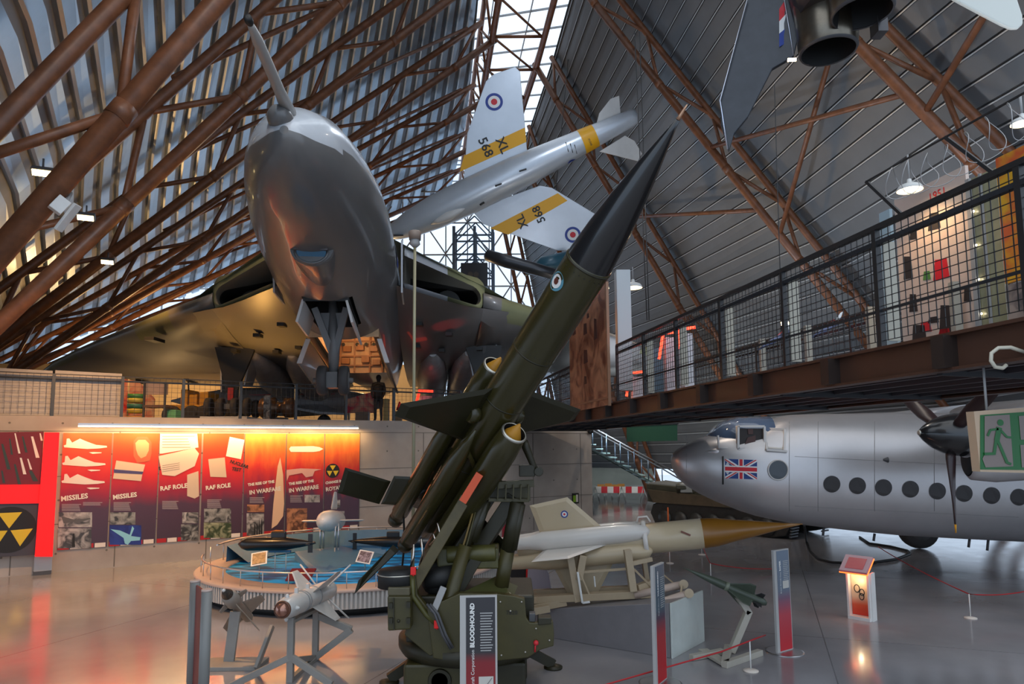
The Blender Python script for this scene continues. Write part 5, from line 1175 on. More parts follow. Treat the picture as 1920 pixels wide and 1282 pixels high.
# cockpit
M_cg = mat('cockpit_glazing', (.10, .14, .22), .08, coat=.6)
cs = [(1328, 815.5, .30), (1336, 806, .50), (1346, 796, .62), (1360, 788, .70), (1376, 783, .74), (1400, 782, .76), (1433, 780.5, .78)]
rings = []
for x, y, w_ in cs:
    top = at(x, y, YC); zb = at(x, 846, YC).z; o = []
    for k in range(17):
        a = PI*k/16; o.append(V((top.x, YC+w_*math.copysign(abs(math.cos(a))**.55, math.cos(a)), zb+(top.z-zb)*abs(math.sin(a))**.6)))
    rings.append(o)
cy = MB().loft(rings, 0, True, True, True, closed=False).build('canopy', M_cg, yk)
def yfr(pts, r, name, par=cy): return MB().path([V(p) for p in pts], r, 6).build(name, M_silw, par)
def cpx(x, y): return yside(x, y, .03) if y > 846 else at(x, y, YC-.82)
yfr([cpx(1382, 798), cpx(1383, 841)], .035, 'canopy_frame'); yfr([cpx(1346, 816), cpx(1348, 841)], .028, 'canopy_frame')
yfr([cpx(1346, 839), cpx(1385, 842)], .03, 'canopy_frame')
wf = MB(); 
for a, b_ in (((1384, 799), (1433, 799)), ((1433, 799), (1434, 843)), ((1434, 843), (1384, 841)), ((1384, 841), (1384, 799))): wf.beam(at(a[0], a[1], YC-.90), at(b_[0], b_[1], YC-.90), .05, .06, (0, 1, 0))
sw = wf.build('side_window_frame', M_silw, yk)
MB().prism([at(1387, 803, YC-.86), at(1431, 803, YC-.86), at(1431, 840, YC-.86), at(1387, 840, YC-.86)], V((0, .02, 0))).build('cockpit_interior', mat('cockpit_dark', (.02, .014, .012), .6), sw)
s_ = MB(); s_.prism([at(1394, 838, YC-.88), at(1416, 840, YC-.88), at(1417, 816, YC-.88), at(1402, 820, YC-.88)], V((0, .02, 0))); s_.prism([at(1402, 804, YC-.88), at(1412, 804, YC-.88), at(1412, 814, YC-.88), at(1403, 814, YC-.88)], V((0, .02, 0)))
s_.build('crew_seat', mat('seat_brown', (.07, .03, .025), .6), sw)
wf = MB()
for a, b_ in (((1437, 803), (1474, 805)), ((1471, 805), (1470, 845)), ((1476, 846), (1437, 843)), ((1437, 843), (1437, 803))): wf.beam(yside(a[0], a[1], .03), yside(b_[0], b_[1], .03), .05, .05, (0, 1, 0))
wf.build('sliding_window_frame', M_silw, yk)
MB().poly([yside(1440, 806, .012), yside(1469, 808, .012), yside(1468, 842, .012), yside(1440, 840, .012)]).build('sliding_pane', mat('pale_pane', (.50, .49, .46), .3), yk)
b = MB()
for pts in ([(1318, 829), (1330, 812), (1345, 816), (1346, 838), (1326, 838)],): b.poly([yside(x, y, .05) for x, y in pts])
MB().lathe([(0, .02), (.25, .10), (.5, .02)], yside(1322, 847, -.02), V((1, -.2, -.02)), 10).build('blister', M_sil, yk)
MB().lathe([(0, .01), (.2, .05), (.36, .05)], yside(1322, 878, -.01), V((1, -.2, 0)), 10).build('blister', M_sil, yk)
b = MB()
for x in (1287, 1480, 1534, 1640, 1752): b.path([yside(x, y, .004) for y in range(815 if x < 1400 else 790, (905 if x < 1400 else 970), 12)], .005, 4)
for y0 in (855, 948): b.path([yside(x, y0+(x-1480)*.05, .004) for x in range(1490, 1920, 30)], .004, 4)
b.build('skin_seam', mat('seam_grey', (.30, .29, .29), .5), yk)
MB().lathe([(0, .03), (.12, .07), (.14, .02)], yside(1655, 862, -.02), V((1, -.1, 0)), 8).build('vent_scoop', M_dgrey, yk)
# inboard engine
eh = at(1797, 812, 13.9); ex = V((1, 0, -.06)).normalized(); eo = at(1722, 811, 13.9); SL = (eh-eo).length
MB().lathe([(0, .01), (.03, .07), (.12, .16), (.3, .29), (.5, .38), (.72, .43), (.86, .44)], eo, ex, 36).build('spinner', M_blackg, yk)
MB().lathe([(-.01, .03), (.0, .05), (.03, .06)], eo, ex, 16).build('spinner_tip', M_alu, yk)
M_bl = mat('blade_dark_mauve', (.035, .018, .018), .35)
for k, an in enumerate((-PI/2, PI/6, 5*PI/6)):
    d = V((0, math.cos(an), math.sin(an))); t = V((0, -d.z, d.y)); hub = eo+ex*.62; rg = []
    for r, c, tw, th_ in ((.30, .09, 1.2, .09), (.5, .13, 1.15, .07), (.9, .15, .85, .045), (1.4, .13, .6, .03), (1.8, .09, .5, .02), (1.96, .03, .45, .01)):
        x = (t*math.cos(tw)+ex*math.sin(tw)); y = x.cross(d); rg.append(MB().ring(hub+d*r, x, y, c, th_, 14))
    b = MB().loft(rg, 0, True, True, True).build('propeller_blade', M_bl, yk)
    MB().loft(rg[-2:], 0, True, True, True).build('blade_tip', M_yellow, b)
    b2 = MB(); b2.loft([[p+(p-hub-d*1.86)*.05 for p in rg[-2]], [p+d*.01 for p in rg[-1]]], 0, True, True, True); b.children[0].data = b2.build('x', M_yellow, b).data
    bpy.data.objects.remove([o for o in b.children if o.name.startswith('x')][0])
no = eo+ex*.90
rg = []
for s, r, dz in ((0, .43, 0), (.3, .47, -.02), (1.0, .53, -.05), (2.2, .58, -.06), (4.5, .55, .0), (6.5, .3, .1)): rg.append(MB().ring(no+ex*s+V((0, 0, dz)), V((0, 1, 0)), V((0, 0, 1)), r, r*1.05, 30))
nc_ = MB().loft(rg, 0, True, True, True).build('engine_nacelle', M_sil, yk)
rg = []
for s, w_, h_, dz in ((.05, .20, .33, -.50), (.12, .26, .38, -.52), (.6, .30, .42, -.50), (1.8, .28, .36, -.42), (3.2, .18, .2, -.3)): rg.append(MB().ring(no+ex*s+V((0, 0, dz)), V((0, 1, 0)), V((0, 0, 1)), w_, h_, 24))
MB().loft(rg, 0, True, False, True).build('radiator_cowl', M_sil, nc_)
MB().loft([MB().ring(no+ex*.04+V((0, 0, -.50)), V((0, 1, 0)), V((0, 0, 1)), .19, .31, 24), MB().ring(no+ex*.03+V((0, 0, -.50)), V((0, 1, 0)), V((0, 0, 1)), .17, .29, 24)], 0, True, True, True).build('radiator_mouth', M_black, nc_)
b = MB()
for k in range(5): b.tube(no+ex*(.45+.16*k)+V((0, -.47, .10)), no+ex*(.53+.16*k)+V((0, -.56, .08)), .035, n=8)
b.build('exhaust_stub', M_dgrey, nc_)
rg = []
for Y, x0, c, z in ((17.2, 11.0, 5.0, 4.05), (13.9, 10.9, 4.7, 4.02), (9.5, 11.3, 4.0, 4.2), (6.0, 11.6, 3.4, 4.35)):
    rg.append([V((x0+c*x, Y, z+.62*naca(x)*.9)) for x in XS][::-1] + [V((x0+c*x, Y, z-.62*naca(x))) for x in XS][1:-1])
MB().loft(rg, 0, True, True, True).build('wing', M_sil, yk)
rg = []
for Y, x0, c, z in ((17.8, 11.0, 5.0, 4.05), (21.1, 10.9, 4.7, 4.02), (26.5, 11.3, 4.0, 4.2)):
    rg.append([V((x0+c*x, Y, z+.62*naca(x)*.9)) for x in XS][::-1] + [V((x0+c*x, Y, z-.62*naca(x))) for x in XS][1:-1])
MB().loft(rg, 0, True, True, True).build('wing', M_sil, yk)
gw = gnd(1724, 1028); wheel(V((gw.x, gw.y, .62)), (0, 1, 0), .62, .40, yk)
lg = MB(); lg.path([V((gw.x, gw.y, .62)), V((gw.x+.1, gw.y, 2.2)), V((gw.x+.2, gw.y, 3.9))], .10, 10); lg.tube(V((gw.x, gw.y-.4, .62)), V((gw.x, gw.y+.4, .62)), .06); lg.build('main_gear_leg', M_leg, yk)
for x, y0, y1 in ((1545, 986, 1004), (1640, 1000, 1014), (1818, 1010, 1026), (1853, 1012, 1032)): MB().tube(at(x, y0, 17.3), at(x-2, y1, 17.3), .03, n=6).build('drain_mast', M_dgrey, yk)
# cable trailing over the floor
b = MB(); b.path([yside(1508, 984, -.05)] + [gnd(x, y)+V((0, 0, .03)) for x, y in ((1512, 1016), (1520, 1036), (1535, 1050), (1560, 1056), (1600, 1058), (1640, 1056), (1680, 1050), (1706, 1040), (1702, 1034), (1670, 1026), (1630, 1020), (1612, 1008))], .035, 8)
tag(b.build('floor_cable', M_black), 'thick black cable looping over the floor below the silver aircraft nose', 'cable')
for x in (1605, 1628, 1650): pass

# ================================================================== SILVER JET TRAINER HANGING BY THE SKYLIGHT
M_hs = mat('trainer_silver', (.58, .62, .67), .30, .35, var=.05, scale=1, coat=.2)
M_hb = mat('trainer_pale_belly', (.62, .60, .57), .4, var=.04)
hc = at(905, 364, 34.5); hd = (hc-CAM).normalized(); hr = hd.cross(V((0, 0, 1))).normalized(); hu = hr.cross(hd).normalized()
Tt = (hr*.902 + hu*.432).normalized(); Sp = (hu*.902 - hr*.432).normalized(); Nb = -hd
SC = (hc-CAM).length/1280.0*1.055
def hp(px, py, e=0.0):                    # photo pixel to the aircraft's own plan plane, offset e toward its belly
    p = onpl(px, py, hc, hd); return p + Nb*e
hj = thing('jet_trainer', 'silver swept-wing jet trainer XL568 with yellow bands, hanging belly-on near the skylight', 'aircraft', hc)
tail = hp(1193, 217); nose = hp(716, 446); HL = (tail-nose).length
pr = [(0, .05), (.3, .26), (.9, .50), (1.8, .72), (3.2, .88), (5, .94), (8, .90), (10, .76), (12, .62), (13.5, .52), (14.6, .44)]
k_ = HL/14.9
MB().lathe([(t*k_, r*k_) for t, r in pr] + [(HL, .38*k_)], nose, (tail-nose), 36).build('fuselage', M_hs, hj)
ax = (tail-nose).normalized()
MB().lathe([(HL-.02, .34*k_), (HL-.2, .30*k_)], nose, ax, 24, cap0=False).build('jet_pipe', M_black, hj)
def hfu(px, py):                          # pixel to the belly side of the fuselage skin
    p = onpl(px, py, hc, hd); t = (p-nose).dot(ax)
    q = p-nose-ax*t; u = q.length
    r = .3
    for i in range(len(pr)-1):
        if pr[i][0]*k_ <= t <= pr[i+1][0]*k_: r = (pr[i][1]+(pr[i+1][1]-pr[i][1])*(t/k_-pr[i][0])/(pr[i+1][0]-pr[i][0]))*k_
    u = min(u, r*.98); return nose + ax*t + (q.normalized()*u if q.length > 1e-5 else q) + Nb*(math.sqrt(max(0, r*r-u*u))+.03)
def hplate(pts, th, name, m, e=0.0): b = MB(); b.prism([hp(x, y, e) for x, y in pts], -Nb*th); return b.build(name, m, hj, .02)
wa = hplate([(869, 338), (876, 250), (911, 152), (926, 139), (966, 125), (975, 134), (984, 232), (990, 302), (900, 346)], .22, 'wing', M_hs)
wb = hplate([(884, 394), (1012, 348), (1035, 352), (1118, 402), (1160, 440), (1150, 466), (1046, 470), (906, 420)], .22, 'wing', M_hs)
def patch(pts, m, name, par, e=.012): b = MB(); b.poly([hp(x, y, e) for x, y in pts]); o = b.build(name, m, par); return o
patch([(870, 292), (984, 239), (987, 266), (862, 322)][::-1], M_yellow, 'yellow_band', wa); patch([(919, 428), (1046, 362), (1064, 376), (953, 440)], M_yellow, 'yellow_band', wb)
def hround(px, py, r, par, ry=None):
    b = MB()
    for rr, mi, e in ((r, 0, .016), (r*.70, 1, .022), (r*.36, 2, .028)): b.poly([hp(px+rr*math.cos(a*PI/14), py+rr*math.sin(a*PI/14), e) for a in range(28)], mi)
    return b.build('roundel', [M_blue, M_rwhite, M_rred], par)
hround(926.5, 191, 16.5, wa); hround(1074, 440, 15, wb)
M_ink = mat('serial_black', (.02, .02, .02), .5)
us = (hp(900, 300)-hp(899, 300)).length
text('serial_lettering', 'XL', hp(929, 262, .03), -Sp, ax, 24*us, M_ink, wa, bold=.01); text('serial_lettering', '568', hp(896, 262, .03), -Sp, ax, 24*us, M_ink, wa, bold=.01)
text('serial_lettering', 'XL', hp(990, 424, .03), Sp, -ax, 22*us, M_ink, wb, bold=.01); text('serial_lettering', '568', hp(1023, 414, .03), Sp, -ax, 22*us, M_ink, wb, bold=.01)
ta = hplate([(1118, 234), (1124, 212), (1145, 185), (1161, 179), (1164, 215), (1166, 224)], .12, 'tailplane', M_hb); tb2 = hplate([(1124, 284), (1172, 254), (1190, 264), (1204, 288), (1196, 302)], .12, 'tailplane', M_hb)
b = MB()
n_ = 16
def fband(t0, t1, rs=1.02, a0=0, a1=2*PI):
    rg = []
    for t in (t0, t1):
        r = [(p_[1]+(q_[1]-p_[1])*(t-p_[0])/(q_[0]-p_[0])) for p_, q_ in zip(pr[:-1], pr[1:]) if p_[0] <= t <= q_[0]][0]*k_*rs
        rg.append(MB().ring(nose+ax*t*k_, Sp, Nb, r, r, 30))
    return rg
MB().loft(fband(11.75, 12.55), 0, True, False, False).build('yellow_band', M_yellow, hj)
b = MB(); q = hfu(1105, 266); text('stencil_lettering', 'XL568', hfu(1099, 262), -Sp, ax, 5*us, M_ink, hj)
for rr, mi, e in ((14, 0, .03), (9.8, 1, .04), (5, 2, .05)): b.poly([hfu(1076+rr*math.cos(a*PI/12)*.9, 308+rr*.62*math.sin(a*PI/12))+Nb*e for a in range(24)], mi)
b.build('fuselage_roundel', [M_blue, M_rwhite, M_rred], hj)
MB().lathe([(-1.0, .02), (-.6, .16), (0, .25), (.6, .16), (1.0, .02)], hfu(842, 404)-Nb*.05, ax, 16).build('belly_blister', M_hb, hj)
b = MB()
for p, q in (((985, 318), (972, 322)), ((940, 345), (928, 349)), ((900, 384), (908, 379))): b.beam(hfu(*p), hfu(*q), .12, .05)
for x, y in ((760, 436), (765, 432)): pass
b.build('belly_slots', M_ink, hj)
b = MB()
for a in ((812, 398), (862, 372), (1050, 278), (1062, 268)): pass
for x in (1058, 1066, 1074): b.beam(hfu(x, 268+(x-1058)*.3), hfu(x+5, 286+(x-1058)*.2), .03, .03)
b.build('panel_lines', M_dgrey, hj)
MB().beam(hfu(741, 440), hfu(758, 440), .05, .3, Nb).build('nose_cross', M_ink, hj)
def cable(p, q, label, r=.03): return tag(MB().tube(p, q, r, n=6).build('hanging_cable', mat('cable_dark', (.05, .05, .05), .5)), label, 'cable', 'suspension cables')
cable(hp(1040, 400, -.5), LR[2].lerp(RR[2], .6)+V((3.0, 0, 0)), 'suspension cable of the trainer from its lower wing', .025)
cable(hp(928, 150, -.3), LR[2]+V((-.6, 0, -1)), 'suspension cable of the trainer from its upper wing tip', .02)
p = at(1213, 600, 20); cable(p, at(1190, 60, 20), 'thin cable running down past the tall missile to the bridge, left of the pair', .016)
cable(at(1217, 600, 20), at(1199, 60, 20), 'thin cable running down past the tall missile to the bridge, right of the pair', .016)
cable(at(1466, 620, 15), at(1452, 160, 15), 'thin cable hanging below the vertical jet to the bridge mesh', .010)
# ================================================================== JET FIGHTER HANGING NOSE-UP, TOP RIGHT
M_lm = mat('fighter_dark_metal', (.085, .083, .088), .32, .55, var=.2, scale=2, rvar=.08)
lt = thing('jet_fighter', 'jet fighter hanging nose-up with two jet nozzles facing down, top right', 'aircraft', at(1590, 60, 10.7))
n1 = at(1553, 96, 11.0); n2 = at(1617, 26, 10.15); n2.z = n1.z+.12
M_noz = mat('nozzle_bronze', (.20, .17, .13), .3, .9, var=.2, scale=4)
for c in (n1, n2):
    z = V((0, 0, 1))
    nz_ = MB().lathe([(0, .44), (.02, .465), (.3, .485), (.9, .52), (1.6, .56)], c, z, 40, cap0=False, cap1=False).build('jet_nozzle', M_noz, lt)
    MB().lathe([(0, .435), (.3, .40), (1.0, .36), (1.2, .01)], c, z, 40, cap0=False, cap1=False).build('jet_pipe', M_black, nz_)
    MB().lathe([(-.015, .425), (-.02, .45), (0.02, .470)], c, z, 40, cap0=False, cap1=False).build('nozzle_rim', M_dgrey, nz_)
cm = (n1+n2)/2; ya = (n2-n1); ya.z = 0; ya.normalize(); xa = V((ya.y, -ya.x, 0)) if V((ya.y, -ya.x, 0)).x > 0 else V((-ya.y, ya.x, 0))
rg = []
for dz, w_, h_ in ((.55, .55, 1.02), (1.2, .66, 1.15), (3, .78, 1.3), (6, .8, 1.35), (9, .75, 1.3), (13, .5, .8), (15, .1, .2)): rg.append(MB().ring(cm+V((0, 0, dz)), xa, ya, w_, h_, 36))
MB().loft(rg, 0, True, True, True).build('fuselage', M_lm, lt)
MB().box(cm+V((.42, -.1, .15))*1.0+xa*.1, (.16, .25, .5)).build('tail_bumper', M_lm, lt)
Yb_ = 11.3
bl_ = [(1365, 279), (1352, 232), (1350, 186), (1366, 130), (1401, 0), (1425, -120), (1530, -180), (1503, 40), (1489, 104), (1448, 128), (1402, 218), (1376, 250), (1367, 282)]
pts = [at(x, y, Yb_ + (1500-x)*.004) for x, y in bl_]
b = MB(); c0 = at(1430, 60, Yb_+.28); n_ = V((0.05, -1, .03)).normalized()
b.prism(pts, V((.03, .10, 0))); fn = b.build('tail_fin', mat('fin_slate', (.045, .05, .06), .4, .2, var=.15), lt, .02)
b = MB()
for k, (m, (y0, y1)) in enumerate(((0, (5, 28)), (1, (28, 51)), (2, (51, 76)))):
    b.poly([at(1461, y0+12, Yb_+.13), at(1461, y1+12, Yb_+.13), at(1474+k*4+4, y1-2, Yb_+.10), at(1470+k*4, y0-2, Yb_+.10)], k)
b.build('fin_flash', [M_rred, M_rwhite, M_blue], fn)
b = MB(); b.path([at(1470, -4, Yb_+.05), at(1488, 104, Yb_+.05)], .010, 6); b.path([at(1401, 0, Yb_+.35), at(1350, 188, Yb_+.55), at(1364, 280, Yb_+.5)], .012, 6); b.build('bright_edge', mat('polished_edge', (.7, .74, .85), .2, .8), fn)
# white wing tip of another hanging aircraft
wp = [(1771, -12), (1800, 4), (1845, 28), (1880, 46), (1897, 53), (1910, 53), (1919, 44), (1918, 28), (1908, -2), (1895, -60), (1760, -60)]
t = thing('hanging_wing', 'rounded white wing tip of an aircraft hanging at the top right corner', 'aircraft', at(1850, 0, 11))
MB().prism([at(x, y, 11.0) for x, y in wp], V((.03, .10, .02))).build('wing_tip', mat('tip_white', (.60, .62, .57), .35), t, .03)
flood(at(1485, 112, 10.9), (-.1, -1, -.5), .16, 'small bright spotlight just below the red white and blue fin flash', 'hall floodlights', s=60)
# grey wing and intake of another hanging jet behind the tall missile
t = thing('hanging_jet', 'dark grey hanging jet with stubby wing, behind the tall missile left of its roundel', 'aircraft', at(980, 510, 33))
MB().loft([MB().ring(at(x, y, 33), V((0, 1, 0)), V((.3, 0, 1)).normalized(), r, r*.9, 16) for x, y, r in ((908, 478, .10), (912, 478, .32), (950, 490, .36), (1000, 503, .34), (1060, 520, .3))], 0, True, True, True).build('fuel_tank', mat('jet_gunmetal', (.06, .06, .065), .3, .5), t)
MB().loft([MB().ring(at(x, y, 35), V((0, 1, 0)), V((.3, 0, 1)).normalized(), r, r*.9, 16) for x, y, r in ((985, 515, .06), (1010, 497, .5), (1060, 492, .7))], 0, True, True, True).build('nose', mat('jet_teal', (.03, .10, .14), .3), t)
# ================================================================== GRAPHIC WALL
M_pst = gradmat('poster_red_lamplit_top', [(0, (.055, .030, .050)), (.34, (.075, .030, .055)), (.46, (.30, .012, .035)), (.62, (.58, .015, .012)), (.85, (.72, .06, .012)), (1, (.74, .10, .02))], noise=.10, nscale=2.5, rough=.4)  # red print; orange top partly paints in the strip lamp's glow
M_pst2 = gradmat('poster_flame_lamplit_top', [(0, (.055, .030, .050)), (.34, (.075, .030, .055)), (.48, (.36, .012, .03)), (.64, (.62, .03, .012)), (.82, (.78, .16, .02)), (1, (.80, .28, .05))], noise=.35, nscale=4, rough=.4)  # flame print; its bright top also paints in the lamp glow
M_pwh = mat('poster_white', (.74, .66, .58), .45); M_pcr = mat('poster_cream', (.60, .46, .34), .5); M_hl = mat('headline_cream', (.74, .70, .60), .5)
M_gp = photomat('grey_picture', (.05, .05, .05), (.46, .44, .42), 3.5); M_gp2 = photomat('dark_picture', (.03, .03, .03), (.30, .30, .28), 4.5); M_bp = photomat('blue_picture', (.01, .02, .16), (.02, .05, .30), 1.5); M_grp = photomat('field_picture', (.03, .05, .015), (.35, .36, .22), 4); M_tkp = photomat('orange_picture', (.10, .04, .02), (.50, .22, .10), 4)
M_fine = mat('poster_small_print', (.40, .34, .36), .6)
def wz(px, py): return wall_pt(px, py).z
zT, zB = 3.80, 0.60
def wp_(px, py, d): return wall_pt(px, py, d)
def wt(px, py=900, d=.04): return (wall_pt(px, py, d)-WA).dot(WE)
def zq(x, y): return (x/4.274, 780+y/4.274)
def zq2(x, y): return (330+x/4.272, 780+y/4.272)
posters = [(113, 207, 'MISSILES', M_pst), (208, 296, 'MISSILES', M_pst), (297, 376, 'RAF ROLE', M_pst), (378, 456, 'RAF ROLE', M_pst), (457, 535, 'IN WARFARE', M_pst2), (536, 607, 'IN WARFARE', M_pst2), (608, 674, 'ROYAL', M_pst2)]
plab = ['red wall banner with three white jets in a column, headed MISSILES, leftmost of the row', 'red wall banner with a pilot face and a tan document, headed MISSILES', 'red wall banner with large white newspaper cuttings at its top, headed RAF ROLE', 'red wall banner with two loose white sheets, headed RAF ROLE',
        'red and orange wall banner with a rocket blast-off plume, headed IN WARFARE', 'red wall banner with a white missile and a pale tank shape, headed IN WARFARE', 'red wall banner with a yellow and black trefoil sign, headed ROYAL, rightmost of the row']
PO = []
for (a, b_, h, m), l in zip(posters, plab):
    ta, tb_2 = wt(a, 905), wt(b_, 905)
    t = thing('wall_banner', l, 'poster', wl((ta+tb_2)/2, zB, .02), 'banners on the concrete wall')
    f = MB().prism([wl(ta+.01, zB, .02), wl(tb_2-.01, zB, .02), wl(tb_2-.01, zT, .02), wl(ta+.01, zT, .02)], WN*.02).build('printed_sheet', m, t)
    ck_ = MB(); n = 4
    for k in range(n): q0 = ta+.02+(tb_2-ta-.04)*k/n; q1 = ta+.02+(tb_2-ta-.04)*(k+.9)/n; ck_.prism([wl(q0, zB+.0, .042), wl(q1, zB+.0, .042), wl(q1, zB+.12, .042), wl(q0, zB+.12, .042)], WN*.003, k % 2)
    ck_.build('checked_strip', [mat('strip_red', (.42, .01, .015), .5), M_pwh], f)
    PO.append((t, f, ta, tb_2))
def ppoly(f, pts, m, name, d=.046, z=zq): b = MB(); b.prism([wp_(*z(*p), d) for p in pts], WN*.002); return b.build(name, m, f)
def head(f, s, px, py, size, tilt=.10, m=M_hl, nm='headline'):
    x = (WE*math.cos(tilt)+V((0, 0, math.sin(tilt)))); y = (V((0, 0, math.cos(tilt)))-WE*math.sin(tilt)); return text(nm, s, wp_(px, py, .049), x, y, size, m, f, wx=.92, bold=.006)
f = [p[1] for p in PO]
jet = [(510, 235), (530, 228), (535, 180), (555, 178), (578, 212), (640, 180), (700, 205), (770, 230), (855, 238), (858, 250), (800, 258), (700, 263), (600, 256), (515, 250)]
for dx, dy in ((0, 0), (-12, 140), (-18, 284)):
    ppoly(f[0], [(x+dx, y+dy) for x, y in jet], M_pwh, 'jet_silhouette')
    ppoly(f[0], [(712+dx, 290+dy), (745+dx, 287+dy), (815+dx, 290+dy), (812+dx, 296+dy), (742+dx, 302+dy)], M_pwh, 'missile_silhouette')
head(f[0], 'MISSILES', *zq(488, 682), 0.190); head(f[1], 'MISSILES', *zq(905, 668), 0.180); head(f[2], 'RAF ROLE', *zq(1284, 598), 0.180); head(f[3], 'RAF ROLE', *zq2(238, 592), 0.175)
head(f[4], 'IN WARFARE', *zq2(588, 628), 0.180); head(f[5], 'IN WARFARE', *zq2(905, 612), 0.180); head(f[6], 'ROYAL', *zq2(1200, 602), 0.180)
head(f[4], 'THE RISE OF THE', *zq2(577, 560), .115); head(f[5], 'THE RISE OF THE', *zq2(905, 553), .115); head(f[6], 'CHANGE IN', *zq2(1198, 545), .115)
fc = [(1085, 215), (1110, 190), (1165, 190), (1195, 220), (1192, 275), (1170, 320), (1130, 338), (1105, 310), (1090, 265)]
ppoly(f[1], [(1070, 200), (1100, 165), (1180, 165), (1215, 210), (1215, 300), (1200, 360), (1100, 375), (1070, 320)], mat('helmet_rust', (.45, .10, .04), .5), 'pilot_helmet', .045)
ppoly(f[1], fc, mat('face_tan', (.62, .30, .16), .5), 'pilot_face', .048)
ppoly(f[1], [(932, 355), (1163, 388), (1140, 470), (1130, 520), (905, 500)], M_pcr, 'document', .047); ppoly(f[1], [(910, 425), (1150, 445), (1140, 466), (915, 455)], mat('ink_blue', (.06, .05, .15), .5), 'writing', .0495)
ppoly(f[2], [(1284, 140), (1580, 140), (1590, 250), (1300, 300), (1278, 300)], M_pwh, 'newspaper', .046); ppoly(f[2], [(1270, 320), (1560, 255), (1595, 300), (1560, 400), (1400, 480), (1300, 470)], mat('newsprint_warm', (.66, .54, .44), .5), 'newspaper', .0475)
ppoly(f[2], [(1500, 470), (1590, 440), (1595, 640), (1560, 660), (1500, 640)], M_pcr, 'newspaper', .046)
nl = MB()
for k in range(5): nl.prism([wp_(*zq(1300, 160+k*22), .049), wp_(*zq(1560-(k*53 % 60), 158+k*22), .049), wp_(*zq(1560-(k*53 % 60), 164+k*22), .049), wp_(*zq(1300, 166+k*22), .049)], WN*.001)
for k in range(4): nl.prism([wp_(*zq(1300, 395+k*16), .0505), wp_(*zq(1440, 372+k*16), .0505), wp_(*zq(1440, 377+k*16), .0505), wp_(*zq(1300, 400+k*16), .0505)], WN*.001)
nl.build('news_print', mat('newsprint_grey', (.28, .22, .18), .6), f[2])
head(f[2], 'DEFENCE', *zq(1275, 432), .13, .2, M_black, 'newspaper_title')
ppoly(f[3], [(430, 165), (548, 190), (520, 345), (400, 320)], mat('sheet_white', (.80, .74, .66), .5), 'loose_sheet', .0475, zq2); ppoly(f[3], [(258, 345), (390, 330), (405, 490), (275, 485)], M_pcr, 'loose_sheet', .046, zq2)
head(f[3], 'NUCLEAR', *zq2(430, 372), .14, -.35, M_black, 'torn_title'); head(f[3], 'TEST', *zq2(445, 432), .14, -.2, M_black, 'torn_title')
ppoly(f[4], [(835, 330), (858, 470), (866, 700), (858, 800), (810, 870), (765, 900), (780, 700), (800, 520), (815, 400)], mat('plume_cream', (.74, .50, .32), .5), 'launch_plume', .046, zq2); ppoly(f[4], [(755, 925), (800, 910), (862, 915), (840, 935), (760, 940)], mat('pad_flame', (.70, .24, .03), .5), 'launch_fire', .048, zq2)
ppoly(f[5], [(905, 262), (920, 243), (1100, 240), (1150, 248), (1180, 262), (1150, 280), (1100, 287), (920, 287)], M_pwh, 'missile_silhouette', .046, zq2); ppoly(f[5], [(885, 430), (1000, 418), (1100, 422), (1165, 425), (1110, 440), (1095, 480), (1040, 490), (1010, 455), (905, 475), (888, 520)], mat('tank_pale', (.66, .36, .30), .5), 'tank_silhouette', .046, zq2)
def trefoil(f_, c, r, d, par=None, e=.004):
    b = MB(); o = wp_(*c, d); b.prism([o+WE*r*math.cos(k*PI/20)+V((0, 0, r*math.sin(k*PI/20))) for k in range(40)], WN*.003, 0)
    for k in range(3):
        a = PI/2+k*2*PI/3
        if True: b.prism([o+WN*e+(WE*math.cos(a+x)+V((0, 0, math.sin(a+x))))*r*q for x, q in ((0, .06), (-PI/6*1.0, .86), (PI/6*1.0, .86))], WN*.003, 1)
    return b.build('trefoil_symbol', [M_black, mat('sign_yellow', (.72, .50, .02), .45)], f_)
trefoil(f[6], zq2(1255, 437), .235, .045)
pics = [(0, zq, (470, 770), (738, 890), M_gp), (0, zq, (462, 898), (732, 1058), M_gp), (1, zq, (882, 770), (1085, 868), M_gp2), (1, zq, (878, 874), (1132, 1030), M_bp), (2, zq2, (50, 770), (178, 858), M_gp), (2, zq2, (40, 866), (178, 995), M_gp2),
        (3, zq2, (225, 740), (440, 848), M_gp2), (3, zq2, (222, 852), (442, 975), M_grp), (4, zq2, (570, 708), (707, 768), M_tkp), (4, zq2, (566, 778), (705, 958), M_gp), (5, zq2, (888, 738), (1050, 930), M_tkp), (5, zq2, (1030, 630), (1152, 690), M_gp), (6, zq2, (1270, 670), (1315, 735), M_gp), (6, zq2, (1290, 760), (1350, 860), M_gp)]
for i, z, a, b_, m in pics: ppoly(f[i], [(a[0], a[1]), (b_[0], a[1]), (b_[0], b_[1]), (a[0], b_[1])], m, 'photograph', .046, z)
ppoly(f[1], [(885, 905), (960, 915), (1040, 950), (1060, 880), (1075, 900), (1050, 960), (1125, 970), (1120, 995), (1050, 1000), (1025, 1030), (1000, 1020), (990, 975)], mat('jet_cyan', (.25, .58, .70), .5), 'jet_picture', .0495)
ppoly(f[0], [(490, 800), (600, 830), (720, 815), (725, 825), (640, 850), (655, 868), (590, 848), (510, 860)], mat('jet_grey', (.10, .10, .10), .5), 'jet_picture', .0495); ppoly(f[0], [(583, 940), (597, 940), (602, 1048), (575, 1050)], M_black, 'rocket_picture', .0495)
for x in (625, 645, 662, 680): ppoly(f[4], [(x, 880), (x+5, 850 if x < 650 else 815), (x+10, 880), (x+12, 950), (x-2, 950)], M_black, 'rocket_picture', .0495, zq2)
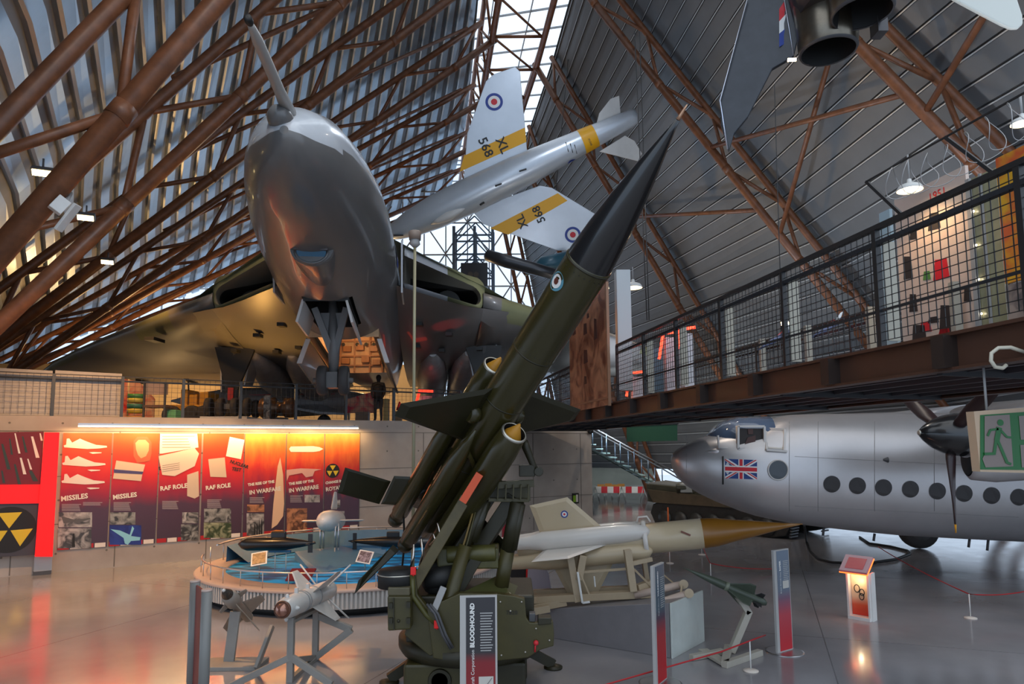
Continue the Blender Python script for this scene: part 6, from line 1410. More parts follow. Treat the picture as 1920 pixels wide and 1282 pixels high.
for i, z, x0, x1, y0, n in ((0, zq, 495, 650, 705, 6), (0, zq, 665, 820, 690, 3), (1, zq, 910, 1050, 690, 7), (2, zq, 1300, 1430, 680, 7), (3, zq2, 250, 365, 668, 7), (4, zq2, 590, 708, 650, 5), (5, zq2, 915, 1015, 635, 6)):
    b = MB()
    for k in range(n): b.prism([wp_(*z(x0, y0+k*10), .045), wp_(*z(x1-(k*37 % 20), y0+k*10), .045), wp_(*z(x1-(k*37 % 20), y0+k*10+4), .045), wp_(*z(x0, y0+k*10+4), .045)], WN*.002)
    b.build('small_print', M_fine, f[i])
# strip lamp over the banners
t0, t1 = wt(146, 805, .3), wt(672, 805, .3)
st = thing('strip_lamp', 'long bright strip lamp along the top of the red wall banners', 'lamp', wl((t0+t1)/2, 3.96, .30))
MB().beam(wl(t0, 4.04, .26), wl(t1, 4.04, .26), .10, .05).build('housing', M_steel, st)
MB().beam(wl(t0, 3.985, .27), wl(t1, 3.985, .27), .07, .035).build('tube', emis('strip_glow', (1, .80, .52), 6.0), st)
b = MB()
for k in range(6): q = t0+(t1-t0)*(k+.5)/6; b.beam(wl(q, 4.05, .0), wl(q, 4.05, .26), .03, .03)
b.build('bracket', M_grey, st)
for k in range(5):
    q0 = t0+(t1-t0)*(k+.5)/5
    light_area('strip_lamp_light', wl(q0, 3.93, .34), wl(q0, 1.6, .0), (1, .62, .26), 34, 2.2, .12)
# red graphic panel group further left
def panel(pts, d, th_, m, name, par): b = MB(); b.prism([wp_(x, y, d) for x, y in pts], WN*th_); return b.build(name, m, par)
t = thing('graphic_panel', 'bright red L-shaped panel frame with dark missile picture and trefoil, at the far left', 'panel', wp_(60, 1040, .2))
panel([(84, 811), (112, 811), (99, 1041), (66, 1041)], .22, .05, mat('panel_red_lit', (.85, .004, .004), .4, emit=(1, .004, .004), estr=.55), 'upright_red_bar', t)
panel([(-60, 909), (84, 908), (78, 943), (-60, 945)], .20, .05, mat('panel_red_lit', (.85, .004, .004), .4), 'red_bar', t)
head(t, 'MISSILES', 2, 928, .12, 0, M_black, 'lettering'); t.children[-1].location += WN*.22
pz_ = panel([(-60, 811), (82, 809), (76, 908), (-60, 910)], .16, .05, mat('panel_crimson', (.16, .008, .012), .45), 'missile_picture', t)
for k, (x0, y0, x1, y1, w_, dk) in enumerate(((2, 832, 16, 880, 7, 1), (17, 822, 22, 852, 4, 1), (27, 812, 36, 850, 4, 0), (41, 818, 49, 848, 5, 1), (58, 818, 70, 858, 7, 0), (74, 812, 78, 826, 4, 0), (26, 870, 36, 908, 6, 1), (37, 858, 46, 889, 6, 0), (51, 860, 58, 880, 4, 0), (54, 882, 66, 902, 10, 1), (2, 882, 7, 905, 5, 1))):
    b = MB(); b.prism([wp_(x0, y0, .213), wp_(x0+w_*.6, y0, .213), wp_(x1+w_*.6, y1, .213), wp_(x1-w_*.4, y1, .213)], WN*.003); b.build('missile_print', mat('print_dark_green', (.03, .05, .04), .5) if dk else M_pwh, pz_)
pd2 = panel([(-60, 945), (76, 940), (66, 1040), (-60, 1046)], .16, .05, mat('panel_slate', (.055, .05, .06), .5), 'trefoil_panel', t)
b = trefoil(pd2, (17, 993), .60, .213); b.rotation_euler = (0, 0, 0)
t2 = thing('panel_column', 'pale grey pillar foot below the red bar at the far left', 'pillar', wp_(80, 1075, .2))
panel([(65, 1041), (98, 1040), (97, 1073), (63, 1076)], .2, .06, M_pale, 'shaft', t2); panel([(62, 1071), (97, 1068), (96, 1078), (62, 1080)], .18, .09, M_dgrey, 'shoe', t2)
tag(MB().box(wp_(0, 0, 0)*0+wl(0, 0, 0)*0+wp_(1079, 934, .04), (.32, .05, .42), Matrix((WE, -WN, V((0, 0, 1)))).transposed()).build('green_notice', M_black, None), 'small green and white notice in a black frame on the bare concrete wall', 'sign')
nb_ = C.objects['green_notice']; ORG[nb_] = V(nb_.location)
b = MB(); c = wp_(1079, 934, .07); b.prism([c-WE*.12-V((0, 0, .15)), c+WE*.02-V((0, 0, .15)), c+WE*.02+V((0, 0, .12)), c-WE*.12+V((0, 0, .12))], WN*.003, 0); b.prism([c+WE*.03-V((0, 0, .15)), c+WE*.13-V((0, 0, .15)), c+WE*.13+V((0, 0, .15)), c+WE*.03+V((0, 0, .15))], WN*.003, 1); b.build('notice_print', [mat('lime_green', (.22, .42, .02), .5), M_pwh], nb_)
tag(MB().sphere(wp_(1107, 808, .17), .13, 14).build('dome_camera', M_black, None), 'black dome camera at the top right corner of the concrete wall', 'camera')

# ================================================================== GALLERY EDGE FENCE
fence = thing('gallery_fence', 'dark mesh safety fence with posts along the top of the concrete wall', 'fence', wl(8, HG, -.12))
M_fp = mat('fence_dark_blue_grey', (.05, .06, .07), .4)
tp = [wt(x, 785, -.12) for x in (-160, -35, 97, 227, 342, 450, 554, 648, 738)]
while tp[-1] < 13.4: tp.append(tp[-1]+2.7)
FH = 1.18
for a, b_ in zip(tp[:-1], tp[1:]):
    w = MB(); n = int((b_-a)/.15)
    for k in range(1, n): q = a+(b_-a)*k/n; w.beam(wl(q, HG+.05, -.12), wl(q, HG+FH, -.12), .007, .007, WE)
    for k in range(9): z = HG+.06+(FH-.06)*k/8; w.beam(wl(a, z, -.12), wl(b_, z, -.12), .007, .007)
    w.build('mesh_panel', M_bst, fence)
for q in tp: MB().beam(wl(q, HG, -.12), wl(q, HG+FH, -.12), .11, .08, WE).build('fence_post', M_fp, fence)
MB().beam(wl(tp[0], HG+FH, -.12), wl(tp[-1], HG+FH, -.12), .02, .025).build('top_wire', M_bst, fence); MB().beam(wl(tp[0], HG+FH-.13, -.16), wl(tp[-1], HG+FH-.13, -.16), .05, .05).build('hand_rail', M_bst, fence)
for x0, x1, l in ((-40, 94, 'blank pale grey board behind the gallery fence, the left one of two'), (99, 225, 'blank pale grey board behind the gallery fence, the right one of two')):
    a, b_ = wt(x0, 780, -.25), wt(x1, 780, -.25); t = thing('blank_board', l, 'board', wl((a+b_)/2, HG, -.25), 'blank gallery boards')
    MB().prism([wl(a, HG+.02, -.25), wl(b_, HG+.02, -.25), wl(b_, HG+1.28, -.25), wl(a, HG+1.30, -.25)], -WN*.04).build('sheet', mat('board_pale_grey', (.40, .38, .36), .5, var=.06), t)
# ------------------------------------------------ things standing on the gallery
def gal(px, Y): p = at(px, 780, Y); return V((p.x, p.y, HG))
M_gy = mat('tug_yellow', (.55, .27, .02), .45, var=.1)
def gbox(px0, px1, Y, z0, z1, dep): a, b_ = gal(px0, Y), gal(px1, Y); return V(((a.x+b_.x)/2, Y+dep/2, HG+(z0+z1)/2)), (b_.x-a.x, dep, z1-z0)
t = thing('yellow_tug', 'yellow aircraft tug with dark wheels on the gallery behind the fence', 'vehicle', gal(370, 24))
MB().box(*gbox(312, 392, 26, .30, .75, 1.6)).build('chassis', M_gy, t, .04)
for a, b_, z in ((337, 350, 1.35), (353, 368, 1.15), (372, 389, 1.25)): MB().box(*gbox(a, b_, 26.2, .7, z, 1.0)).build('bodywork', M_gy, t, .03)
for x in (322, 360, 384): wheel(gal(x, 25.95)+V((0, 0, .36)), (0, 1, 0), .36, .24, t, hub=False)
MB().path([gal(341, 26.1)+V((0, 0, 1.3)), gal(343, 26.1)+V((0, 0, 1.75)), gal(350, 26.1)+V((0, 0, 1.75)), gal(352, 26.1)+V((0, 0, 1.3))], .03, 6).build('roll_bar', M_black, t)
t = thing('wooden_bench_cart', 'pinkish slatted bench with dark frame on the gallery beside the striped drums', 'bench', gal(288, 22.5))
MB().box(*gbox(266, 311, 22.4, .85, 1.25, .08)).build('back_board', mat('bench_pink', (.48, .34, .28), .5), t); MB().box(*gbox(266, 309, 22.2, .42, .50, .6)).build('seat', mat('bench_brown', (.16, .08, .05), .5), t)
for x in (268, 307):
    MB().box(*gbox(x-1.5, x+1.5, 22.2, 0, 1.25, .06)).build('leg', M_dgrey, t)
for k, (z, c) in enumerate(((0, (.45, .20, .04)), (.24, (.50, .36, .04)), (.40, (.03, .16, .10)), (.58, (.48, .40, .05)), (.72, (.05, .22, .05)))):
    o = MB(); q = gal(254, 22.3); o.lathe([(z, .26), (z+.14, .26)], q, V((0, 0, 1)), 20); tag(o.build('striped_drum', mat('drum_%d' % k, c, .45)), '%s ring in the stack of coloured drums left of the pink bench' % ['orange bottom', 'ochre second', 'dark green middle', 'yellow fourth', 'green top'][k], 'drum', 'stacked drums')
tag(MB().box(*gbox(312, 329, 22.6, 0, .36, .4)).build('green_crate', mat('crate_mint', (.14, .42, .20), .5), None, .03), 'mint green crate on the gallery right of the pink bench', 'crate')
t = thing('lit_poster', 'glowing red and orange poster on the gallery behind the drums', 'poster', gal(258, 24))
a, b_ = gal(229, 24.5), gal(288, 25.5); b = MB(); b.prism([a+V((0, 0, .2)), b_+V((0, 0, .2)), b_+V((0, 0, .95)), a.lerp(b_, .45)+V((0, 0, 1.55)), a+V((0, 0, 1.6))], V((0, .06, 0))); b.build('print', photomat('flag_print', (.62, .03, .02), (.80, .48, .30), 1.3), t)
MB().tube(gal(239, 23.2), gal(239, 23.2)+V((0, 0, 1.45)), .03, n=8).build('post', mat('post_brass', (.55, .40, .20), .4), t)
t = thing('aero_engine', 'dark aero engine with round ends on the gallery, right of the bomber wheels', 'engine', gal(512, 23.6))
MB().lathe([(0, .14), (.05, .34), (.5, .36), (.55, .2), (.85, .18), (.9, .34), (1.15, .34), (1.2, .1)], gal(489, 23.6)+V((0, 0, .45)), V((1, -.1, 0)), 20).build('casing', mat('engine_bronze', (.16, .09, .05), .35, .5), t); MB().box(*gbox(492, 532, 23.6, 0, .12, .5)).build('stand', M_dgrey, t)
tag(MB().box(*gbox(493.5, 506, 23.0, .02, .85, .05)).build('notice_board', M_gp2, None), 'small upright notice in front of the aero engine on the gallery', 'sign')
t = thing('person', 'person in dark clothes standing with back turned on the gallery behind the fence', 'person', gal(709, 25.6))
g0 = gal(709, 25.6); M_pc = mat('dark_coat', (.016, .014, .016), .7); M_pt = mat('dark_trousers', (.022, .020, .024), .7); M_skin = mat('skin', (.42, .24, .17), .5); M_hair = mat('dark_hair', (.02, .013, .01), .6)
def body(t, g, S=1.0, face=1):
    J = {}
    def j(n, x, y, z): J[n] = g + V((x, y*face, z))*S
    j('pel', 0, 0, .95); j('waist', 0, 0, 1.12); j('chest', 0, -.01, 1.36); j('neck', 0, 0, 1.50); j('head', 0, .01, 1.66); j('top', 0, .01, 1.74)
    for s, q in ((-1, 'l'), (1, 'r')):
        j(q+'sh', .19*s, 0, 1.43); j(q+'el', .25*s, .0, 1.15); j(q+'wr', .20*s, -.12, .97); j(q+'hd', .17*s, -.16, .90)
        j(q+'hip', .10*s, 0, .90); j(q+'kn', .11*s, -.01, .50); j(q+'an', .12*s, .03, .10); j(q+'to', .13*s, -.14, .04)
    names = list(J); ix = {n: i for i, n in enumerate(names)}
    ed = [('pel', 'waist'), ('waist', 'chest'), ('chest', 'neck'), ('neck', 'head'), ('head', 'top')]
    for q in 'lr': ed += [('chest', q+'sh'), (q+'sh', q+'el'), (q+'el', q+'wr'), (q+'wr', q+'hd'), ('pel', q+'hip'), (q+'hip', q+'kn'), (q+'kn', q+'an'), (q+'an', q+'to')]
    rad = dict(pel=.15, waist=.145, chest=.165, neck=.06, head=.095, top=.075)
    for q in 'lr': rad.update({q+'sh': .075, q+'el': .052, q+'wr': .036, q+'hd': .040, q+'hip': .10, q+'kn': .068, q+'an': .048, q+'to': .042})
    me = bpy.data.meshes.new('body'); me.from_pydata([J[n]-g for n in names], [(ix[a], ix[b]) for a, b in ed], [])
    o = bpy.data.objects.new('body', me); C.objects.link(o); o.parent = t; ORG[o] = g
    sk = o.modifiers.new('skin', 'SKIN'); sk.use_smooth_shade = True
    sv = me.skin_vertices[0] if me.skin_vertices else None
    if not me.skin_vertices: 
        import bmesh
        bm = bmesh.new(); bm.from_mesh(me); bm.verts.layers.skin.verify(); bm.to_mesh(me); bm.free()
    for n in names:
        v = me.skin_vertices[0].data[ix[n]]; r = rad[n]*S; v.radius = (r, r*.8 if n in ('pel', 'waist', 'chest') else r); v.use_root = (n == 'pel')
    sub = o.modifiers.new('sub', 'SUBSURF'); sub.levels = 2; sub.render_levels = 2
    me.materials.append(M_pc)
    c = J['head']
    MB().sphere(c+V((0, .012*face, .02))*S, .108*S, 16, sc=(.92, 1.0, 1.08)).build('hair', M_hair, t)
    MB().lathe([(0, .175*S), (.25*S, .18*S), (.5*S, .205*S), (.58*S, .10*S)], g+V((0, 0, .86))*S, V((0, 0, 1)), 20).build('coat', M_pc, t)
body(t, g0, 1.0)
# more gallery things
t = thing('red_display_frame', 'red-edged display frame lit from inside, on the gallery beside the slim mast', 'display', gal(797, 27.5))
a, b_ = gal(782, 27.5), gal(813, 27.5)
q = MB(); q.beam(at(785, 733, 27.5), at(812, 733, 27.5), .12, .18, (0, 1, 0)); q.beam(at(786, 735, 27.5), at(780, 758, 27.5), .10, .12, (0, 1, 0)); q.build('red_top', emis('dull_red_glow', (1, .05, .02), 1.6), t)
q = MB(); q.beam(at(813, 731, 27.6), V((at(813, 731, 27.6).x, 27.6, HG)), .12, .12, (0, 1, 0)); q.build('frame_post', M_dgrey, t); MB().prism([at(788, 742, 27.7), at(810, 742, 27.7), V((at(810, 742, 27.7).x, 27.7, HG+.02)), V((at(788, 742, 27.7).x, 27.7, HG+.02))], V((0, .05, 0))).build('screen_panel', M_pale, t)
t = thing('glowing_mural', 'glowing red, pink and orange mural on the gallery left of the standing person', 'poster', gal(676, 29)); a, b_ = gal(648, 29.5), gal(702, 29.5)
MB().prism([a+V((0, 0, .55)), b_+V((0, 0, .55)), b_+V((0, 0, 1.5)), a+V((0, 0, 1.15))], V((0, .06, 0))).build('print', photomat('mural_print', (.70, .03, .06), (.85, .55, .32), 1.2), t)
b = MB()
for x in (652, 668, 690): b.box(*gbox(x, x+3, 29.4, 0, .56, .1))
b.build('legs', M_lt, t)
for x0, x1, z, c, l in ((666, 690, .55, (.34, .24, .17), 'low tan cabinet under the glowing mural on the gallery'), (718, 728, 1.0, (.50, .34, .12), 'amber display cabinet right of the standing person'), (736, 752, .5, (.30, .18, .08), 'low brown slatted crate at the fence right of the person')):
    tag(MB().box(*gbox(x0, x1, 28.3 if x0 < 700 else 27.2, 0.0, z, .3)).build('low_cabinet', mat('cab_%d' % x0, c, .5), None, .01), l, 'cabinet', 'gallery cabinets')
q = gal(749, 26.9); tag(MB().lathe([(0, .14), (.32, .03), (.34, .01)], q+V((0, 0, .52)), V((0, 0, 1)), 14).build('warning_cone', M_red), 'red cone on the brown crate right of the standing person', 'cone')
# pale jet parked further back on the gallery
t = thing('parked_jet', 'pale grey jet with a drooped wing parked deep on the gallery behind the nose wheels', 'aircraft', gal(580, 31))
c = gal(520, 32)+V((0, 0, 1.25)); d = V((1, .25, 0)).normalized()
MB().lathe([(-4.6, .03), (-3.6, .35), (-2, .62), (1, .70), (3.2, .55), (4.8, .30)], c, d, 24).build('fuselage', mat('parked_jet_grey', (.38, .36, .35), .4), t)
y_ = V((-d.y, d.x, 0)); MB().prism([c-d*.2-y_*.4-V((0, 0, .2)), c+d*1.9-y_*.4-V((0, 0, .2)), c+d*3.2-y_*2.6-V((0, 0, .75)), c+d*2.0-y_*2.6-V((0, 0, .7))], V((0, 0, .10))).build('wing', mat('parked_wing_pale', (.46, .47, .50), .35), t)
MB().beam(c-d*1.2-y_*.66+V((0, 0, .25)), c+d*2.6-y_*.62+V((0, 0, .35)), .05, .03).build('red_stripe', M_rred, t)
for k in (-2, 2.2): wheel(V((c.x+d.x*k, c.y+d.y*k-.3, HG+.32)), y_, .32, .2, t, hub=False); MB().tube(V((c.x+d.x*k, c.y+d.y*k-.3, HG+.32)), c+d*k, .06).build('gear_leg', M_leg, t)
# rear wall of the gallery
mb = MB(); mb.prism([V((-40, 46, HG)), V((-5.6, 49.2, HG)), V((-5.6, 49.2, 9.3)), V((-40, 46, 9.3))], V((0, .3, 0))); struct(mb.build('wall_far', mat('gallery_wall_cream', (.50, .36, .20), .7, var=.12, scale=.4)))
mb = MB(); mb.prism([V((-2, 58.6, 0)), V((12, 58.6, 0)), V((12, 58.6, 4.0)), V((-2, 58.6, 4.0))], V((0, .3, 0))); struct(mb.build('wall_end', mat('end_wall_olive', (.16, .17, .14), .7, var=.15, scale=.5)))
# ================================================================== TOWER BEHIND THE BOMBER
t = thing('lattice_tower', 'dark steel lattice tower in front of the bright far glazing, above the bomber right wing', 'tower', V((-3.6, 51, HG)))
M_tw = mat('tower_blue_steel', (.10, .14, .19), .4, .5)
xs = [at(x, 500, 51).x for x in (851, 866, 890, 904, 924)]; zt = at(900, 424, 51).z
for x in (xs[0], xs[2], xs[4]):
    for y in (51, 52.6): MB().beam((x, y, HG), (x, y, zt), .22, .22, (0, 1, 0)).build('tower_leg', M_tw, t)
z = 9.0
while z < zt-.3:
    for y in (51, 52.6):
        b = MB(); b.beam((xs[0], y, z), (xs[4], y, z), .12, .12); b.beam((xs[0], y, z), (xs[2], y, z+1.5), .09, .09, (0, 1, 0)); b.beam((xs[4], y, z), (xs[2], y, z+1.5), .09, .09, (0, 1, 0)); b.build('lattice_bracing', M_tw, t)
    z += 1.5
bb_ = MB().box(V(((xs[1]+xs[4])/2-.2, 50.4, at(900, 520, 51).z)), (2.0, .6, 1.8)).build('rocket_engine_bay', mat('engine_bay_dark', (.03, .04, .06), .4), t)
for x, y in ((882, 514), (893, 514), (882, 523), (893, 523)): MB().lathe([(0, .20), (.25, .14), (.4, .05)], at(x, y, 50.05), V((0, 1, 0)), 14).build('rocket_nozzle', M_dgrey, bb_)
# ================================================================== BEHIND THE CONCRETE WALL, RIGHT
t = thing('green_banner', 'plain dark green banner hanging below the bridge, left of the silver aircraft nose', 'banner', at(1222, 826, 24))
MB().prism([at(1175, 799, 24), at(1270, 795, 24), at(1270, 826, 24), at(1175, 828, 24)], V((0, .04, 0))).build('cloth', mat('banner_green', (.002, .055, .022), .6), t); MB().beam(at(1173, 798, 24), at(1272, 794, 24), .05, .05).build('top_bar', M_black, t)
t = thing('staircase', 'steel staircase with pale teal treads descending to the right behind the concrete wall', 'stairs', V((5, 35, 0)))
p0 = at(1108, 852, 35); p1 = at(1212, 905, 35); M_tr = mat('tread_teal', (.32, .46, .46), .4)
n = 13; a = V((p0.x-.6, 35, 3.9)); b_ = V((a.x+4.2, 35, 1.2)); e_ = V((b_.x+1.8, 35, 0.1))
for k in range(n): q = a.lerp(b_, k/(n-1)); MB().box(q+V((0, .9, -.05)), (.36, 1.8, .06)).build('tread', M_tr, t)
for y in (0, 1.8):
    MB().beam(a+V((-.3, y, -.2)), b_+V((.3, y, -.2)), .06, .28, (0, 1, 0)).build('stringer', mat('stair_green', (.06, .10, .09), .45), t)
    MB().path([a+V((-.3, y, .95)), b_+V((.3, y, .95)), e_+V((.3, y, .95))], .035, 8).build('hand_rail', M_dgrey, t)
    for k in range(7): q = a.lerp(b_, k/6); MB().tube(q+V((0, y, -.1)), q+V((0, y, .95)), .03, n=6).build('baluster', M_tw, t)
MB().box(b_+V((.9, .9, -.08)), (1.6, 1.8, .10)).build('landing', mat('stair_green', (.06, .10, .09), .45), t)
for x in (.3, 1.5): MB().box(b_+V((x, .2, -.6)), (.10, .10, 1.1)).build('landing_leg', M_dgrey, t)
# cafe barrier and chairs
t = thing('cafe_barrier', 'red and white checked barrier rail in front of the cafe chairs', 'barrier', gnd(1160, 938))
for k in range(8):
    x0 = 1116+k*11.4; g_1 = gnd(1160, 940).y; MB().prism([at(x0, 912, g_1), at(x0+11.4, 912, g_1), at(x0+11.4, 924, g_1), at(x0, 924, g_1)], V((0, .05, 0))).build('check', M_rred if k % 2 else M_pwh, t)
for x in (1116, 1165, 1206): q = at(x, 912, gnd(1160, 940).y); MB().tube(V((q.x-.2, q.y, 0)), q, .03, n=6).build('leg', M_alu, t); MB().tube(V((q.x+.25, q.y, 0)), q, .03, n=6).build('leg', M_alu, t)
def chair(g, label):
    t = thing('cafe_chair', label, 'chair', g, 'orange cafe chairs'); M_ = mat('chair_orange', (.55, .22, .03), .4)
    MB().box(g+V((0, 0, .46)), (.44, .44, .04)).build('seat', M_, t); MB().box(g+V((0, .2, .75)), (.44, .04, .36)).build('backrest', M_, t)
    for x in (-.18, .18):
        for y in (-.18, .18): MB().tube(g+V((x, y, 0)), g+V((x, y, .46)), .014, n=6).build('leg', M_alu, t)
for x, y, l in ((1128, 936, 'orange cafe chair, leftmost behind the checked barrier'), (1142, 934, 'orange cafe chair, second from the left behind the barrier'), (1154, 937, 'orange cafe chair, third from the left behind the barrier'), (1166, 935, 'orange cafe chair, rightmost behind the checked barrier')): chair(gnd(x, y), l)
# ================================================================== TRACKED VEHICLE
tA_ = gnd(1220, 986); tB_ = gnd(1488, 1013); tvd = (tB_-tA_).normalized(); tvn = V((tvd.y, -tvd.x, 0)); TVL = (tB_-tA_).length
tv = thing('tracked_vehicle', 'camouflaged tracked army vehicle parked behind the silver aircraft nose', 'vehicle', (tA_+tB_)/2)
def tvp(s, d, z): return tA_ + tvd*s - tvn*d + V((0, 0, z))
M_ar = mat('army_dark_green', (.045, .043, .026), .55, var=.3, scale=2); M_tk = mat('track_black', (.014, .013, .012), .6, var=.3, scale=8)
prof = [(.0, .55), (.25, .08), (.7, 0), (TVL-.9, 0), (TVL-.3, .12), (TVL-.0, .6), (TVL-.25, .95), (TVL-.8, 1.05), (.6, 1.05), (.15, .92)]
for dd_ in (0, 2.4):
    k_t = MB().prism([tvp(s, dd_, z) for s, z in prof], -tvn*.5).build('track', M_tk, tv, .03)
    b = MB()
    for k in range(int(TVL/.16)): b.box(tvp(.4+k*.16 if .4+k*.16 < TVL-.4 else TVL-.5, dd_+.25, 1.06), (.10, .5, .05), Matrix((tvd, -tvn, V((0, 0, 1)))).transposed())
    for k in range(9): z = .1+k*.1; b.box(tvp(TVL-.02-.02*abs(k-5), dd_+.25, z), (.06, .52, .05), Matrix((tvd, -tvn, V((0, 0, 1)))).transposed())
    b.build('track_links', M_dgrey, k_t)
for k in range(7): MB().lathe([(0, .30), (.06, .32), (.10, .12)], tvp(.75+k*(TVL-1.7)/6, .0, .38), tvn, 20).build('road_wheel', mat('road_wheel_black', (.03, .028, .025), .5), tv)
MB().prism([tvp(-.2, .1, 1.0), tvp(.2, .1, .95), tvp(TVL-.5, .1, .95), tvp(TVL+.15, .1, 1.05), tvp(TVL-.3, .1, 1.45), tvp(-.25, .1, 1.72)], -tvn*2.7).build('hull', M_ar, tv, .02)
MB().prism([tvp(.2, -.05, .98), tvp(TVL-.6, -.05, .98), tvp(TVL-.6, -.05, 1.22), tvp(-.1, -.05, 1.50)], -tvn*.06).build('side_skirt', mat('army_brown', (.07, .052, .03), .5, var=.3, scale=2), tv)
b = MB()
for k in range(7): b.beam(tvp(-.15+k*.02, .15+k*.16, 1.76+.01*k), tvp(1.25, .15+k*.16, 1.70), .05, .05)
b.build('louvre_grille', mat('grille_grey', (.25, .26, .25), .5), tv)
random.seed(3)
for k in range(26):
    s = 1.4+random.random()*(TVL-2.4); z = 1.72-.045*s; MB().box(tvp(s, .2+random.random()*1.4, z), (.5+random.random()*.6, .3+.3*random.random(), .12+.25*random.random()), Matrix.Rotation(random.random()*3, 3, 'Z') @ Matrix.Rotation(random.random()*.6-.3, 3, 'X')).build('camouflage_net', [M_ar, mat('net_grey', (.26, .27, .26), .7), mat('net_slate', (.05, .07, .08), .7)][k % 3], tv, .04)
o = MB(); q = gnd(1243, 990); o.lathe([(0, .04), (.9, .025), (.92, .01)], V((q.x, q.y-1, 0)), V((0, 0, 1)), 10); tag(o.build('orange_rod', mat('rod_orange', (.62, .12, .02), .5)), 'slim orange marker rod before the tracked vehicle', 'post')
b = MB(); q = gnd(1385, 985); 
# ================================================================== KIOSK, STANCHIONS AND ROPES
g = gnd(1612, 1162); kx = V((math.cos(-.85), math.sin(-.85), 0)); kn = V((math.sin(-.85), -math.cos(-.85), 0)); kR = Matrix((kx, -kn, V((0, 0, 1)))).transposed(); z_ = V((0, 0, 1))
kk = thing('touchscreen_kiosk', 'touchscreen kiosk with a glowing orange-red edge and lit pedestal on the floor', 'kiosk', g)
b = MB()
for s in (-.19, .19): b.box(g+kx*s+z_*.44-kn*.06, (.035, .16, .88), kR)
b.box(g-kn*.13+z_*.44, (.40, .03, .88), kR); b.box(g+z_*.03-kn*.05, (.40, .18, .06), kR); b.box(g+kx*.21-kn*.12+z_*.44, (.05, .18, .88), kR)
pe = b.build('pedestal', M_white, kk)
MB().box(g-kn*.105+z_*.45, (.33, .012, .76), kR).build('lit_back', gradmat('kiosk_back_painted_glow', [(0, (.60, .04, .02)), (.25, (.62, .10, .04)), (.45, (.62, .48, .32)), (1, (.75, .68, .45))]), pe)  # alcove light painted as a cream gradient, red glow at the bottom
b = MB()
for cz, cx, r in ((.56, -.06, .07), (.50, .03, .06), (.42, .02, .06)): b.path([g-kn*.094+z_*(cz+r*math.sin(a*PI/8))+kx*(cx+r*.7*math.cos(a*PI/8)) for a in range(17)], .008, 5, cap=False)
b.build('line_emblem', M_black, pe)
b = MB(); b.box(g-kn*.03+z_*.845, (.30, .05, .015), kR); b.build('lamp_strip', emis('kiosk_lamp', (1, .86, .55), 4), pe)
tl = Matrix.Rotation(.55, 3, kx)
sc = g+z_*1.03+kn*.02; sR = Matrix((kx, (-kn*math.cos(.65)+z_*math.sin(.65)), kx.cross(-kn*math.cos(.65)+z_*math.sin(.65)))).transposed(); sn_ = sR @ V((0, 0, 1))
if sn_.z < 0: sn_ = -sn_
MB().box(sc, (.50, .42, .05), sR).build('screen_body', mat('screen_mauve', (.40, .22, .28), .35), kk); MB().box(sc+sn_*.028, (.33, .28, .006), sR).build('screen', mat('screen_crimson', (.18, .008, .02), .2, emit=(.5, .01, .03), estr=.25), kk)
MB().box(sc-sn_*.032, (.52, .44, .016), sR).build('glow_edge', emis('edge_orange', (1, .15, .02), 3), kk)
lights_point('kiosk_glow', g+kn*.28+z_*.75, (1, .10, .02), .45, .05); lights_point('kiosk_alcove_light', g+z_*.70+kn*.02, (1, .80, .5), 1.3, .04)
def stan(gp_, h, label):
    t = thing('rope_post', label, 'post', gp_, 'rope barrier posts'); MB().lathe([(0, .11), (.015, .11), (.03, .04)], gp_, V((0, 0, 1)), 20).build('base', M_pwh, t); MB().tube(gp_+V((0, 0, .02)), gp_+V((0, 0, h)), .010, n=8).build('rod', M_white, t); return gp_+V((0, 0, h))
q = [stan(gnd(1408, 1258), .43, 'slim white rope post in front of the small green missile stand'), stan(gnd(1333, 1087), .40, 'slim white rope post behind the small green missile'), stan(gnd(1256, 1056), .38, 'slim white rope post below the tan missile nose, left one'), stan(gnd(1316, 1040), .38, 'slim white rope post below the tan missile nose, right one'), stan(gnd(1820, 1159), .45, 'slim white rope post on the open floor at the right')]
M_rope = mat('red_rope', (.45, .01, .015), .6)
def rope(pts, label): return tag(MB().path(pts, .011, 6).build('barrier_rope', M_rope), label, 'rope', 'barrier ropes')
def sag(a, b_, s, n=8): return [a.lerp(b_, k/n)-V((0, 0, s*4*(k/n)*(1-k/n))) for k in range(n+1)]
rope(sag(gnd(1122, 1290)+V((0, 0, .02)), q[0]+V((-.45, -.1, -.12)), .0)+sag(q[0]+V((-.45, -.1, -.12)), q[0], 0)[1:]+[q[0]+V((.22, .25, -.02)), q[0]+V((.45, .6, -.08))], 'red rope on the floor from the launcher to the post before the small green missile')
rope(sag(q[2], q[3], .03)+sag(q[3], q[1], .05)[1:]+sag(q[1], at(1452, 1066, q[1].y+1), .05)[1:], 'red rope behind the small green missile, below the tan nose'); rope(sag(gnd(1648, 1052)+V((0, 0, .4)), q[4], .05)+sag(q[4], gnd(1925, 1150)+V((0, 0, .42)), .04)[1:], 'red rope across the open floor right of the kiosk')
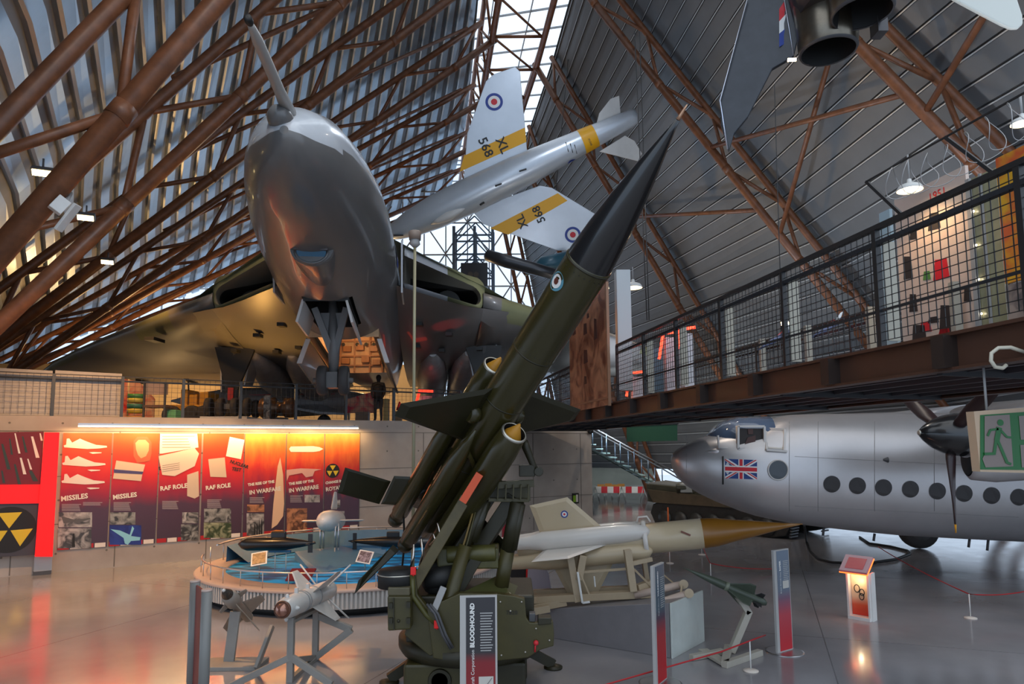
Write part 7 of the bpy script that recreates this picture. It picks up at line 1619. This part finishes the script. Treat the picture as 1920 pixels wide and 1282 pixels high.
# ================================================================== LAMPS ON THE LEFT TRUSSES
flood(at(78, 325, 11.8), (.25, -.6, -.55), .34, 'bright wide floodlight on the nearest left truss', 'hall floodlights', (1, .72, .30), 0, 30)
flood(at(160, 409, 15.0), (.25, -.6, -.55), .36, 'floodlight on the second left truss, below the white projector', 'hall floodlights', (1, .72, .30), 0, 30)
flood(at(201, 492, 22.0), (.25, -.6, -.55), .40, 'small distant floodlight on the third left truss', 'hall floodlights', (1, .72, .30), 0, 30)
t = thing('white_projector', 'white boxy projector with side panel fixed to the nearest left truss', 'projector', at(120, 395, 10.8))
b = MB(); b.beam(at(101, 395, 10.7), at(122, 374, 10.8), .13, .20); b.build('body', M_white, t, .01); MB().beam(at(108, 432, 10.9), at(146, 384, 10.9), .17, .05).build('side_panel', M_white, t, .01); MB().tube(at(122, 385, 10.8), at(133, 362, 11.2), .03, n=8).build('bracket', M_grey, t)
# ================================================================== LAMPS (hall fittings and added fill lamps)
WARM = (1.0, .50, .17); NEUT = (1.0, .86, .72); COOL = (.80, .88, 1.0)
light_spot('truss_flood', at(78, 325, 11.8)+V((.1, -.15, -.15)), V((-7, 13.5, 0)), WARM, 2200, 85, .12)
light_spot('truss_flood', at(160, 409, 15.0)+V((.1, -.2, -.15)), V((-11, 18.5, 1.5)), WARM, 2000, 90, .12)
light_spot('truss_flood', at(201, 492, 22.0)+V((.1, -.2, -.15)), V((-13, 24, HG)), WARM, 700, 110, .12)
for x, y, z, tx_, ty_, tz_, p, c, a in ((-9.2, 23.0, HG+.4, -8.6, 22.8, 8.5, 520, (1, .50, .12), 120), (-14.5, 27, HG+.4, -14, 27, 9, 160, (1, .62, .24), 120)):
    light_spot('gallery_uplight', (x, y, z), (tx_, ty_, tz_), c, p, a, .15)
light_spot('red_display_uplight', (-2.6, 22.6, 4.7), (-2.1, 23.0, 8), (1, .02, .03), 150, 26, .1)
lights_point('bay_lamp', vp(12.6, 0, -1.0), (1, .62, .30), 60, .1)
# unseen uplights added to brighten the two slopes
for p, t_, pw in (((6.5, 20, 4.6), (12, 22, 15), 1500), ((5.0, 30, 4.6), (9, 33, 16), 1700), ((8.0, 12, 4.6), (15, 12, 14), 1200)): light_spot('added_slope_fill', p, t_, COOL, pw, 130, .3)
for p, t_, pw in (((-10.5, 11, 4.2), (-13, 20, 17), 500), ((3.5, 20, 6.0), (-8, 33, 25), 800)): light_spot('added_slope_fill', p, t_, COOL, pw, 85, .3)
# unseen spots added to brighten exhibits, wall and back areas
light_spot('added_fill_spot', (3.5, 18, 17), (-.2, 9.0, 4), NEUT, 500, 40, .2)
light_spot('added_fill_spot', (5.5, 20, 17), (8, 17, 2), NEUT, 650, 55, .2)
light_spot('added_fill_spot', (1.5, 24, 20), (1.5, 12.5, 1), NEUT, 1500, 40, .2)
light_spot('added_fill_spot', (-3.0, 8, 16), (-3.8, 17.0, .5), (.7, .85, 1), 1300, 40, .2)
light_spot('added_fill_spot', (1.2, 26, 22), (-4.5, 14, 9), COOL, 1100, 45, .3)
light_spot('added_fill_spot', (3.0, 16, 15), (0.5, 27.5, 2.2), (1, .78, .56), 1600, 45, .2)
light_spot('added_fill_spot', (7.0, 30, 14), (6, 36, 1), NEUT, 4500, 90, .2)
light_spot('added_fill_spot', (4.6, 33.5, 4.6), (9, 45, 6), (.85, .95, 1), 1500, 120, .3); light_spot('added_fill_spot', (3.6, 19.5, 12), (7.5, 26.3, 1.4), NEUT, 1400, 35, .2)
lights_point('gallery_lamp', (-22, 42, 7.5), (1, .60, .24), 1400, .3); lights_point('gallery_lamp', (-9, 42, 7.5), (1, .66, .32), 1300, .3)
light_spot('added_fill_spot', (2.5, 24, 22), (.5, 34, 18), COOL, 900, 60, .3)
light_spot('added_fill_spot', (-1.5, 3.0, 14), (-4.2, 13, 8.8), NEUT, 900, 50, .3); light_spot('added_fill_spot', (-6, 17, 12), (-10, 26, 5), (1, .66, .36), 900, 70, .2)
bg.inputs['Strength'].default_value = 1.5
